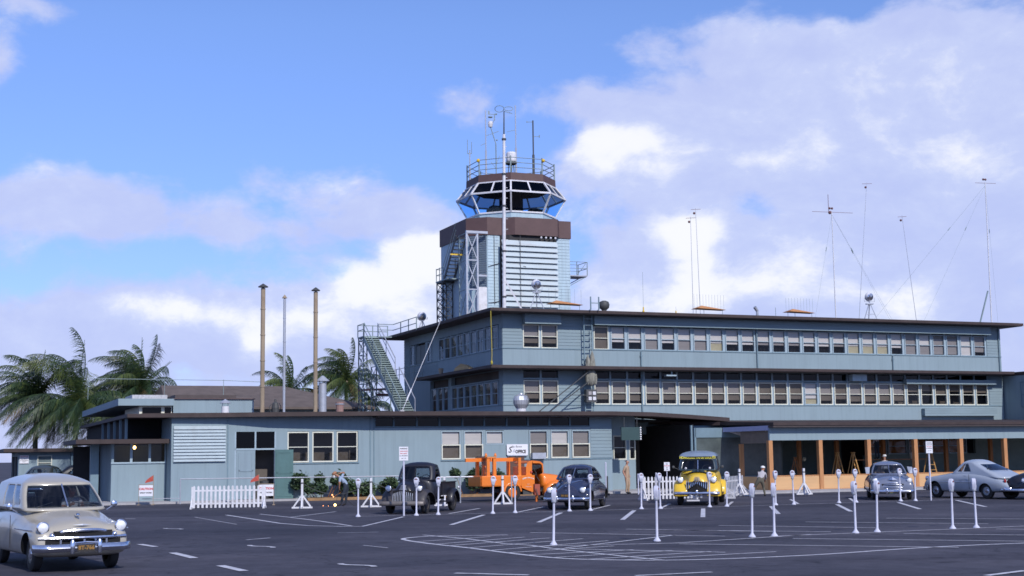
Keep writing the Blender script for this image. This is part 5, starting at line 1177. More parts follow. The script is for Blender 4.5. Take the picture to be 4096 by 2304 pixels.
def pickup():
    a=R(-106); T=thing('pickup_truck','old dark navy pickup truck with dull bumper and waterfall grille behind the left parking meters','pickup truck',(-4.05,53.35,0),a)
    m=paint('dark_navy_worn_paint',(.010,.010,.017),.45,.2,dirt=(.03,.026,.028),damt=.5); mf=paint('faded_fender_paint',(.03,.028,.036),.6,.05,dirt=(.12,.10,.09),damt=.7)
    truck_front(T,1.0,mf,m,m_chrome,0); waterfall_grille(T,1.0,m_galv)
    bumper(T,.80,.88,.40,.17,mat('rusty_bumper',(.20,.18,.17),.5,metal=.3,var=.2,dirt=(.10,.06,.035),damt=.6),wrap=.1)
    loft_body(T,'cab',[(-.66,[(0,1.28),(.5,1.26),(.68,1.16),(.72,.8),(.72,.45),(0,.45)]),(-.9,[(0,1.28),(.55,1.27),(.75,1.2),(.79,.8),(.78,.42),(0,.42)]),(-1.7,[(0,1.28),(.55,1.27),(.75,1.2),(.79,.8),(.78,.42),(0,.42)]),(-1.85,[(0,1.28),(.5,1.27),(.7,1.2),(.74,.8),(.74,.45),(0,.45)])],m,sub=2)
    greenhouse(T,(-.72,-1.86,.745,1.22),(-.98,-1.80,.66,1.80),[('front',-1,1,.15,.86,1),('left',.85,-.55,.12,.86,0),('right',.85,-.55,.12,.86,0),('rear',-.62,.62,.22,.78,0)],m,crown=.13,rc=(.22,.26))
    q=MB(); q.bar((-.70,0,1.3),(-.92,0,1.74),.025); q.build('windshield_divider',[m],T)
    seats(T,(-1.3,),.62,1.0,1.32); steering(T,-1.02,.36,1.25)
    q=MB(); q.box(-3.55,-1.92,-.72,.72,.62,.68); q.box(-3.55,-1.92,.68,.72,.68,1.12); q.box(-3.55,-1.92,-.72,-.68,.68,1.12); q.box(-3.58,-3.54,-.72,.72,.68,1.12); q.box(-1.96,-1.92,-.679,.679,.68,1.12); q.box(-3.55,-1.92,.70,.78,1.12,1.15); q.box(-3.55,-1.92,-.78,-.70,1.12,1.15); q.build('cargo_bed',[m],T)
    for s in (1,-1):
        fender(T,-2.92,s*.70,s*1.0,.47,m,fx=1.1,rx=1.1,zc=.40,a0=-10,a1=190); q=MB(); q.box(-2.4,-.75,s*.66,s*.95,.38,.42); q.build('running_board',[m],T)
        q=MB(); q.sphere((-3.3,s*.93,.9),.06,8,6); q.build('tail_lamp',[m_galv],T)
        wheel(T,0,s*.70,.37,.17,mf,side=s,hub=False); wheel(T,-2.92,s*.78,.37,.17,mf,side=s,hub=False)
    q=MB(); q.cyl((-1.75,-.86,.78),(-1.75,-.70,.78),.34,n=20); q.build('spare_wheel',[m_rubber],T,smooth=True)
    q=MB(); q.bar((-1.9,.25,.5),(-.3,.25,.5),.1); q.bar((-3.4,.25,.5),(-1.9,.25,.5),.1); q.bar((-3.4,-.25,.5),(-.3,-.25,.5),.1); q.build('chassis',[m_black],T)
    return T
pickup()
def navy_sedan():
    a=R(-105); T=thing('navy_sedan','dark navy rounded forties sedan with chrome bumper parked by the orange truck','sedan',(2.52,56.9,0),a)
    m=paint('navy_gloss_paint',(.022,.026,.055),.2,.7)
    st=[(2.02,sec(.62,.2,.60,.45,.50,.7,.52,.84,.50,.34)),(1.98,sec(.86,.22,.82,.48,.60,.72,.74,.90,.62,.30)),(1.75,sec(1.0,.26,.95,.48,.68,.72,.86,.93,.70,.28)),(1.3,sec(1.10,.34,1.04,.52,.76,.74,.90,.93,.74)),(.9,sec(1.18,.45,1.12,.60,.92,.76,.90,.92,.74)),
        (.55,sec(1.22,.55,1.19,.68,1.10,.76,.95,.88,.72)),(-.4,sec(1.22,.55,1.2,.70,1.14,.79,.98,.86,.75)),(-1.0,sec(1.22,.55,1.2,.70,1.12,.80,.96,.90,.74)),(-1.5,sec(1.18,.5,1.15,.66,1.05,.82,.92,.95,.72)),(-2.0,sec(1.0,.45,.96,.60,.86,.78,.82,.90,.66,.3)),(-2.35,sec(.75,.4,.72,.52,.66,.65,.64,.75,.56,.36)),(-2.42,sec(.6,.3,.58,.42,.56,.5,.55,.6,.5,.4))]
    loft_body(T,'body',st,m,[(1.42,.34,.40,.93,.30),(-1.46,.34,.38,.93,.28)])
    greenhouse(T,(.80,-1.75,.74,1.16),(.15,-1.05,.58,1.62),[('front',-1,1,.12,.90,2),('left',.86,.12,.14,.86,0),('left',.02,-.62,.14,.86,0),('right',.86,.12,.14,.86,0),('right',.02,-.62,.14,.86,0),('rear',-.7,.7,.3,.8,0)],m,crown=.13,rc=(.28,.28))
    q=MB(); q.bar((.76,0,1.22),(.2,0,1.60),.028); q.build('windshield_divider',[m_chrome],T)
    seats(T,(-.2,-1.1),.6,1.0,1.36); steering(T,.28,.36,1.22)
    for s in (1,-1):
        headlight(T,1.95,s*.66,.76,.11); wheel(T,1.42,s*.74,.345,.17,m,side=s); wheel(T,-1.46,s*.74,.345,.17,m,side=s)
        q=MB(); q.tube([(1.0,s*.72,1.0),(-1.4,s*.86,.96)],.010,5); q.build('side_trim',[m_chrome],T)
    bumper(T,2.18,.93,.42,.13,m_chrome,guards=(.32,-.32)); bumper(T,-2.52,.9,.45,.13,m_chrome,sgn=-1)
    g=MB()
    for i in range(5): z=.50+.062*i; w=.50-.025*i; g.tube([Vector((2.03-.16*abs(t)**1.5-.012*i,t*w,z-.02*abs(t))) for t in [-1+k/5 for k in range(11)]],.013,6)
    g.build('grille',[m_chrome],T,smooth=True)
    q=MB(); q.lathe([(0,-.15),(.03,-.05),(.035,.06),(0,.12)],8,(1.98,0,.90),'x'); q.build('bonnet_ornament',[m_chrome],T)
    q=MB(); q.tube([(1.55,-.15,1.04),(1.1,-.3,1.1),(.85,-.42,1.12)],.012,5); q.tube([(1.55,.15,1.04),(1.1,.3,1.1),(.85,.42,1.12)],.012,5); q.build('bonnet_trim',[m_chrome],T)
    plate(T,2.24,.55,.34,.13,'7A 415',m_platebg,m_platetx,y=.0)
    return T
NAVY=navy_sedan()
# ---- yellow van
def yellow_van():
    a=R(-100); k=1.09; T=thing('delivery_van','yellow forties delivery van with dark green cab and lettered roof front by the picket fence','van',(7.58,58.3,0),a)
    md=paint('dark_green_cab',(.028,.045,.055),.3,.5); mr=paint('blue_grey_roof',(.20,.25,.32),.35,.4)
    truck_front(T,k,m_yellow,m_yellow,m_chrome,0); waterfall_grille(T,k,m_chrome,True)
    q=MB(); q.add([(-.76*k,-.60*k,1.16*k),(-.76*k,.60*k,1.16*k),(-.35*k,.42*k,1.17*k),(-.1*k,.24*k,1.225*k),(0.05*k,0,1.25*k),(-.1*k,-.24*k,1.225*k),(-.35*k,-.42*k,1.17*k),(-.76*k,0,1.36*k),(-.35*k,0,1.30*k)],[(7,8,2,1),(0,6,8,7),(8,4,3,2),(8,6,5,4)]); q.build('bonnet_top',[md],T,smooth=True)
    bumper(T,.86,.92,.50,.13,m_chrome,wrap=.1,guards=(0,))
    loft_body(T,'body',[(-.70,[(0,1.42),(.5,1.40),(.70,1.30),(.76,.9),(.76,.45),(0,.45)]),(-.95,[(0,1.45),(.6,1.44),(.80,1.36),(.85,.9),(.84,.45),(0,.45)]),(-3.9,[(0,1.45),(.6,1.44),(.88,1.36),(.92,.9),(.9,.5),(0,.5)]),(-4.05,[(0,1.4),(.5,1.4),(.8,1.3),(.85,.9),(.84,.5),(0,.5)])],m_yellow,sub=1)
    greenhouse(T,(-.72,-4.05,.82,1.40),(-1.0,-3.98,.70,2.02),[('front',-1,1,.08,.72,1),('left',.93,.6,.12,.78,0),('right',.93,.6,.12,.78,0)],md,crown=.04,rc=(.2,.24))
    greenhouse(T,(-.80,-4.05,.79,2.0),(-1.05,-3.98,.66,2.14),[],mr,crown=.10,rc=(.3,.3),name='roof_cap')
    q=MB(); q.bar((-.70,0,1.46),(-.90,0,1.84),.03); q.build('windshield_divider',[m_chrome],T)
    text_mesh('roof_lettering','HONOLULU PAPER CO.,LTD.',.155,mat('yellow_lettering',(.62,.55,.06),.5),T,(-.86,0,1.945),(R(72),0,PI/2),bold=.006,sx=.76)
    seats(T,(-1.4,),.65,1.2,1.6); steering(T,-1.1,.36,1.45)
    for s in (1,-1):
        wheel(T,0,s*.74,.40,.2,m_yellow,side=s,hub=False); wheel(T,-3.2,s*.88,.40,.24,m_yellow,side=s,hub=False)
        fender(T,-3.2,s*.80,s*1.12,.52,m_yellow,fx=1.15,rx=1.1,zc=.44,a0=-10,a1=190)
        q=MB(); q.box(-2.6,-.8,s*.7,s*1.0,.42,.47); q.build('running_board',[m_black],T)
        q=MB(); q.cyl((-.75,s*.78,1.45),(-.65,s*1.02,1.55),.012,n=5); q.sphere((-.62,s*1.02,1.56),.06,10,7,(.35,1,1)); q.build('side_mirror',[m_steeld],T)
        q=MB(); q.sphere((-.60,s*.5,1.5),.05,8,6); q.build('cab_lamp',[m_white],T)
    q=MB()
    for i in range(4): q.sphere((.75,-.28+.15*i,.36),.055,7,5,(.6,1,1))
    q.box(.72,.76,-.42,.10,.18,.24); q.build('lamp_cluster',[m_white],T)
    q=MB(); q.bar((-3.9,.3,.5),(.6,.3,.5),.12); q.bar((-3.9,-.3,.5),(.6,-.3,.5),.12); q.build('chassis',[m_black],T)
    return T
VAN=yellow_van()
# ---- grey sedan
def grey_sedan():
    a=R(-100); T=thing('grey_sedan','blue-grey sedan with open-edge chrome bumpers in front of the plywood storefront','sedan',(16.75,63.1,0),a)
    m=paint('blue_grey_paint',(.15,.17,.24),.25,.6)
    st=[(2.16,sec(.60,.35,.60,.6,.57,.72,.56,.80,.50,.34)),(2.12,sec(.80,.38,.79,.62,.74,.76,.78,.88,.60,.30)),(1.95,sec(.95,.42,.92,.62,.83,.77,.93,.92,.72,.28)),(1.6,sec(1.03,.44,.99,.63,.88,.78,.96,.935,.76)),(1.1,sec(1.09,.48,1.06,.66,.94,.80,.97,.935,.78)),(.8,sec(1.13,.58,1.11,.72,1.02,.83,.98,.935,.8)),
        (.2,sec(1.13,.6,1.12,.76,1.08,.86,1.0,.93,.82)),(-.8,sec(1.13,.6,1.12,.76,1.08,.86,1.0,.93,.82)),(-1.5,sec(1.1,.55,1.07,.7,1.0,.84,.95,.95,.78)),(-2.1,sec(.98,.5,.95,.64,.88,.78,.86,.9,.7,.3)),(-2.5,sec(.75,.45,.73,.58,.68,.7,.66,.78,.58,.36)),(-2.56,sec(.62,.4,.6,.5,.57,.6,.56,.66,.52,.4))]
    loft_body(T,'body',st,m,[(1.4,.34,.40,.935,.3),(-1.45,.34,.38,.935,.28)])
    greenhouse(T,(.92,-1.75,.78,1.09),(.28,-1.15,.60,1.54),[('front',-1,1,.10,.90,3),('left',.88,.1,.14,.86,0),('left',0,-.66,.14,.86,0),('right',.88,.1,.14,.86,0),('right',0,-.66,.14,.86,0),('rear',-.8,.8,.25,.82,1)],m,crown=.12,rc=(.3,.3))
    q=MB(); q.bar((.90,0,1.14),(.34,0,1.52),.022); q.build('windshield_divider',[m_chrome],T)
    seats(T,(-.1,-1.0),.62,.95,1.28); steering(T,.38,.36,1.16)
    for s in (1,-1):
        headlight(T,2.03,s*.72,.84,.105); wheel(T,1.4,s*.75,.34,.18,m,side=s); wheel(T,-1.45,s*.75,.34,.18,m,side=s)
        q=MB(); q.add([(.75,s*.86,1.12),(.42,s*.84,1.12),(.38,s*.80,1.42),(.72,s*1.0,1.12),(.48,s*1.02,1.40)],[(0,1,2),(0,3,4,2)]); q.build('quarter_light',[m_galv],T)
    b=MB(); bumper(T,2.28,.94,.38,.14,m_chrome,guards=(.26,-.26)); bumper(T,-2.65,.9,.42,.14,m_chrome,sgn=-1)
    g=MB()
    for z,w,r in ((.66,.52,.022),(.555,.58,.02),(.46,.55,.018)): g.tube([Vector((2.19-.1*t*t,t*w,z-.04*abs(t)**3)) for t in [-1+k/7 for k in range(15)]],r,7)
    g.tube([Vector((2.12-.1*t*t,t*.52,.74-.07*abs(t)**2)) for t in [-1+k/7 for k in range(15)]],.024,7); g.build('grille',[m_chrome],T,smooth=True)
    q=MB(); q.box(2.05,2.15,-.46,.46,.47,.70); q.build('grille_opening',[m_black],T)
    q=MB(); q.add([(2.07,-.2,.88),(2.05,0,.99),(2.07,.2,.88),(2.13,0,.86),(1.95,0,1.0)],[(0,3,1),(1,3,2),(0,1,4),(1,2,4)]); q.build('bonnet_emblem',[m_chrome],T)
    plate(T,2.3,.36,.32,.14,'4C 207',m_plategrn,m_platetx)
    return T
GREY=grey_sedan()
# ---- silver-blue fastback seen from behind left
def fastback():
    T=thing('fastback_coupe','pale silver-blue fastback coupe seen from its rear left corner at the right','coupe',(20.43,62.6,0),R(118.9))
    m=paint('pale_silver_blue_paint',(.36,.40,.46),.25,.6)
    st=[(2.2,sec(.62,.35,.62,.6,.58,.72,.57,.80,.50,.34)),(2.15,sec(.85,.38,.83,.62,.80,.76,.80,.88,.60,.3)),(1.95,sec(.97,.42,.95,.62,.9,.77,.95,.92,.72,.28)),(1.55,sec(1.04,.45,1.02,.63,.95,.78,1.0,.94,.78)),(1.0,sec(1.10,.5,1.08,.66,1.0,.82,1.02,.94,.8)),(.7,sec(1.14,.58,1.13,.72,1.08,.85,1.02,.94,.82)),
        (0,sec(1.15,.6,1.14,.76,1.11,.87,1.04,.94,.85)),(-.7,sec(1.15,.6,1.14,.76,1.10,.87,1.03,.94,.85)),(-1.3,sec(1.16,.55,1.13,.7,1.05,.86,1.0,.955,.82)),(-1.95,sec(1.10,.48,1.06,.64,.95,.80,.95,.93,.78,.28)),(-2.35,sec(.90,.42,.87,.6,.80,.76,.82,.86,.68,.3)),(-2.62,sec(.58,.4,.57,.55,.55,.68,.58,.76,.55,.36)),(-2.66,sec(.5,.35,.5,.5,.49,.6,.5,.66,.48,.4))]
    loft_body(T,'body',st,m,[(1.46,.34,.42,.94,.3),(-1.46,.32,.36,.94,.28)])
    greenhouse(T,(.95,-2.42,.845,.90),(.22,-.80,.62,1.56),[('front',-1,1,.36,.92,2),('left',.93,.58,.40,.90,0),('left',.50,.04,.40,.88,0),('right',.93,.58,.40,.90,0),('right',.50,.04,.40,.88,0),('rear',-1,1,.52,.86,2)],m,crown=.14,rc=(.40,.36))
    seats(T,(-.05,-.9),.62,.95,1.3); steering(T,.4,.36,1.18)
    for s in (1,-1):
        wheel(T,1.46,s*.76,.345,.18,m,side=s); wheel(T,-1.46,s*.76,.345,.18,m,side=s); headlight(T,2.06,s*.72,.86,.1)
        q=MB(); q.sphere((-2.42,s*.74,.78),.075,10,7,(.6,.8,1.2)); q.build('tail_lamp',[mat('red_lens',(.30,.02,.02),.15)],T,smooth=True)
        q=MB(); q.tube([(1.2,s*.955,.72),(-1.0,s*.955,.72)],.012,5); q.build('side_trim',[m_chrome],T)
        q=MB(); q.bar((-.45,s*.95,.98),(-.3,s*.95,.98),.02); q.build('door_handle',[m_chrome],T)
        q=MB(); q.box(-.60,-.585,s*.935,s*.946,.42,1.05); q.build('door_seam',[m_dark],T)
    bumper(T,-2.74,.92,.44,.14,m_chrome,sgn=-1,guards=(.3,-.3)); bumper(T,2.33,.94,.44,.14,m_chrome,guards=(.3,-.3))
    q=MB(); q.bar((-2.5,-.1,.78),(-2.5,.1,.78),.05); q.build('boot_handle',[m_chrome],T)
    plate(T,-2.66,.60,.30,.13,'2B 918',m_platebg,m_platetx,sgn=-1)
    return T
fastback()
# ---- black car at the right edge and dark cars far left
def old_dark_car(label,loc,rz,m,name='dark_car',group=None):
    T=thing(name,label,'car',loc,rz,group)
    st=[(2.0,sec(.60,.2,.58,.45,.48,.7,.5,.82,.48,.34)),(1.95,sec(.9,.22,.86,.48,.60,.72,.78,.90,.62,.3)),(1.7,sec(1.02,.26,.97,.48,.70,.72,.90,.93,.72,.28)),(1.2,sec(1.12,.34,1.06,.52,.78,.74,.92,.93,.74)),(.8,sec(1.2,.5,1.16,.64,1.0,.76,.92,.9,.74)),(0,sec(1.24,.55,1.22,.70,1.15,.79,.98,.86,.75)),(-1.0,sec(1.22,.55,1.2,.70,1.12,.82,.96,.92,.74)),(-1.9,sec(1.0,.45,.97,.6,.88,.78,.84,.88,.68,.3)),(-2.3,sec(.7,.4,.68,.5,.64,.6,.62,.7,.55,.36))]
    loft_body(T,'body',st,m,[(1.4,.34,.40,.93,.3),(-1.4,.34,.38,.93,.28)])
    greenhouse(T,(.75,-1.7,.74,1.18),(.2,-1.1,.58,1.62),[('front',-1,1,.12,.88,2),('left',.86,.1,.14,.86,0),('left',0,-.6,.14,.86,0),('right',.86,.1,.14,.86,0),('right',0,-.6,.14,.86,0),('rear',-.75,.75,.2,.82,1)],m,crown=.13,rc=(.28,.28))
    for s in (1,-1):
        wheel(T,1.4,s*.74,.345,.17,m,side=s); wheel(T,-1.4,s*.74,.345,.17,m,side=s); headlight(T,1.86,s*.70,.80,.10)
    bumper(T,2.14,.9,.40,.13,m_chrome); bumper(T,-2.4,.86,.45,.13,m_chrome,sgn=-1)
    return T
mbk=paint('black_gloss_paint',(.006,.007,.013),.4,.1)
old_dark_car('black car cut off by the right edge beside the silver-blue fastback',(22.95,60.6,0),R(200),mbk,'black_car')
mdg=paint('dark_grey_green_paint',(.045,.055,.058),.3,.5)
old_dark_car('dark grey-green car with a pale rear window just above the cream wagon roof',(-28.7,86.5,0),R(84),mdg,'distant_sedan').scale=(1.1,)*3
old_dark_car('dark car with its driver behind the far left cars by the annex',(-26.9,88.5,0),R(15),mbk,'distant_coupe').scale=(1.1,)*3
# ---- orange crane truck
def crane_truck():
    T=thing('crane_truck','bright orange utility crane truck with a horizontal boom over its bed','crane truck',(-.09,65.9,0),R(23))
    m=paint('orange_truck_paint',(.78,.20,.02),.4,.3,dirt=(.45,.13,.03),damt=.35); mo=m
    # x forward, y left; near side is the right side (y<0); rear axle at x=0
    q=MB(); q.box(-1.55,.95,-.02,1.72,.70,1.20); o=q.build('bed',[m],T); bv=o.modifiers.new('b','BEVEL'); bv.width=.03; bv.segments=2; bake(o)
    q=MB(); q.prism([(-1.56,-.04),(-.62,-.04),(-.62,-.02),(-1.56,-.02)],.75,1.15); q.box(-1.585,-1.552,.05,1.65,.74,1.16); q.build('side_locker',[m],T)
    q=MB()
    for x,y in ((-1.18,.15),(-.86,.15),(-1.18,1.5),(-.86,1.5)): q.box(x-.075,x+.075,y-.075,y+.075,1.2,2.02)
    q.box(-1.24,-.8,.05,1.6,2.02,2.06); q.build('mast_post',[m],T)
    q=MB(); q.bar((-2.05,.8,1.94),(.45,.8,1.94),.12,.17); q.build('boom',[m],T)
    for y in (.15,1.5):
        q=MB(); q.box(.34,.48,y-.07,y+.07,1.2,2.02); q.build('mast_post',[m],T)
    q=MB(); q.box(.36,.46,.225,1.425,1.86,2.01); q.build('cross_beam',[m],T)
    q=MB(); q.cyl((-1.02,.70,1.82),(-1.02,.90,1.82),.16,n=16); q.box(-1.25,-.8,.1,1.5,2.06,2.11); q.build('winch_drum',[m_rust],T)
    for x in (-1.25,-.78):
        q=MB(); q.lathe([(.06,2.05),(.07,2.15),(.03,2.25),(0,2.26)],8,(x,.2,0)); q.build('cap_lamp',[m],T)
    q=MB(); q.tube([(-1.02,.66,1.7),(-.98,.6,1.45),(-.84,.5,1.22)],.02,5); q.cyl((-1.08,.8,1.2),(-1.08,.8,1.7),.012,n=5); q.build('winch_cable',[m_steeld],T)
    # cab: rounded shell, open door side
    prof=[(.72,.55),(.72,1.60),(.78,1.78),(.95,1.88),(1.45,1.84),(1.60,1.72),(1.62,1.30),(1.66,.55)]
    q=MB(); k=len(prof)
    for y,inset in ((.02,0),): pass
    vs=[(x,y,z) for y in (.06,1.66) for x,z in prof]
    q.add(vs,[(i,i+1,k+i+1,k+i) for i in range(2,6)]+[(0,1,k+1,k),(k,k+1,k+6,k+7)]); cab=q.build('cab',[m],T)
    sl=cab.modifiers.new('s','SOLIDIFY'); sl.thickness=.05; bv=cab.modifiers.new('b','BEVEL'); bv.width=.05; bv.segments=3; bake(cab)
    q=MB(); q.add([(.72,.05,.55),(.72,.05,1.60),(.78,.05,1.78),(.95,.05,1.88),(1.05,.05,1.88),(1.03,.05,1.70),(1.01,.05,1.2),(1.12,.05,1.1),(1.12,.05,.55)],[(0,1,2,3,4,5,6,7,8)]); q.add([(1.05,.05,1.88),(1.45,.05,1.84),(1.60,.05,1.72),(1.62,.05,1.3),(1.58,.05,1.3),(1.55,.05,1.66),(1.42,.05,1.75),(1.08,.05,1.76)],[(0,1,2,3,4,5,6,7)]); q.build('door_frame',[m],T)
    q=MB(); q.box(1.55,1.60,.2,1.5,1.25,1.68); q.build('windshield',[m_glassc],T)
    q=MB(); q.box(.80,1.05,.3,1.4,.8,.95); q.box(.76,.86,.3,1.4,.95,1.4); q.build('seat',[m_dark],T)
    q=MB(); pts=[Vector((1.36-.06*math.sin(t),.5+.18*math.cos(t),1.28+.17*math.sin(t))) for t in [2*PI*i/14 for i in range(15)]]; q.tube(pts,.016,5); q.cyl((1.36,.5,1.28),(1.6,.5,.9),.02,n=6); q.build('steering_wheel',[m_steeld],T)
    q=MB(); q.box(.75,1.62,.1,1.6,.5,.6); q.build('cab_floor',[m_black],T)
    hs=[(1.62,[(0,1.30),(.35,1.29),(.55,1.18),(.60,.9),(.60,.6),(0,.6)]),(1.9,[(0,1.28),(.34,1.27),(.50,1.16),(.54,.9),(.54,.6),(0,.6)]),(2.7,[(0,1.20),(.3,1.18),(.44,1.08),(.48,.85),(.48,.6),(0,.6)]),(2.85,[(0,1.1),(.26,1.08),(.38,1.0),(.42,.8),(.42,.6),(0,.6)])]
    h=loft_body(T,'hood',hs,m,sub=2); h.location=(0,.86,0)
    for s in (0,1): fender(T,2.35,(.42 if s==0 else 1.30),(.0 if s==0 else 1.72),.50,m,fx=1.1,rx=1.35,zc=.40)
    fender(T,0,.32,-.05,.50,m,fx=1.05,rx=1.05,zc=.44,a0=0,a1=180)
    q=MB(); q.add([(.45,-.03,.62),(.98,-.03,.42),(1.1,-.03,.42),(1.12,-.03,1.2),(.45,-.03,1.2),(.45,.03,.62),(.98,.03,.42),(1.1,.03,.42),(1.12,.03,1.2),(.45,.03,1.2)],[(0,1,2,3,4),(9,8,7,6,5),(0,5,6,1),(1,6,7,2),(2,7,8,3),(3,8,9,4),(4,9,5,0)]); dr=q.build('door_panel',[m],T)
    mw=mat('white_lettering',(.75,.68,.62),.6)
    for i,ch in enumerate('HAWAIIAN AIR'):
        t=-1+2*i/11; text_mesh('door_lettering',ch,.085,mw,dr,(.79+t*.27,-.042,1.085-.055*t*t),(PI/2,R(t*18),0),bold=.003)
    text_mesh('door_lettering','NO. 4',.05,mw,dr,(.80,-.042,.78)); text_mesh('door_lettering','HONOLULU',.055,mw,dr,(.80,-.042,.66))
    q=MB(); q.box(-1.4,2.9,.45,.6,.42,.58); q.box(-1.4,2.9,1.1,1.25,.42,.58); q.box(.55,1.0,.05,.4,.3,.5); q.build('chassis',[m_steeld],T)
    for x,y,s in ((0,.12,-1),(0,1.58,1),(2.35,.14,-1),(2.35,1.58,1)): wheel(T,x,y,.42 if x==0 else .40,.24,m,side=s,hub=False)
    q=MB(); q.lathe([(.05,0),(.06,.08),(.02,.1)],8,(.98,.03,1.3)); q.build('door_lamp',[m_red],T)
    headlight(T,2.6,.25,.92,.1); headlight(T,2.6,1.5,.92,.1)
    return T
crane_truck()
# ------------------------------------------------------------------ parking meters
def make_meter():
    T=thing('parking_meter','','parking meter',(0,0,0),0,'white parking meters on the lot')
    q=MB(); q.lathe([(0,0),(.085,0),(.088,.02),(.05,.07),(.030,.11),(.026,1.02),(.036,1.06),(0,1.07)],14); q.build('post',[m_meter],T,smooth=True)
    prof=[(-.045,1.05),(-.07,1.13),(-.088,1.21),(-.086,1.27),(-.06,1.325),(0,1.35),(.06,1.325),(.086,1.27),(.088,1.21),(.07,1.13),(.045,1.05)]
    q=MB(); n=len(prof); vs=[]
    for y,s in ((-.055,.84),(-.04,1),(.04,1),(.055,.84)): vs+=[(x*s,y,1.2+(z-1.2)*s) for x,z in prof]
    q.add(vs,[(k*n+i,k*n+(i+1)%n,(k+1)*n+(i+1)%n,(k+1)*n+i) for k in range(3) for i in range(n)]+[tuple(range(n)),tuple(range(3*n,4*n))[::-1]]); h=q.build('meter_head',[m_meter],T,smooth=True)
    q=MB(); q.lathe([(.048,1.0),(.056,1.02),(.056,1.06),(.04,1.08)],10); q.build('collar',[m_galv],h)
    q=MB(); q.add([(.062*math.cos(t),-.058,1.255+.052*math.sin(t)) for t in [PI*i/10 for i in range(11)]],[tuple(range(11))]); q.build('dial_window',[mat('meter_dial',(.16,.15,.17),.15)],h)
    q=MB(); q.box(-.03,.03,-.064,-.056,1.10,1.16); q.build('coin_plate',[m_galv],h)
    q=MB(); q.cyl((.08,0,1.2),(.115,0,1.2),.018,n=7); q.build('coin_knob',[m_galv],h)
    q=MB(); q.box(-.012,.012,-.066,-.060,1.26,1.30); q.build('flag',[mat('meter_flag',(.35,.08,.07),.5)],h)
    return T
far=[(-5.67,51.0,'at the far left of the far row before the white barrier'),(-3.59,51.4,'in front of the pickup grille'),(-2.82,51.8,'beside the right headlight of the pickup'),(-.82,52.2,'left of the two before the crane truck bed'),(.01,52.7,'right of the two before the crane truck wheel'),(2.07,53.5,'before the middle of the navy sedan'),(2.88,53.8,'before the right headlight of the navy sedan'),
     (4.91,54.7,'at the left end of the picket fence by the passage'),(5.66,54.8,'before the middle of the picket fence by the passage'),(7.71,55.8,'before the right front fender of the yellow van'),(8.45,56.2,'right beside the yellow van'),(10.55,57.0,'behind the near meter by the bent man in a white cap'),(11.34,57.3,'left of the white post before the plywood sill'),
     (13.43,58.4,'alone before the plywood sill left of the grey sedan'),(14.24,58.8,'hidden below by a near meter left of the grey sedan'),(16.29,59.5,'before the right headlight of the grey sedan'),(16.97,59.7,'between the grey sedan and the fastback')]
near=[(.91,33.66,'leftmost of the near row before the navy sedan fender'),(3.47,34.6,'second of the near row below the picket fence'),(5.99,35.75,'left of the near pair right of the yellow van'),(6.6,36.0,'right of the near pair right of the yellow van'),(8.89,36.9,'left of the near pair below the grey sedan'),(9.53,37.2,'right of the near pair below the grey sedan'),(11.86,38.3,'left of the near pair below the fastback'),(12.6,38.6,'right of the near pair below the fastback')]
pm=make_meter(); first=True
rm=random.Random(3)
for row,lst in (('far',far),('near',near)):
    for x,y,d in lst:
        o=pm if first else copy_tree(pm); first=False
        o.location=(x,y,0); o.rotation_euler=(R(rm.uniform(-1.4,1.4)),R(rm.uniform(-1.4,1.4)),R(rm.uniform(-12,28) if row=='far' else rm.uniform(48,80))); sc_=1.03 if row=='far' else 1.0; o.scale=(sc_*1.05,sc_*1.05,sc_)
        o['label']=('white parking meter '+d)
# ------------------------------------------------------------------ signs on posts
def post_sign(label,x,y,h,w,sh,lines,top,post_r=.03,rz=0,name='post_sign'):
    T=thing(name,label,'sign',(x,y,0),rz); q=MB(); q.cyl((0,0,0),(0,0,top-.02),post_r,n=8); q.build('post',[m_meter],T)
    q=MB(); q.box(-w/2,w/2,-post_r-.02,-post_r-.004,top-sh,top); b=q.build('sign_board',[m_sign],T); z=top
    for txt,size,m_,dz in lines: text_mesh('lettering',txt,size,m_,b,(0,-post_r-.024,top-dz),bold=size*.02,ext=.002)
    return T
post_sign('white parking notice on a tall white post in front of the dark pickup',-4.05,51.45,2.5,.33,.50,[('PARKING',.066,m_blktxt,.07),('ONE HOUR',.056,m_redtxt,.165),('FIVE CENTS',.050,m_redtxt,.25),('NO REPARKING',.041,m_blktxt,.33),('8 AM - 6 PM',.035,m_blktxt,.42)],2.5,.035,R(4))
post_sign('small white no parking sign in front of the black passage above the picket fence',7.2,66.4,1.72,.27,.40,[('NO',.07,m_blktxt,.085),('PARKING',.062,m_redtxt,.17),('ANY',.05,m_blktxt,.25),('TIME',.05,m_blktxt,.325)],1.72,.022,R(6))
post_sign('white parking notice on a tall post left of the silver-blue fastback',17.72,60.0,2.5,.31,.50,[('PARKING',.06,m_blktxt,.07),('ONE HOUR',.05,m_blktxt,.15),('FIVE CENTS',.046,m_redtxt,.23),('NO REPARKING',.038,m_blktxt,.30),('8 AM - 6 PM',.032,m_blktxt,.40)],2.5,.035,R(14))
o=uvthing('office_sign','white painted office sign above the brown door behind the crane truck','sign',.15,-.08,2.1)
q=MB(); q.box(-.62,.62,-.03,.0,.06,.64); b=q.build('sign_board',[m_sign],o); q=MB(); q.box(-.58,.58,-.05,.0,0.0,.058); q.build('batten',[m_galv],o)
text_mesh('lettering','Sky Room',.15,m_blktxt,b,(-.05,-.034,.51),shear=.3); text_mesh('lettering','S',.46,m_blktxt,b,(-.45,-.034,.33),shear=.25,bold=.004); text_mesh('lettering','&',.24,m_galv,b,(-.22,-.034,.28),shear=.3); text_mesh('lettering','OFFICE',.25,m_blktxt,b,(.19,-.034,.23),bold=.012,sx=.78)
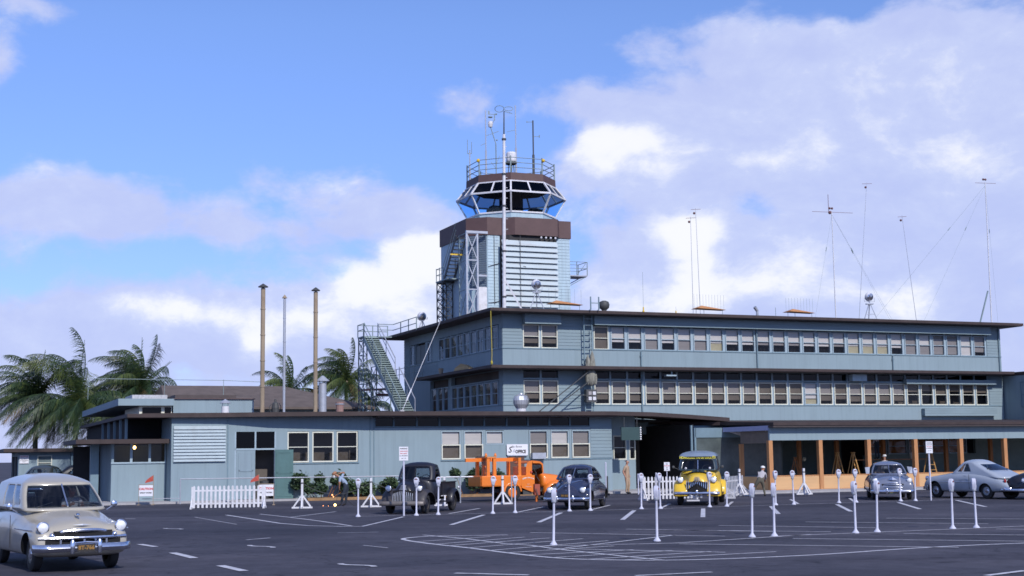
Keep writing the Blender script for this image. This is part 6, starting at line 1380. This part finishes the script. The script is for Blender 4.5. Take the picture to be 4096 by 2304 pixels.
q=MB(); q.box(-.46,.42,.02,.06,-2.0,-.01); q.build('brown_door',[mat('brown_door',(.10,.05,.035),.6)],o)
def caution(label,x,y,flag_side,rz):
    T=thing('caution_sign',label,'sign',(x,y,0),rz,'caution signs with red flags'); q=MB()
    for a in (-.34,.34): q.box(a-.012,a+.012,-.012,.012,0,.98 if a*flag_side<0 else 1.42)
    q.box(-.34,.34,-.012,.012,.96,.985); q.box(-.40,-.28,-.2,.2,0,.03); q.box(.28,.40,-.2,.2,0,.03); q.build('frame',[m_rust],T)
    q=MB(); q.box(-.325,.325,-.03,-.013,.42,.94); b=q.build('sign_board',[m_sign],T)
    text_mesh('lettering','CAUTION',.145,m_redtxt,b,(0,-.034,.76),bold=.006); text_mesh('lettering','SPRAY WORK',.088,m_blktxt,b,(0,-.034,.575),bold=.003)
    s=flag_side; q=MB(); q.add([(s*.34,0,1.42),(s*.34,0,1.14),(s*.34-.15,.03,1.10),(s*.34-.40,-.02,1.04),(s*.34-.36,.03,1.16),(s*.34-.18,-.02,1.30),(s*.34,.012,1.42),(s*.34,.012,1.14),(s*.34-.15,.042,1.10),(s*.34-.40,-.008,1.04),(s*.34-.36,.042,1.16),(s*.34-.18,-.008,1.30)],[(0,1,2,5),(5,2,3,4),(11,8,7,6),(10,9,8,11)]); q.build('flag',[m_red],T)
    return T
caution('caution sign with a spread red flag standing against the left annex wall',-17.7,67.6,1,R(4))
caution('caution sign with a limp red flag beside the white picket barrier and open door',-11.5,65.2,-1,R(10))
# ------------------------------------------------------------------ white picket barriers
def picket(label,p0,p1,n,h,name='picket_barrier',m=None,slim=1.0,feet=True):
    p0=Vector((*p0,0)); p1=Vector((*p1,0)); L_=(p1-p0).length; a=math.atan2((p1-p0).y,(p1-p0).x); m=m or m_white
    T=thing(name,label,'fence',p0,a,'white picket barriers'); q=MB()
    for z in (h*.22,h*.78): q.box(0,L_,-.03,.0,z-.035,z+.035)
    q.build('rail',[m],T)
    for i in range(n):
        x=.05+(L_-.1)*i/(n-1); w=.045*slim; q=MB(); q.add([(x-w,-.055,.04),(x+w,-.055,.04),(x+w,-.055,h-.05),(x,-.055,h),(x-w,-.055,h-.05),(x-w,-.031,.04),(x+w,-.031,.04),(x+w,-.031,h-.05),(x,-.031,h),(x-w,-.031,h-.05)],[(0,1,2,3,4),(9,8,7,6,5),(0,5,6,1),(1,6,7,2),(2,7,8,3),(3,8,9,4),(4,9,5,0)]); q.build('picket',[m],T)
    if feet:
        for x in (-.03,L_+.03):
            q=MB(); q.box(x-.04,x+.04,-.04,.04,0,h*.95); q.bar((x,-.45,.04),(x,.45,.04),.08); q.bar((x,-.42,.05),(x,0,h*.55),.05); q.bar((x,.42,.05),(x,0,h*.55),.05); q.build('a_frame_foot',[m],T)
    return T
picket('long white picket barrier across the left doorway',(-14.0,61.3),(-10.95,61.5),17,1.0)
picket('white picket barrier left of the yellow van before the black passage',(5.95,65.0),(8.3,65.9),14,1.08)
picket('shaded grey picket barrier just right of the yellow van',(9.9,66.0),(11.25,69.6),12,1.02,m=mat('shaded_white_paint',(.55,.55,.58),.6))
# A-footed barrier posts
def make_apost():
    T=thing('barrier_post','','barrier post',(0,0,0),0,'white barrier posts on A-shaped feet'); q=MB(); q.box(-.045,.045,-.045,.045,0,1.25); q.build('post',[m_white],T)
    q=MB(); q.box(-.44,.44,-.035,.035,0,.07); q.bar((-.36,0,.07),(-.03,0,.54),.065); q.bar((.36,0,.07),(.03,0,.54),.065); q.bar((0,-.42,.04),(0,.42,.04),.07); q.bar((0,-.34,.06),(0,-.03,.48),.06); q.build('a_foot',[m_white],T)
    q=MB(); q.lathe([(.06,1.05),(.075,1.06),(.075,1.09),(.06,1.1)],10); q.build('chain_ring',[m_steeld],T); return T
ap=make_apost()
for i,(x,y,rz,sc_,d) in enumerate([(-9.1,60.3,4,1.0,'left of the crouching welder'),(-6.2,60.8,4,1.0,'between the welder and the pickup'),(-3.05,61.2,6,1.0,'mostly hidden behind the pickup'),(-.53,62.3,8,1.0,'in front of the crane truck'),(13.9,67.6,20,1.0,'before the plywood sill right of the bent man'),(10.95,68.5,20,.9,'among the shaded pickets by the yellow van')]):
    o=ap if i==0 else copy_tree(ap); o.location=(x,y,.09 if x>9.5 else 0); o.rotation_euler=(0,0,R(rz)); o['label']='white barrier post '+d
def chain(label,p0,p1,sag,r=.012):
    T=thing('barrier_chain',label,'chain',(0,0,0)); a=Vector(p0); b=Vector(p1); T.location=a; q=MB(); q.tube([(b-a)*t+Vector((0,0,-sag*4*t*(1-t))) for t in [i/10 for i in range(11)]],r,5); q.build('chain',[m_steeld],T)
    q=MB(); q.sphere((0,0,0),r*2.2,6,5); q.build('hook',[m_steeld],T)
chain('sagging chain between the two barrier posts by the welder',(-9.1,60.3,1.07),(-6.2,60.8,1.07),.5); chain('sagging chain from the second barrier post towards the pickup',(-6.2,60.8,1.07),(-3.05,61.2,1.07),.4)
# pipe railing along the wall
T=thing('pipe_railing','long thin galvanised pipe railing running along the office wing wall','railing',(-16.2,68.2,0))
a=Vector((-16.2,68.2,0)); pts=[(-16.2,68.2),(-11.9,68.6),(-5.3,69.0),(-2.36,67.4),(-.15,68.6)]
q=MB(); q.tube([Vector((x,y,1.2))-a for x,y in pts[:3]],.028,7); q.tube([Vector((x,y,1.18))-a for x,y in ((-4.2,64.5),(-1.9,64.8))],.035,7); q.build('top_rail',[m_galv],T)
for x,y in ((-16.2,68.2),(-2.5,64.7),(-.14,64.7)):
    q=MB(); q.cyl(Vector((x,y,0))-a,Vector((x,y,1.21))-a,.032,n=7); q.build('post',[m_galv],T)
q=MB(); q.tube([Vector((-16.2,68.2,.28))-a,Vector((-18.0,68.0,.28))-a],.02,6); q.build('low_rail',[m_galv],T)
GB='thin bollard pipes by the wing corner'
for x,y,h,m_,d in ((4.72,72.6,1.7,m_meter,'tall white pipe bollard at the right corner of the office wing'),(4.5,68.2,1.05,m_steeld,'short dark pipe bollard in front of the wing corner'),(6.55,74.5,1.05,m_meter,'white pipe bollard beside the man in khaki'),(6.35,63.0,1.25,m_meter,'thin white pipe standing behind the picket barrier')):
    o=thing('pipe_bollard',d,'bollard',(x,y,0),0,GB); q=MB(); q.cyl((0,0,0),(0,0,h),.04,n=8); q.build('pipe',[m_],o); q=MB(); q.lathe([(.045,h),(.03,h+.03),(0,h+.035)],8); q.build('cap',[m_],o)
o=uvthing('hanging_sign','dark green hanging sign box with a row of round lamps under the roof edge','hanging sign',6.7,-.9,3.0)
q=MB(); q.box(-.6,.55,-.03,.08,-.1,.62); q.build('sign_box',[mat('dark_green_sign',(.03,.065,.065),.5)],o)
for i in range(6): q=MB(); q.sphere((.58,-.06,-.05+.125*i),.055,8,6); q.build('lamp',[m_cap],o)
q=MB(); q.cyl((-.4,.02,.6),(-.4,.02,1.2),.02,n=5); q.cyl((.4,.02,.6),(.4,.02,1.2),.02,n=5); q.build('hanger',[m_steeld],o)
o=thing('red_post_box','rust-red upright cabinet on a post in front of the crane truck cab','cabinet',(1.02,65.2,0),R(20)); q=MB(); q.box(-.13,.13,-.1,.1,.3,.80); q.build('cabinet',[mat('rust_red_paint',(.34,.075,.045),.6,var=.15)],o); q=MB(); q.box(-.06,.06,-.05,.05,0,.3); q.build('post',[mat('orange_post',(.55,.14,.02),.6)],o)
o=thing('hand_trolley','small dark-wheeled trolley beside the red cabinet under the crane truck','trolley',(1.45,65.0,0),R(20)); wheel(o,0,-.05,.17,.08,m_woodd,side=-1,hub=False); q=MB(); q.box(-.3,.3,.0,.3,.2,.26); q.bar((-.3,.15,.2),(-.45,.15,.6),.03); q.build('frame',[m_steeld],o)
# ------------------------------------------------------------------ step ladders, plank, bucket
def stepladder(label,x,y,h,rz,m):
    T=thing('step_ladder',label,'ladder',(x,y,.09),rz,'wooden step ladders in the storefront'); q=MB()
    for s in (-1,1):
        q.bar((s*.30,-.42,0),(s*.14,0,h),.05); q.bar((s*.30,.42,0),(s*.14,0,h),.04)
    q.build('leg',[m],T)
    q=MB(); n=int(h/.3)
    for i in range(1,n): t=i*.3/h; q.bar((-.30+.16*t,-.42*(1-t),i*.3),(.30-.16*t,-.42*(1-t),i*.3),.10,.03)
    q.box(-.17,.17,-.08,.08,h,h+.03); q.build('step',[m],T); return T
mlw=mat('ladder_timber',(.55,.30,.10),.7,var=.15)
pl=lambda u,v: W(u,v)
p=pl(19.0,-4.4); stepladder('wooden step ladder just left of the grey sedan behind the plywood sill',p.x,p.y,1.95,R(100),mlw)
p=pl(18.5,-3.6); stepladder('second wooden step ladder close behind the ladder left of the grey sedan',p.x,p.y,1.95,R(100),mlw)
p=pl(24.5,-4.2); stepladder('wooden step ladder between the grey sedan and the fastback',p.x,p.y,2.0,R(30),mlw)
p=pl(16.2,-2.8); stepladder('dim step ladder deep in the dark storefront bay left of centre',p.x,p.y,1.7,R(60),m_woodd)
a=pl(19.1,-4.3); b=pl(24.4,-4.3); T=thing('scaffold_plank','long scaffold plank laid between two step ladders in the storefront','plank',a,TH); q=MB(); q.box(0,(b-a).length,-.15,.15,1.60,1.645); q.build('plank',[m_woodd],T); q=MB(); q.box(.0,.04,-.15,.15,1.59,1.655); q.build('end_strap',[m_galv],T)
p=pl(23.2,-4.3); T=thing('paint_bucket','pale bucket standing on the scaffold plank','bucket',(p.x,p.y,1.648)); q=MB(); q.lathe([(0,0),(.13,0),(.16,.34),(.14,.35),(0,.33)],14); q.build('pail',[mat('bucket_cream',(.50,.42,.32),.6)],T); q=MB(); q.tube([(.16*math.cos(t),0,.33+.17*math.sin(t)) for t in [PI*i/8 for i in range(9)]],.008,4); q.build('bail',[m_steeld],T)
p=pl(17.6,-1.6); T=thing('work_lamp','pale work lamp glowing dimly in the dark storefront bay','lamp',(p.x,p.y,1.7)); q=MB(); q.sphere((0,0,0),.12,9,7); q.build('shade',[m_blindy],T); q=MB(); q.cyl((0,0,.1),(0,0,1.9),.008,n=4); q.build('flex',[m_steeld],T)
# ------------------------------------------------------------------ shrubs along the wall
ml=[mat('shrub_leaf_a',(.022,.045,.022),.6,var=.3,scale=6),mat('shrub_leaf_b',(.045,.085,.035),.6,var=.3,scale=6),mat('shrub_leaf_c',(.075,.115,.045),.6,var=.3,scale=6)]
def shrub(label,u,v,w,h,n,seed):
    r=random.Random(seed); T=uvthing('shrub',label,'shrub',u,v,.10,'dark shrubs along the office wing'); q=MB(); cl=[]
    for _ in range(9): cl.append((r.uniform(-w/2,w/2)*.85,r.uniform(-.45,.35),r.uniform(.25,.75)*h*(1-.25*r.random()),r.uniform(.2,.36)))
    for _ in range(n):
        c=r.choice(cl); d=Vector((r.gauss(0,1),r.gauss(0,1),r.gauss(0,1))).normalized()*c[3]*r.uniform(.45,1.05); p=Vector((c[0]+d.x*1.3,c[1]+d.y,max(.03,c[2]+d.z)))
        if r.random()<.03: p.z+=r.uniform(.05,.25)
        s=r.uniform(.04,.085); a=Vector((r.gauss(0,1),r.gauss(0,1),r.gauss(0,1)+.6)).normalized(); t=a.cross(Vector((r.random(),r.random(),r.random()))).normalized(); b_=a.cross(t)
        q.cur=r.choice((0,0,1,1,2)); q.add([p-t*s*1.5,p-b_*s*.7,p+t*s*1.5,p+b_*s*.7],[(0,1,2,3)])
    q.build('foliage',ml,T); q=MB()
    for c in cl: q.cyl((c[0]*.4,c[1]*.4,0),(c[0],c[1],c[2]),.015,n=4)
    q.build('stem',[m_woodd],T); return T
shrub('wide dark shrub below the three sash windows left of the welder',-10.9,-.75,3.2,1.55,6500,1); shrub('small shrub right of the three sash windows near the welder',-9.0,-.8,1.5,1.15,2200,2)
shrub('low shrub just left of the pickup by the wall',-6.6,-.8,2.2,1.15,3000,3); shrub('shrub with reddish tips behind the pickup hood',-5.2,-.8,1.5,1.15,1900,4); shrub('tall dark shrub between the pickup and the crane truck bed',-3.0,-.8,2.8,1.75,5200,5); shrub('dark shrub behind the rear of the crane truck',-1.6,-.8,1.8,1.55,2800,6)
# ------------------------------------------------------------------ palms
mfr=[mat('palm_leaf_dark',(.012,.027,.015),.5,var=.3,scale=2),mat('palm_leaf_mid',(.028,.054,.018),.45,var=.3,scale=2),mat('palm_leaf_light',(.075,.10,.025),.45,var=.3,scale=2),mat('palm_leaf_dead',(.17,.11,.05),.8,var=.3,scale=2)]
m_trunk=mat('palm_trunk',(.17,.145,.105),.9,var=.3,scale=3,stretch=(1,1,4),bump=.6,bscale=6)
def palm(label,x,y,h,fl,nf,seed,wind=-.85,spears=(),lean=.0,up_bias=.35):
    """coconut palm bent by wind blowing towards -x"""
    r=random.Random(seed); T=thing('palm_tree',label,'palm tree',(x,y,0),0,'windblown palm trees'); q=MB(); pts=[Vector((lean*(t**1.5),0,h*t)) for t in [i/8 for i in range(9)]]
    for i in range(8): q.cyl(pts[i],pts[i+1],.23-.012*i,.23-.012*(i+1),n=10)
    q.sphere(pts[-1],.3,10,7,(1,1,1.3)); q.build('trunk',[m_trunk],T,smooth=True)
    top=pts[-1]+Vector((0,0,.2)); q=MB()
    for i in range(nf):
        az=2*PI*i/nf+r.uniform(-.25,.25); el=r.uniform(.0,1.4) if r.random()>.28 else r.uniform(-.6,.2); L_=fl*r.uniform(.8,1.12)
        d=Vector((math.cos(az)*math.cos(el),math.sin(az)*math.cos(el),math.sin(el))); p=Vector(top); rach=[Vector(p)]; n=13
        for k in range(n):
            t=k/n; d=(d+Vector((wind*.075,0.0,-.08-.09*t))*(1.0+.3*t)).normalized(); p=p+d*(L_/n); rach.append(Vector(p))
        mi=r.choice((0,1,1,2)) if el>.2 else r.choice((0,0,1,1,3)); q.cur=mi
        for k in range(n): q.cyl(rach[k],rach[k+1],.03*(1-k/n)+.008,.03*(1-(k+1)/n)+.006,n=4,caps=False)
        side=(rach[1]-rach[0]).cross(Vector((0,0,1))); side=side.normalized() if side.length>.05 else Vector((0,1,0)); M_=84
        for k in range(3,M_):
            t=k/M_; j=min(int(t*n),n-1); b=rach[j].lerp(rach[j+1],t*n-j); tan=(rach[j+1]-rach[j]).normalized(); ll=fl*.235*math.sin(PI*min(1,.16+.82*t))**.6*r.uniform(.7,1.15)
            for s in (-1,1):
                sd_=(side*s).normalized(); e=(sd_*.70+tan*.55+Vector((wind*(.30+.2*r.random()),0,-.35-.45*r.random()))).normalized(); wv=tan*.020; mid=b+e*ll*.5+Vector((0,0,.03)); tip=b+e*ll+Vector((wind*.08,0,-(.10+.15*r.random())*ll))
                q.cur=mi if r.random()<.7 else r.choice((0,1,2)); q.add([b-wv,b+wv,mid+wv*.9,tip,mid-wv*.9],[(0,1,2,4),(4,2,3)])
    for dx,dz,L_ in spears:
        q.cur=1; a=top; b=top+Vector((dx,0,dz)); q.cyl(a,b,.05,.015,n=5)
        for k in range(10): c=a.lerp(b,.35+.06*k); q.add([c,c+Vector((.08,.02,.16)),c+Vector((.12,.02,.28)),c+Vector((.02,0,.12))],[(0,1,2,3)])
    q.build('crown',mfr,T); return T
# ------------------------------------------------------------------ done below (people follow)
palm('leftmost palm with a bare upright spear frond above the far left house',-34.5,101,6.6,4.5,46,21,spears=((.55,3.4,1),))
palm('middle palm of the left clump with the fullest dark crown and low fronds',-31.0,99,5.9,5.6,58,22,spears=((.5,4.6,1),))
palm('right palm of the left clump leaning over the annex roof',-27.3,102,7.1,4.6,46,23,spears=((.1,3.8,1),(2.3,2.0,1)))
palm('low palm of the left clump half hidden behind the link canopy',-29.0,104,4.8,4.6,36,24)
palm('low palm behind the hipped roof left of the silver flue',-18.7,116,7.3,3.8,30,25)
palm('tall windswept palm behind the silver flue',-14.0,117,8.2,4.5,44,26,spears=((.5,1.5,1),))
palm('small palm partly hidden by the steel stair',-12.0,119,6.5,3.2,16,27)
# ------------------------------------------------------------------ people
STAND=dict(pelvis=(0,0,.95),spine=(0,.0,1.12),chest=(0,.0,1.32),neckb=(0,.0,1.45),neck=(0,-.01,1.53),head=(0,-.03,1.62),crown=(0,-.015,1.70),
  Ls=(.17,0,1.41),Le=(.22,.03,1.13),Lw=(.24,-.05,.90),Lp=(.245,-.07,.82), Rs=(-.17,0,1.41),Re=(-.22,.03,1.13),Rw=(-.24,-.05,.90),Rp=(-.245,-.07,.82),
  Lh=(.09,0,.90),Lk=(.10,-.03,.50),La=(.10,.02,.09),Lt=(.11,-.16,.035), Rh=(-.09,0,.90),Rk=(-.10,-.03,.50),Ra=(-.10,.02,.09),Rt=(-.11,-.16,.035))
RAD=dict(pelvis=(.155,.115),spine=(.14,.105),chest=(.165,.115),neckb=(.075,.07),neck=(.055,.055),head=(.078,.095),crown=(.066,.08),
  Ls=.066,Le=.045,Lw=.031,Lp=(.04,.022),Rs=.066,Re=.045,Rw=.031,Rp=(.04,.022),Lh=.095,Lk=.062,La=.043,Lt=.036,Rh=.095,Rk=.062,Ra=.043,Rt=.036)
BON=[('pelvis','spine'),('spine','chest'),('chest','neckb'),('neckb','neck'),('neck','head'),('head','crown'),('chest','Ls'),('Ls','Le'),('Le','Lw'),('Lw','Lp'),('chest','Rs'),('Rs','Re'),('Re','Rw'),('Rw','Rp'),('pelvis','Lh'),('Lh','Lk'),('Lk','La'),('La','Lt'),('pelvis','Rh'),('Rh','Rk'),('Rk','Ra'),('Ra','Rt')]
m_hair=mat('dark_hair',(.03,.022,.02),.7); m_grhair=mat('grey_hair',(.36,.34,.32),.8); m_shoe=mat('dark_shoe',(.03,.025,.022),.5)
def person(label,loc,rz,pose,shirt,trousers,skin=m_skin,sleeves='short',hair=m_hair,hat=None,face=(0,-1,0),scale=1.0,group=None,stout=1.0):
    J=dict(STAND); J.update(pose); names=list(J); vs=[Vector(J[n]) for n in names]; ix={n:i for i,n in enumerate(names)}; ed=[(ix[a],ix[b]) for a,b in BON]; rad=[(tuple(v*stout for v in RAD[n]) if isinstance(RAD[n],tuple) else RAD[n]*stout) if n not in('neck','head','crown','Lp','Rp') else RAD[n] for n in names]; own=list(names)
    F=Vector(face).normalized()
    # fingers: four unequal bent chains and a thumb from the side of each palm
    for s in 'LR':
        w=Vector(J[s+'w']); p=Vector(J[s+'p']); d=(p-w).normalized(); a=d.cross(F); a=a.normalized() if a.length>.1 else Vector((1,0,0)); curl=a.cross(d)
        for k,(o,l) in enumerate(((-.028,.062),(-.010,.072),(.010,.068),(.027,.054))):
            prev=ix[s+'p']; base=p+a*o+d*.035
            for j in range(3):
                vs.append(base+d*(l*(j+.2)/2.4)-curl*(.010*j*j)); rad.append((.0095-.001*j)); own.append(s+'p'); ed.append((prev,len(vs)-1)); prev=len(vs)-1
        prev=ix[s+'p']
        for j in range(2): vs.append(p-a*(.035+.012*j)+d*(.012+.022*j)); rad.append(.0105-.001*j); own.append(s+'p'); ed.append((prev,len(vs)-1)); prev=len(vs)-1
    # nose and ears
    hd=Vector(J['head']); up_=(Vector(J['crown'])-hd).normalized(); sd_=F.cross(up_).normalized()
    vs.append(hd+F*.105-up_*.005); rad.append(.014); own.append('head'); ed.append((ix['head'],len(vs)-1))
    for s in (-1,1): vs.append(hd+sd_*s*.092); rad.append(.017); own.append('head'); ed.append((ix['head'],len(vs)-1))
    me=bpy.data.meshes.new('person'); me.from_pydata(vs,ed,[]); o=bpy.data.objects.new('person',me); o.location=loc; o.rotation_euler=(0,0,rz); o.scale=(scale,)*3; link(o)
    md=o.modifiers.new('skin','SKIN'); md.use_smooth_shade=True; md.branch_smoothing=.4
    sv=me.skin_vertices[0].data
    for i,r in enumerate(rad): sv[i].radius=r if isinstance(r,tuple) else (r,r); sv[i].use_root=(names[i]=='pelvis' if i<len(names) else False)
    ss=o.modifiers.new('sub','SUBSURF'); ss.levels=1; ss.render_levels=1; bake(o); me=o.data
    for m_ in (shirt,trousers,skin,m_shoe): me.materials.append(m_)
    segs=[(Vector(J[a]),Vector(J[b]),a,b) for a,b in BON]
    def zone(c):
        best=None
        for A,B,a,b in segs:
            t=max(0,min(1,(c-A).dot(B-A)/max((B-A).length_squared,1e-6))); d=(c-A.lerp(B,t)).length
            if best is None or d<best[0]: best=(d,a,b,t)
        _,a,b,t=best; k=a+b
        if b in('neck','head','crown') or a=='head': return 2 if not(b=='neck' and t<.3) else 0
        if b in('Le','Re'): return 0 if sleeves=='long' or t<.7 else 2
        if b in('Lw','Rw'): return 0 if sleeves=='long' else 2
        if b in('Lp','Rp'): return 2
        if b in('Lt','Rt'): return 3
        if b in('Lk','Rk','La','Ra','Lh','Rh'): return 1
        if a=='pelvis' and b=='spine': return 1 if t<.35 else 0
        return 0
    for p in me.polygons: p.material_index=zone(p.center); p.use_smooth=True
    tag(o,label,'person',group)
    q=MB(); e=hd+up_*.012
    for s in (-1,1): q.sphere(e+F*.092+sd_*s*.033,.011,6,5)
    q.build('eye',[m_hair],o); q=MB(); q.bar(hd+F*.094-up_*.045-sd_*.025,hd+F*.094-up_*.045+sd_*.025,.008); q.build('mouth',[m_redtxt],o)
    if hair:
        q=MB(); c=hd+up_*.045-F*.012; q.sphere((0,0,0),1,14,10); R_=Matrix((sd_,F,up_)).transposed()
        keep=[v for v in q.v]; q.v=[c+R_@Vector((v.x*.093,v.y*.112,v.z*.098)) for v in keep]; q.f=[f for f in q.f if all(keep[i].z>-.55 and not(keep[i].y>.35 and keep[i].z<.35) for i in f)]; q.m=[0]*len(q.f); q.build('hair',[hair],o,smooth=True)
    if hat:
        q=MB(); c=hd+up_*.075; R_=Matrix((sd_,F,up_)).transposed(); q.lathe([(.108,-.015),(.112,.02),(.10,.07),(.06,.095),(0,.10)],14); q.add([(-.09,.06,-.01),(.09,.06,-.01),(.07,.19,-.025),(-.07,.19,-.025),(-.09,.06,.004),(.09,.06,.004),(.07,.19,-.012),(-.07,.19,-.012)],[(3,2,1,0),(4,5,6,7),(2,3,7,6),(0,1,5,4),(1,2,6,5),(3,0,4,7)]); q.v=[c+R_@v for v in q.v]; q.build('cap',[hat],o,smooth=True)
    return o
m_khaki=mat('khaki_cloth',(.40,.28,.19),.9,var=.1); m_bluesh=mat('faded_blue_shirt',(.27,.34,.45),.9,var=.12); m_jean=mat('dark_denim',(.022,.030,.045),.9,var=.15); m_greysh=mat('grey_shirt',(.40,.38,.40),.9,var=.1); m_olive=mat('olive_trousers',(.10,.092,.07),.9,var=.15); m_brownh=mat('brown_leather',(.32,.15,.075),.7,var=.2)
# man in khaki standing by the wing corner, looking right
person('standing man in khaki shirt and trousers looking right beside the black passage',(6.05,75.6,0),R(62),dict(chest=(0,.02,1.31),neckb=(0,.0,1.45),head=(0,-.035,1.63),Le=(.27,.12,1.14),Lw=(.22,-.02,.97),Lp=(.19,-.07,.93),Re=(-.27,.10,1.13),Rw=(-.27,-.02,.9),Rp=(-.27,-.05,.82),Lk=(.10,-.06,.5),La=(.09,-.02,.09)),m_khaki,m_khaki,m_skin,'short',m_grhair,scale=1.04,stout=1.22)
# welder bent over, facing left
wp_=dict(pelvis=(.16,0,.88),spine=(.10,0,1.02),chest=(-.06,0,1.16),neckb=(-.16,0,1.25),neck=(-.22,0,1.29),head=(-.30,0,1.33),crown=(-.355,0,1.385),
  Ls=(-.10,-.17,1.20),Le=(-.12,-.24,1.0),Lw=(-.13,-.20,.84),Lp=(-.14,-.18,.77),Rs=(-.10,.17,1.20),Re=(.02,.30,1.44),Rw=(-.10,.22,1.42),Rp=(-.16,.18,1.40),
  Lh=(.14,-.09,.84),Lk=(.02,-.11,.47),La=(-.08,-.10,.09),Lt=(-.24,-.11,.035),Rh=(.16,.09,.84),Rk=(.14,.11,.47),Ra=(.10,.10,.09),Rt=(-.06,.11,.035))
wd=person('welder in a blue shirt and dark jeans bending forward to the left over sparks',(-7.62,62.5,0),0,wp_,m_bluesh,m_jean,m_skin2,'short',None,m_brownh,face=(-.8,0,-.6),scale=1.03,stout=1.12)
q=MB(); q.sphere((-.385,0,1.27),.085,9,7,(.6,1,1)); q.build('face_mask',[m_cap],wd)
T=thing('welding_torch','thin welding torch held by the bending welder with a bright weld spot on the ground','torch',(-7.62,62.5,0)); q=MB(); q.cyl((-.15,-.19,.80),(-.30,-.16,.10),.012,n=5); q.build('torch_tube',[m_steeld],T); q=MB(); q.tube([(-.14,-.19,.82),(.1,-.4,.4),(.5,-.3,.03),(1.2,.2,.03)],.012,5); q.build('hose',[m_rubber],T)
me_=emis('weld_glow',(1,.55,.2),12); q=MB(); q.sphere((-.33,-.16,.06),.05,8,6); q.build('weld_spot',[me_],T)
for x,z,s in ((-.45,.50,.028),(-.40,.42,.022),(-.85,.03,.015),(-.62,.02,.012)): q=MB(); q.sphere((x,-.2,z),s,6,5); q.build('spark',[emis('spark_glow',(1,.35,.12),5) if 'spark_glow' not in MATS else MATS['spark_glow']],T)
# painter bent over at the storefront post, seen from behind
pp=dict(pelvis=(.08,0,.80),spine=(.12,.10,.94),chest=(.20,.20,1.10),neckb=(.25,.27,1.20),neck=(.27,.31,1.25),head=(.285,.36,1.30),crown=(.29,.38,1.38),
  Ls=(.05,.22,1.15),Le=(.10,.42,.98),Lw=(.25,.52,.88),Lp=(.30,.55,.84),Rs=(.36,.18,1.13),Re=(.42,.34,.92),Rw=(.40,.48,.80),Rp=(.40,.52,.74),
  Lh=(-.02,0,.76),Lk=(-.19,.10,.44),La=(-.29,.0,.09),Lt=(-.31,.17,.035),Rh=(.17,0,.76),Rk=(.25,.12,.44),Ra=(.28,.0,.09),Rt=(.31,.17,.035))
person('man in a white cap bending over with legs spread at the corner timber post',(11.85,68.3,0),0,pp,m_greysh,m_olive,m_skin2,'long',None,m_cap,face=(.25,.9,-.2),scale=1.0,stout=1.15)
p=W(20.7,-4.35); person('worker standing high on the scaffold plank with his head up behind the fascia',(p.x,p.y,1.65),R(-150),dict(Re=(-.28,-.05,1.60),Rw=(-.25,-.12,1.85),Rp=(-.25,-.14,1.92)),m_greysh,m_jean,m_skin2,'long',m_hair)
p=W(20.75,-4.95); person('worker in a white cap whose head shows just above the grey sedan roof',(p.x,p.y,.09),R(-160),{},m_greysh,m_olive,m_skin2,'long',None,m_cap,scale=1.02)
SIT=dict(pelvis=(0,.1,.20),spine=(0,.10,.36),chest=(0,.08,.55),neckb=(0,.06,.68),neck=(0,.05,.74),head=(0,.03,.83),crown=(0,.04,.91),Ls=(.17,.07,.64),Rs=(-.17,.07,.64),Le=(.22,-.10,.45),Lw=(.14,-.34,.52),Lp=(.12,-.40,.54),Re=(-.22,-.10,.45),Rw=(-.14,-.34,.52),Rp=(-.12,-.40,.54),
  Lh=(.09,.06,.17),Lk=(.12,-.36,.20),La=(.12,-.50,-.18),Lt=(.12,-.66,-.20),Rh=(-.09,.06,.17),Rk=(-.12,-.36,.20),Ra=(-.12,-.50,-.18),Rt=(-.12,-.66,-.20))
def seated(T,x,y,z,label,shirt,skin=m_skin2,hair=m_hair):
    p=Matrix.Rotation(T.rotation_euler.z,4,'Z')@Vector((x,y,z)); person(label,T.location+p,T.rotation_euler.z+PI/2,SIT,shirt,m_jean,skin,'short',hair,scale=.95)
seated(WAGON,-.12,.36,.72,'driver with a pale shirt behind the cream wagon windshield',m_greysh)
seated(NAVY,-.12,-.34,.68,'person sitting on the left as seen in the navy sedan windshield',m_greysh)
seated(GREY,-.02,-.36,.62,'person in light clothes on the left as seen in the grey sedan',m_khaki); seated(GREY,-.05,.30,.62,'driver on the right as seen in the grey sedan',m_greysh)
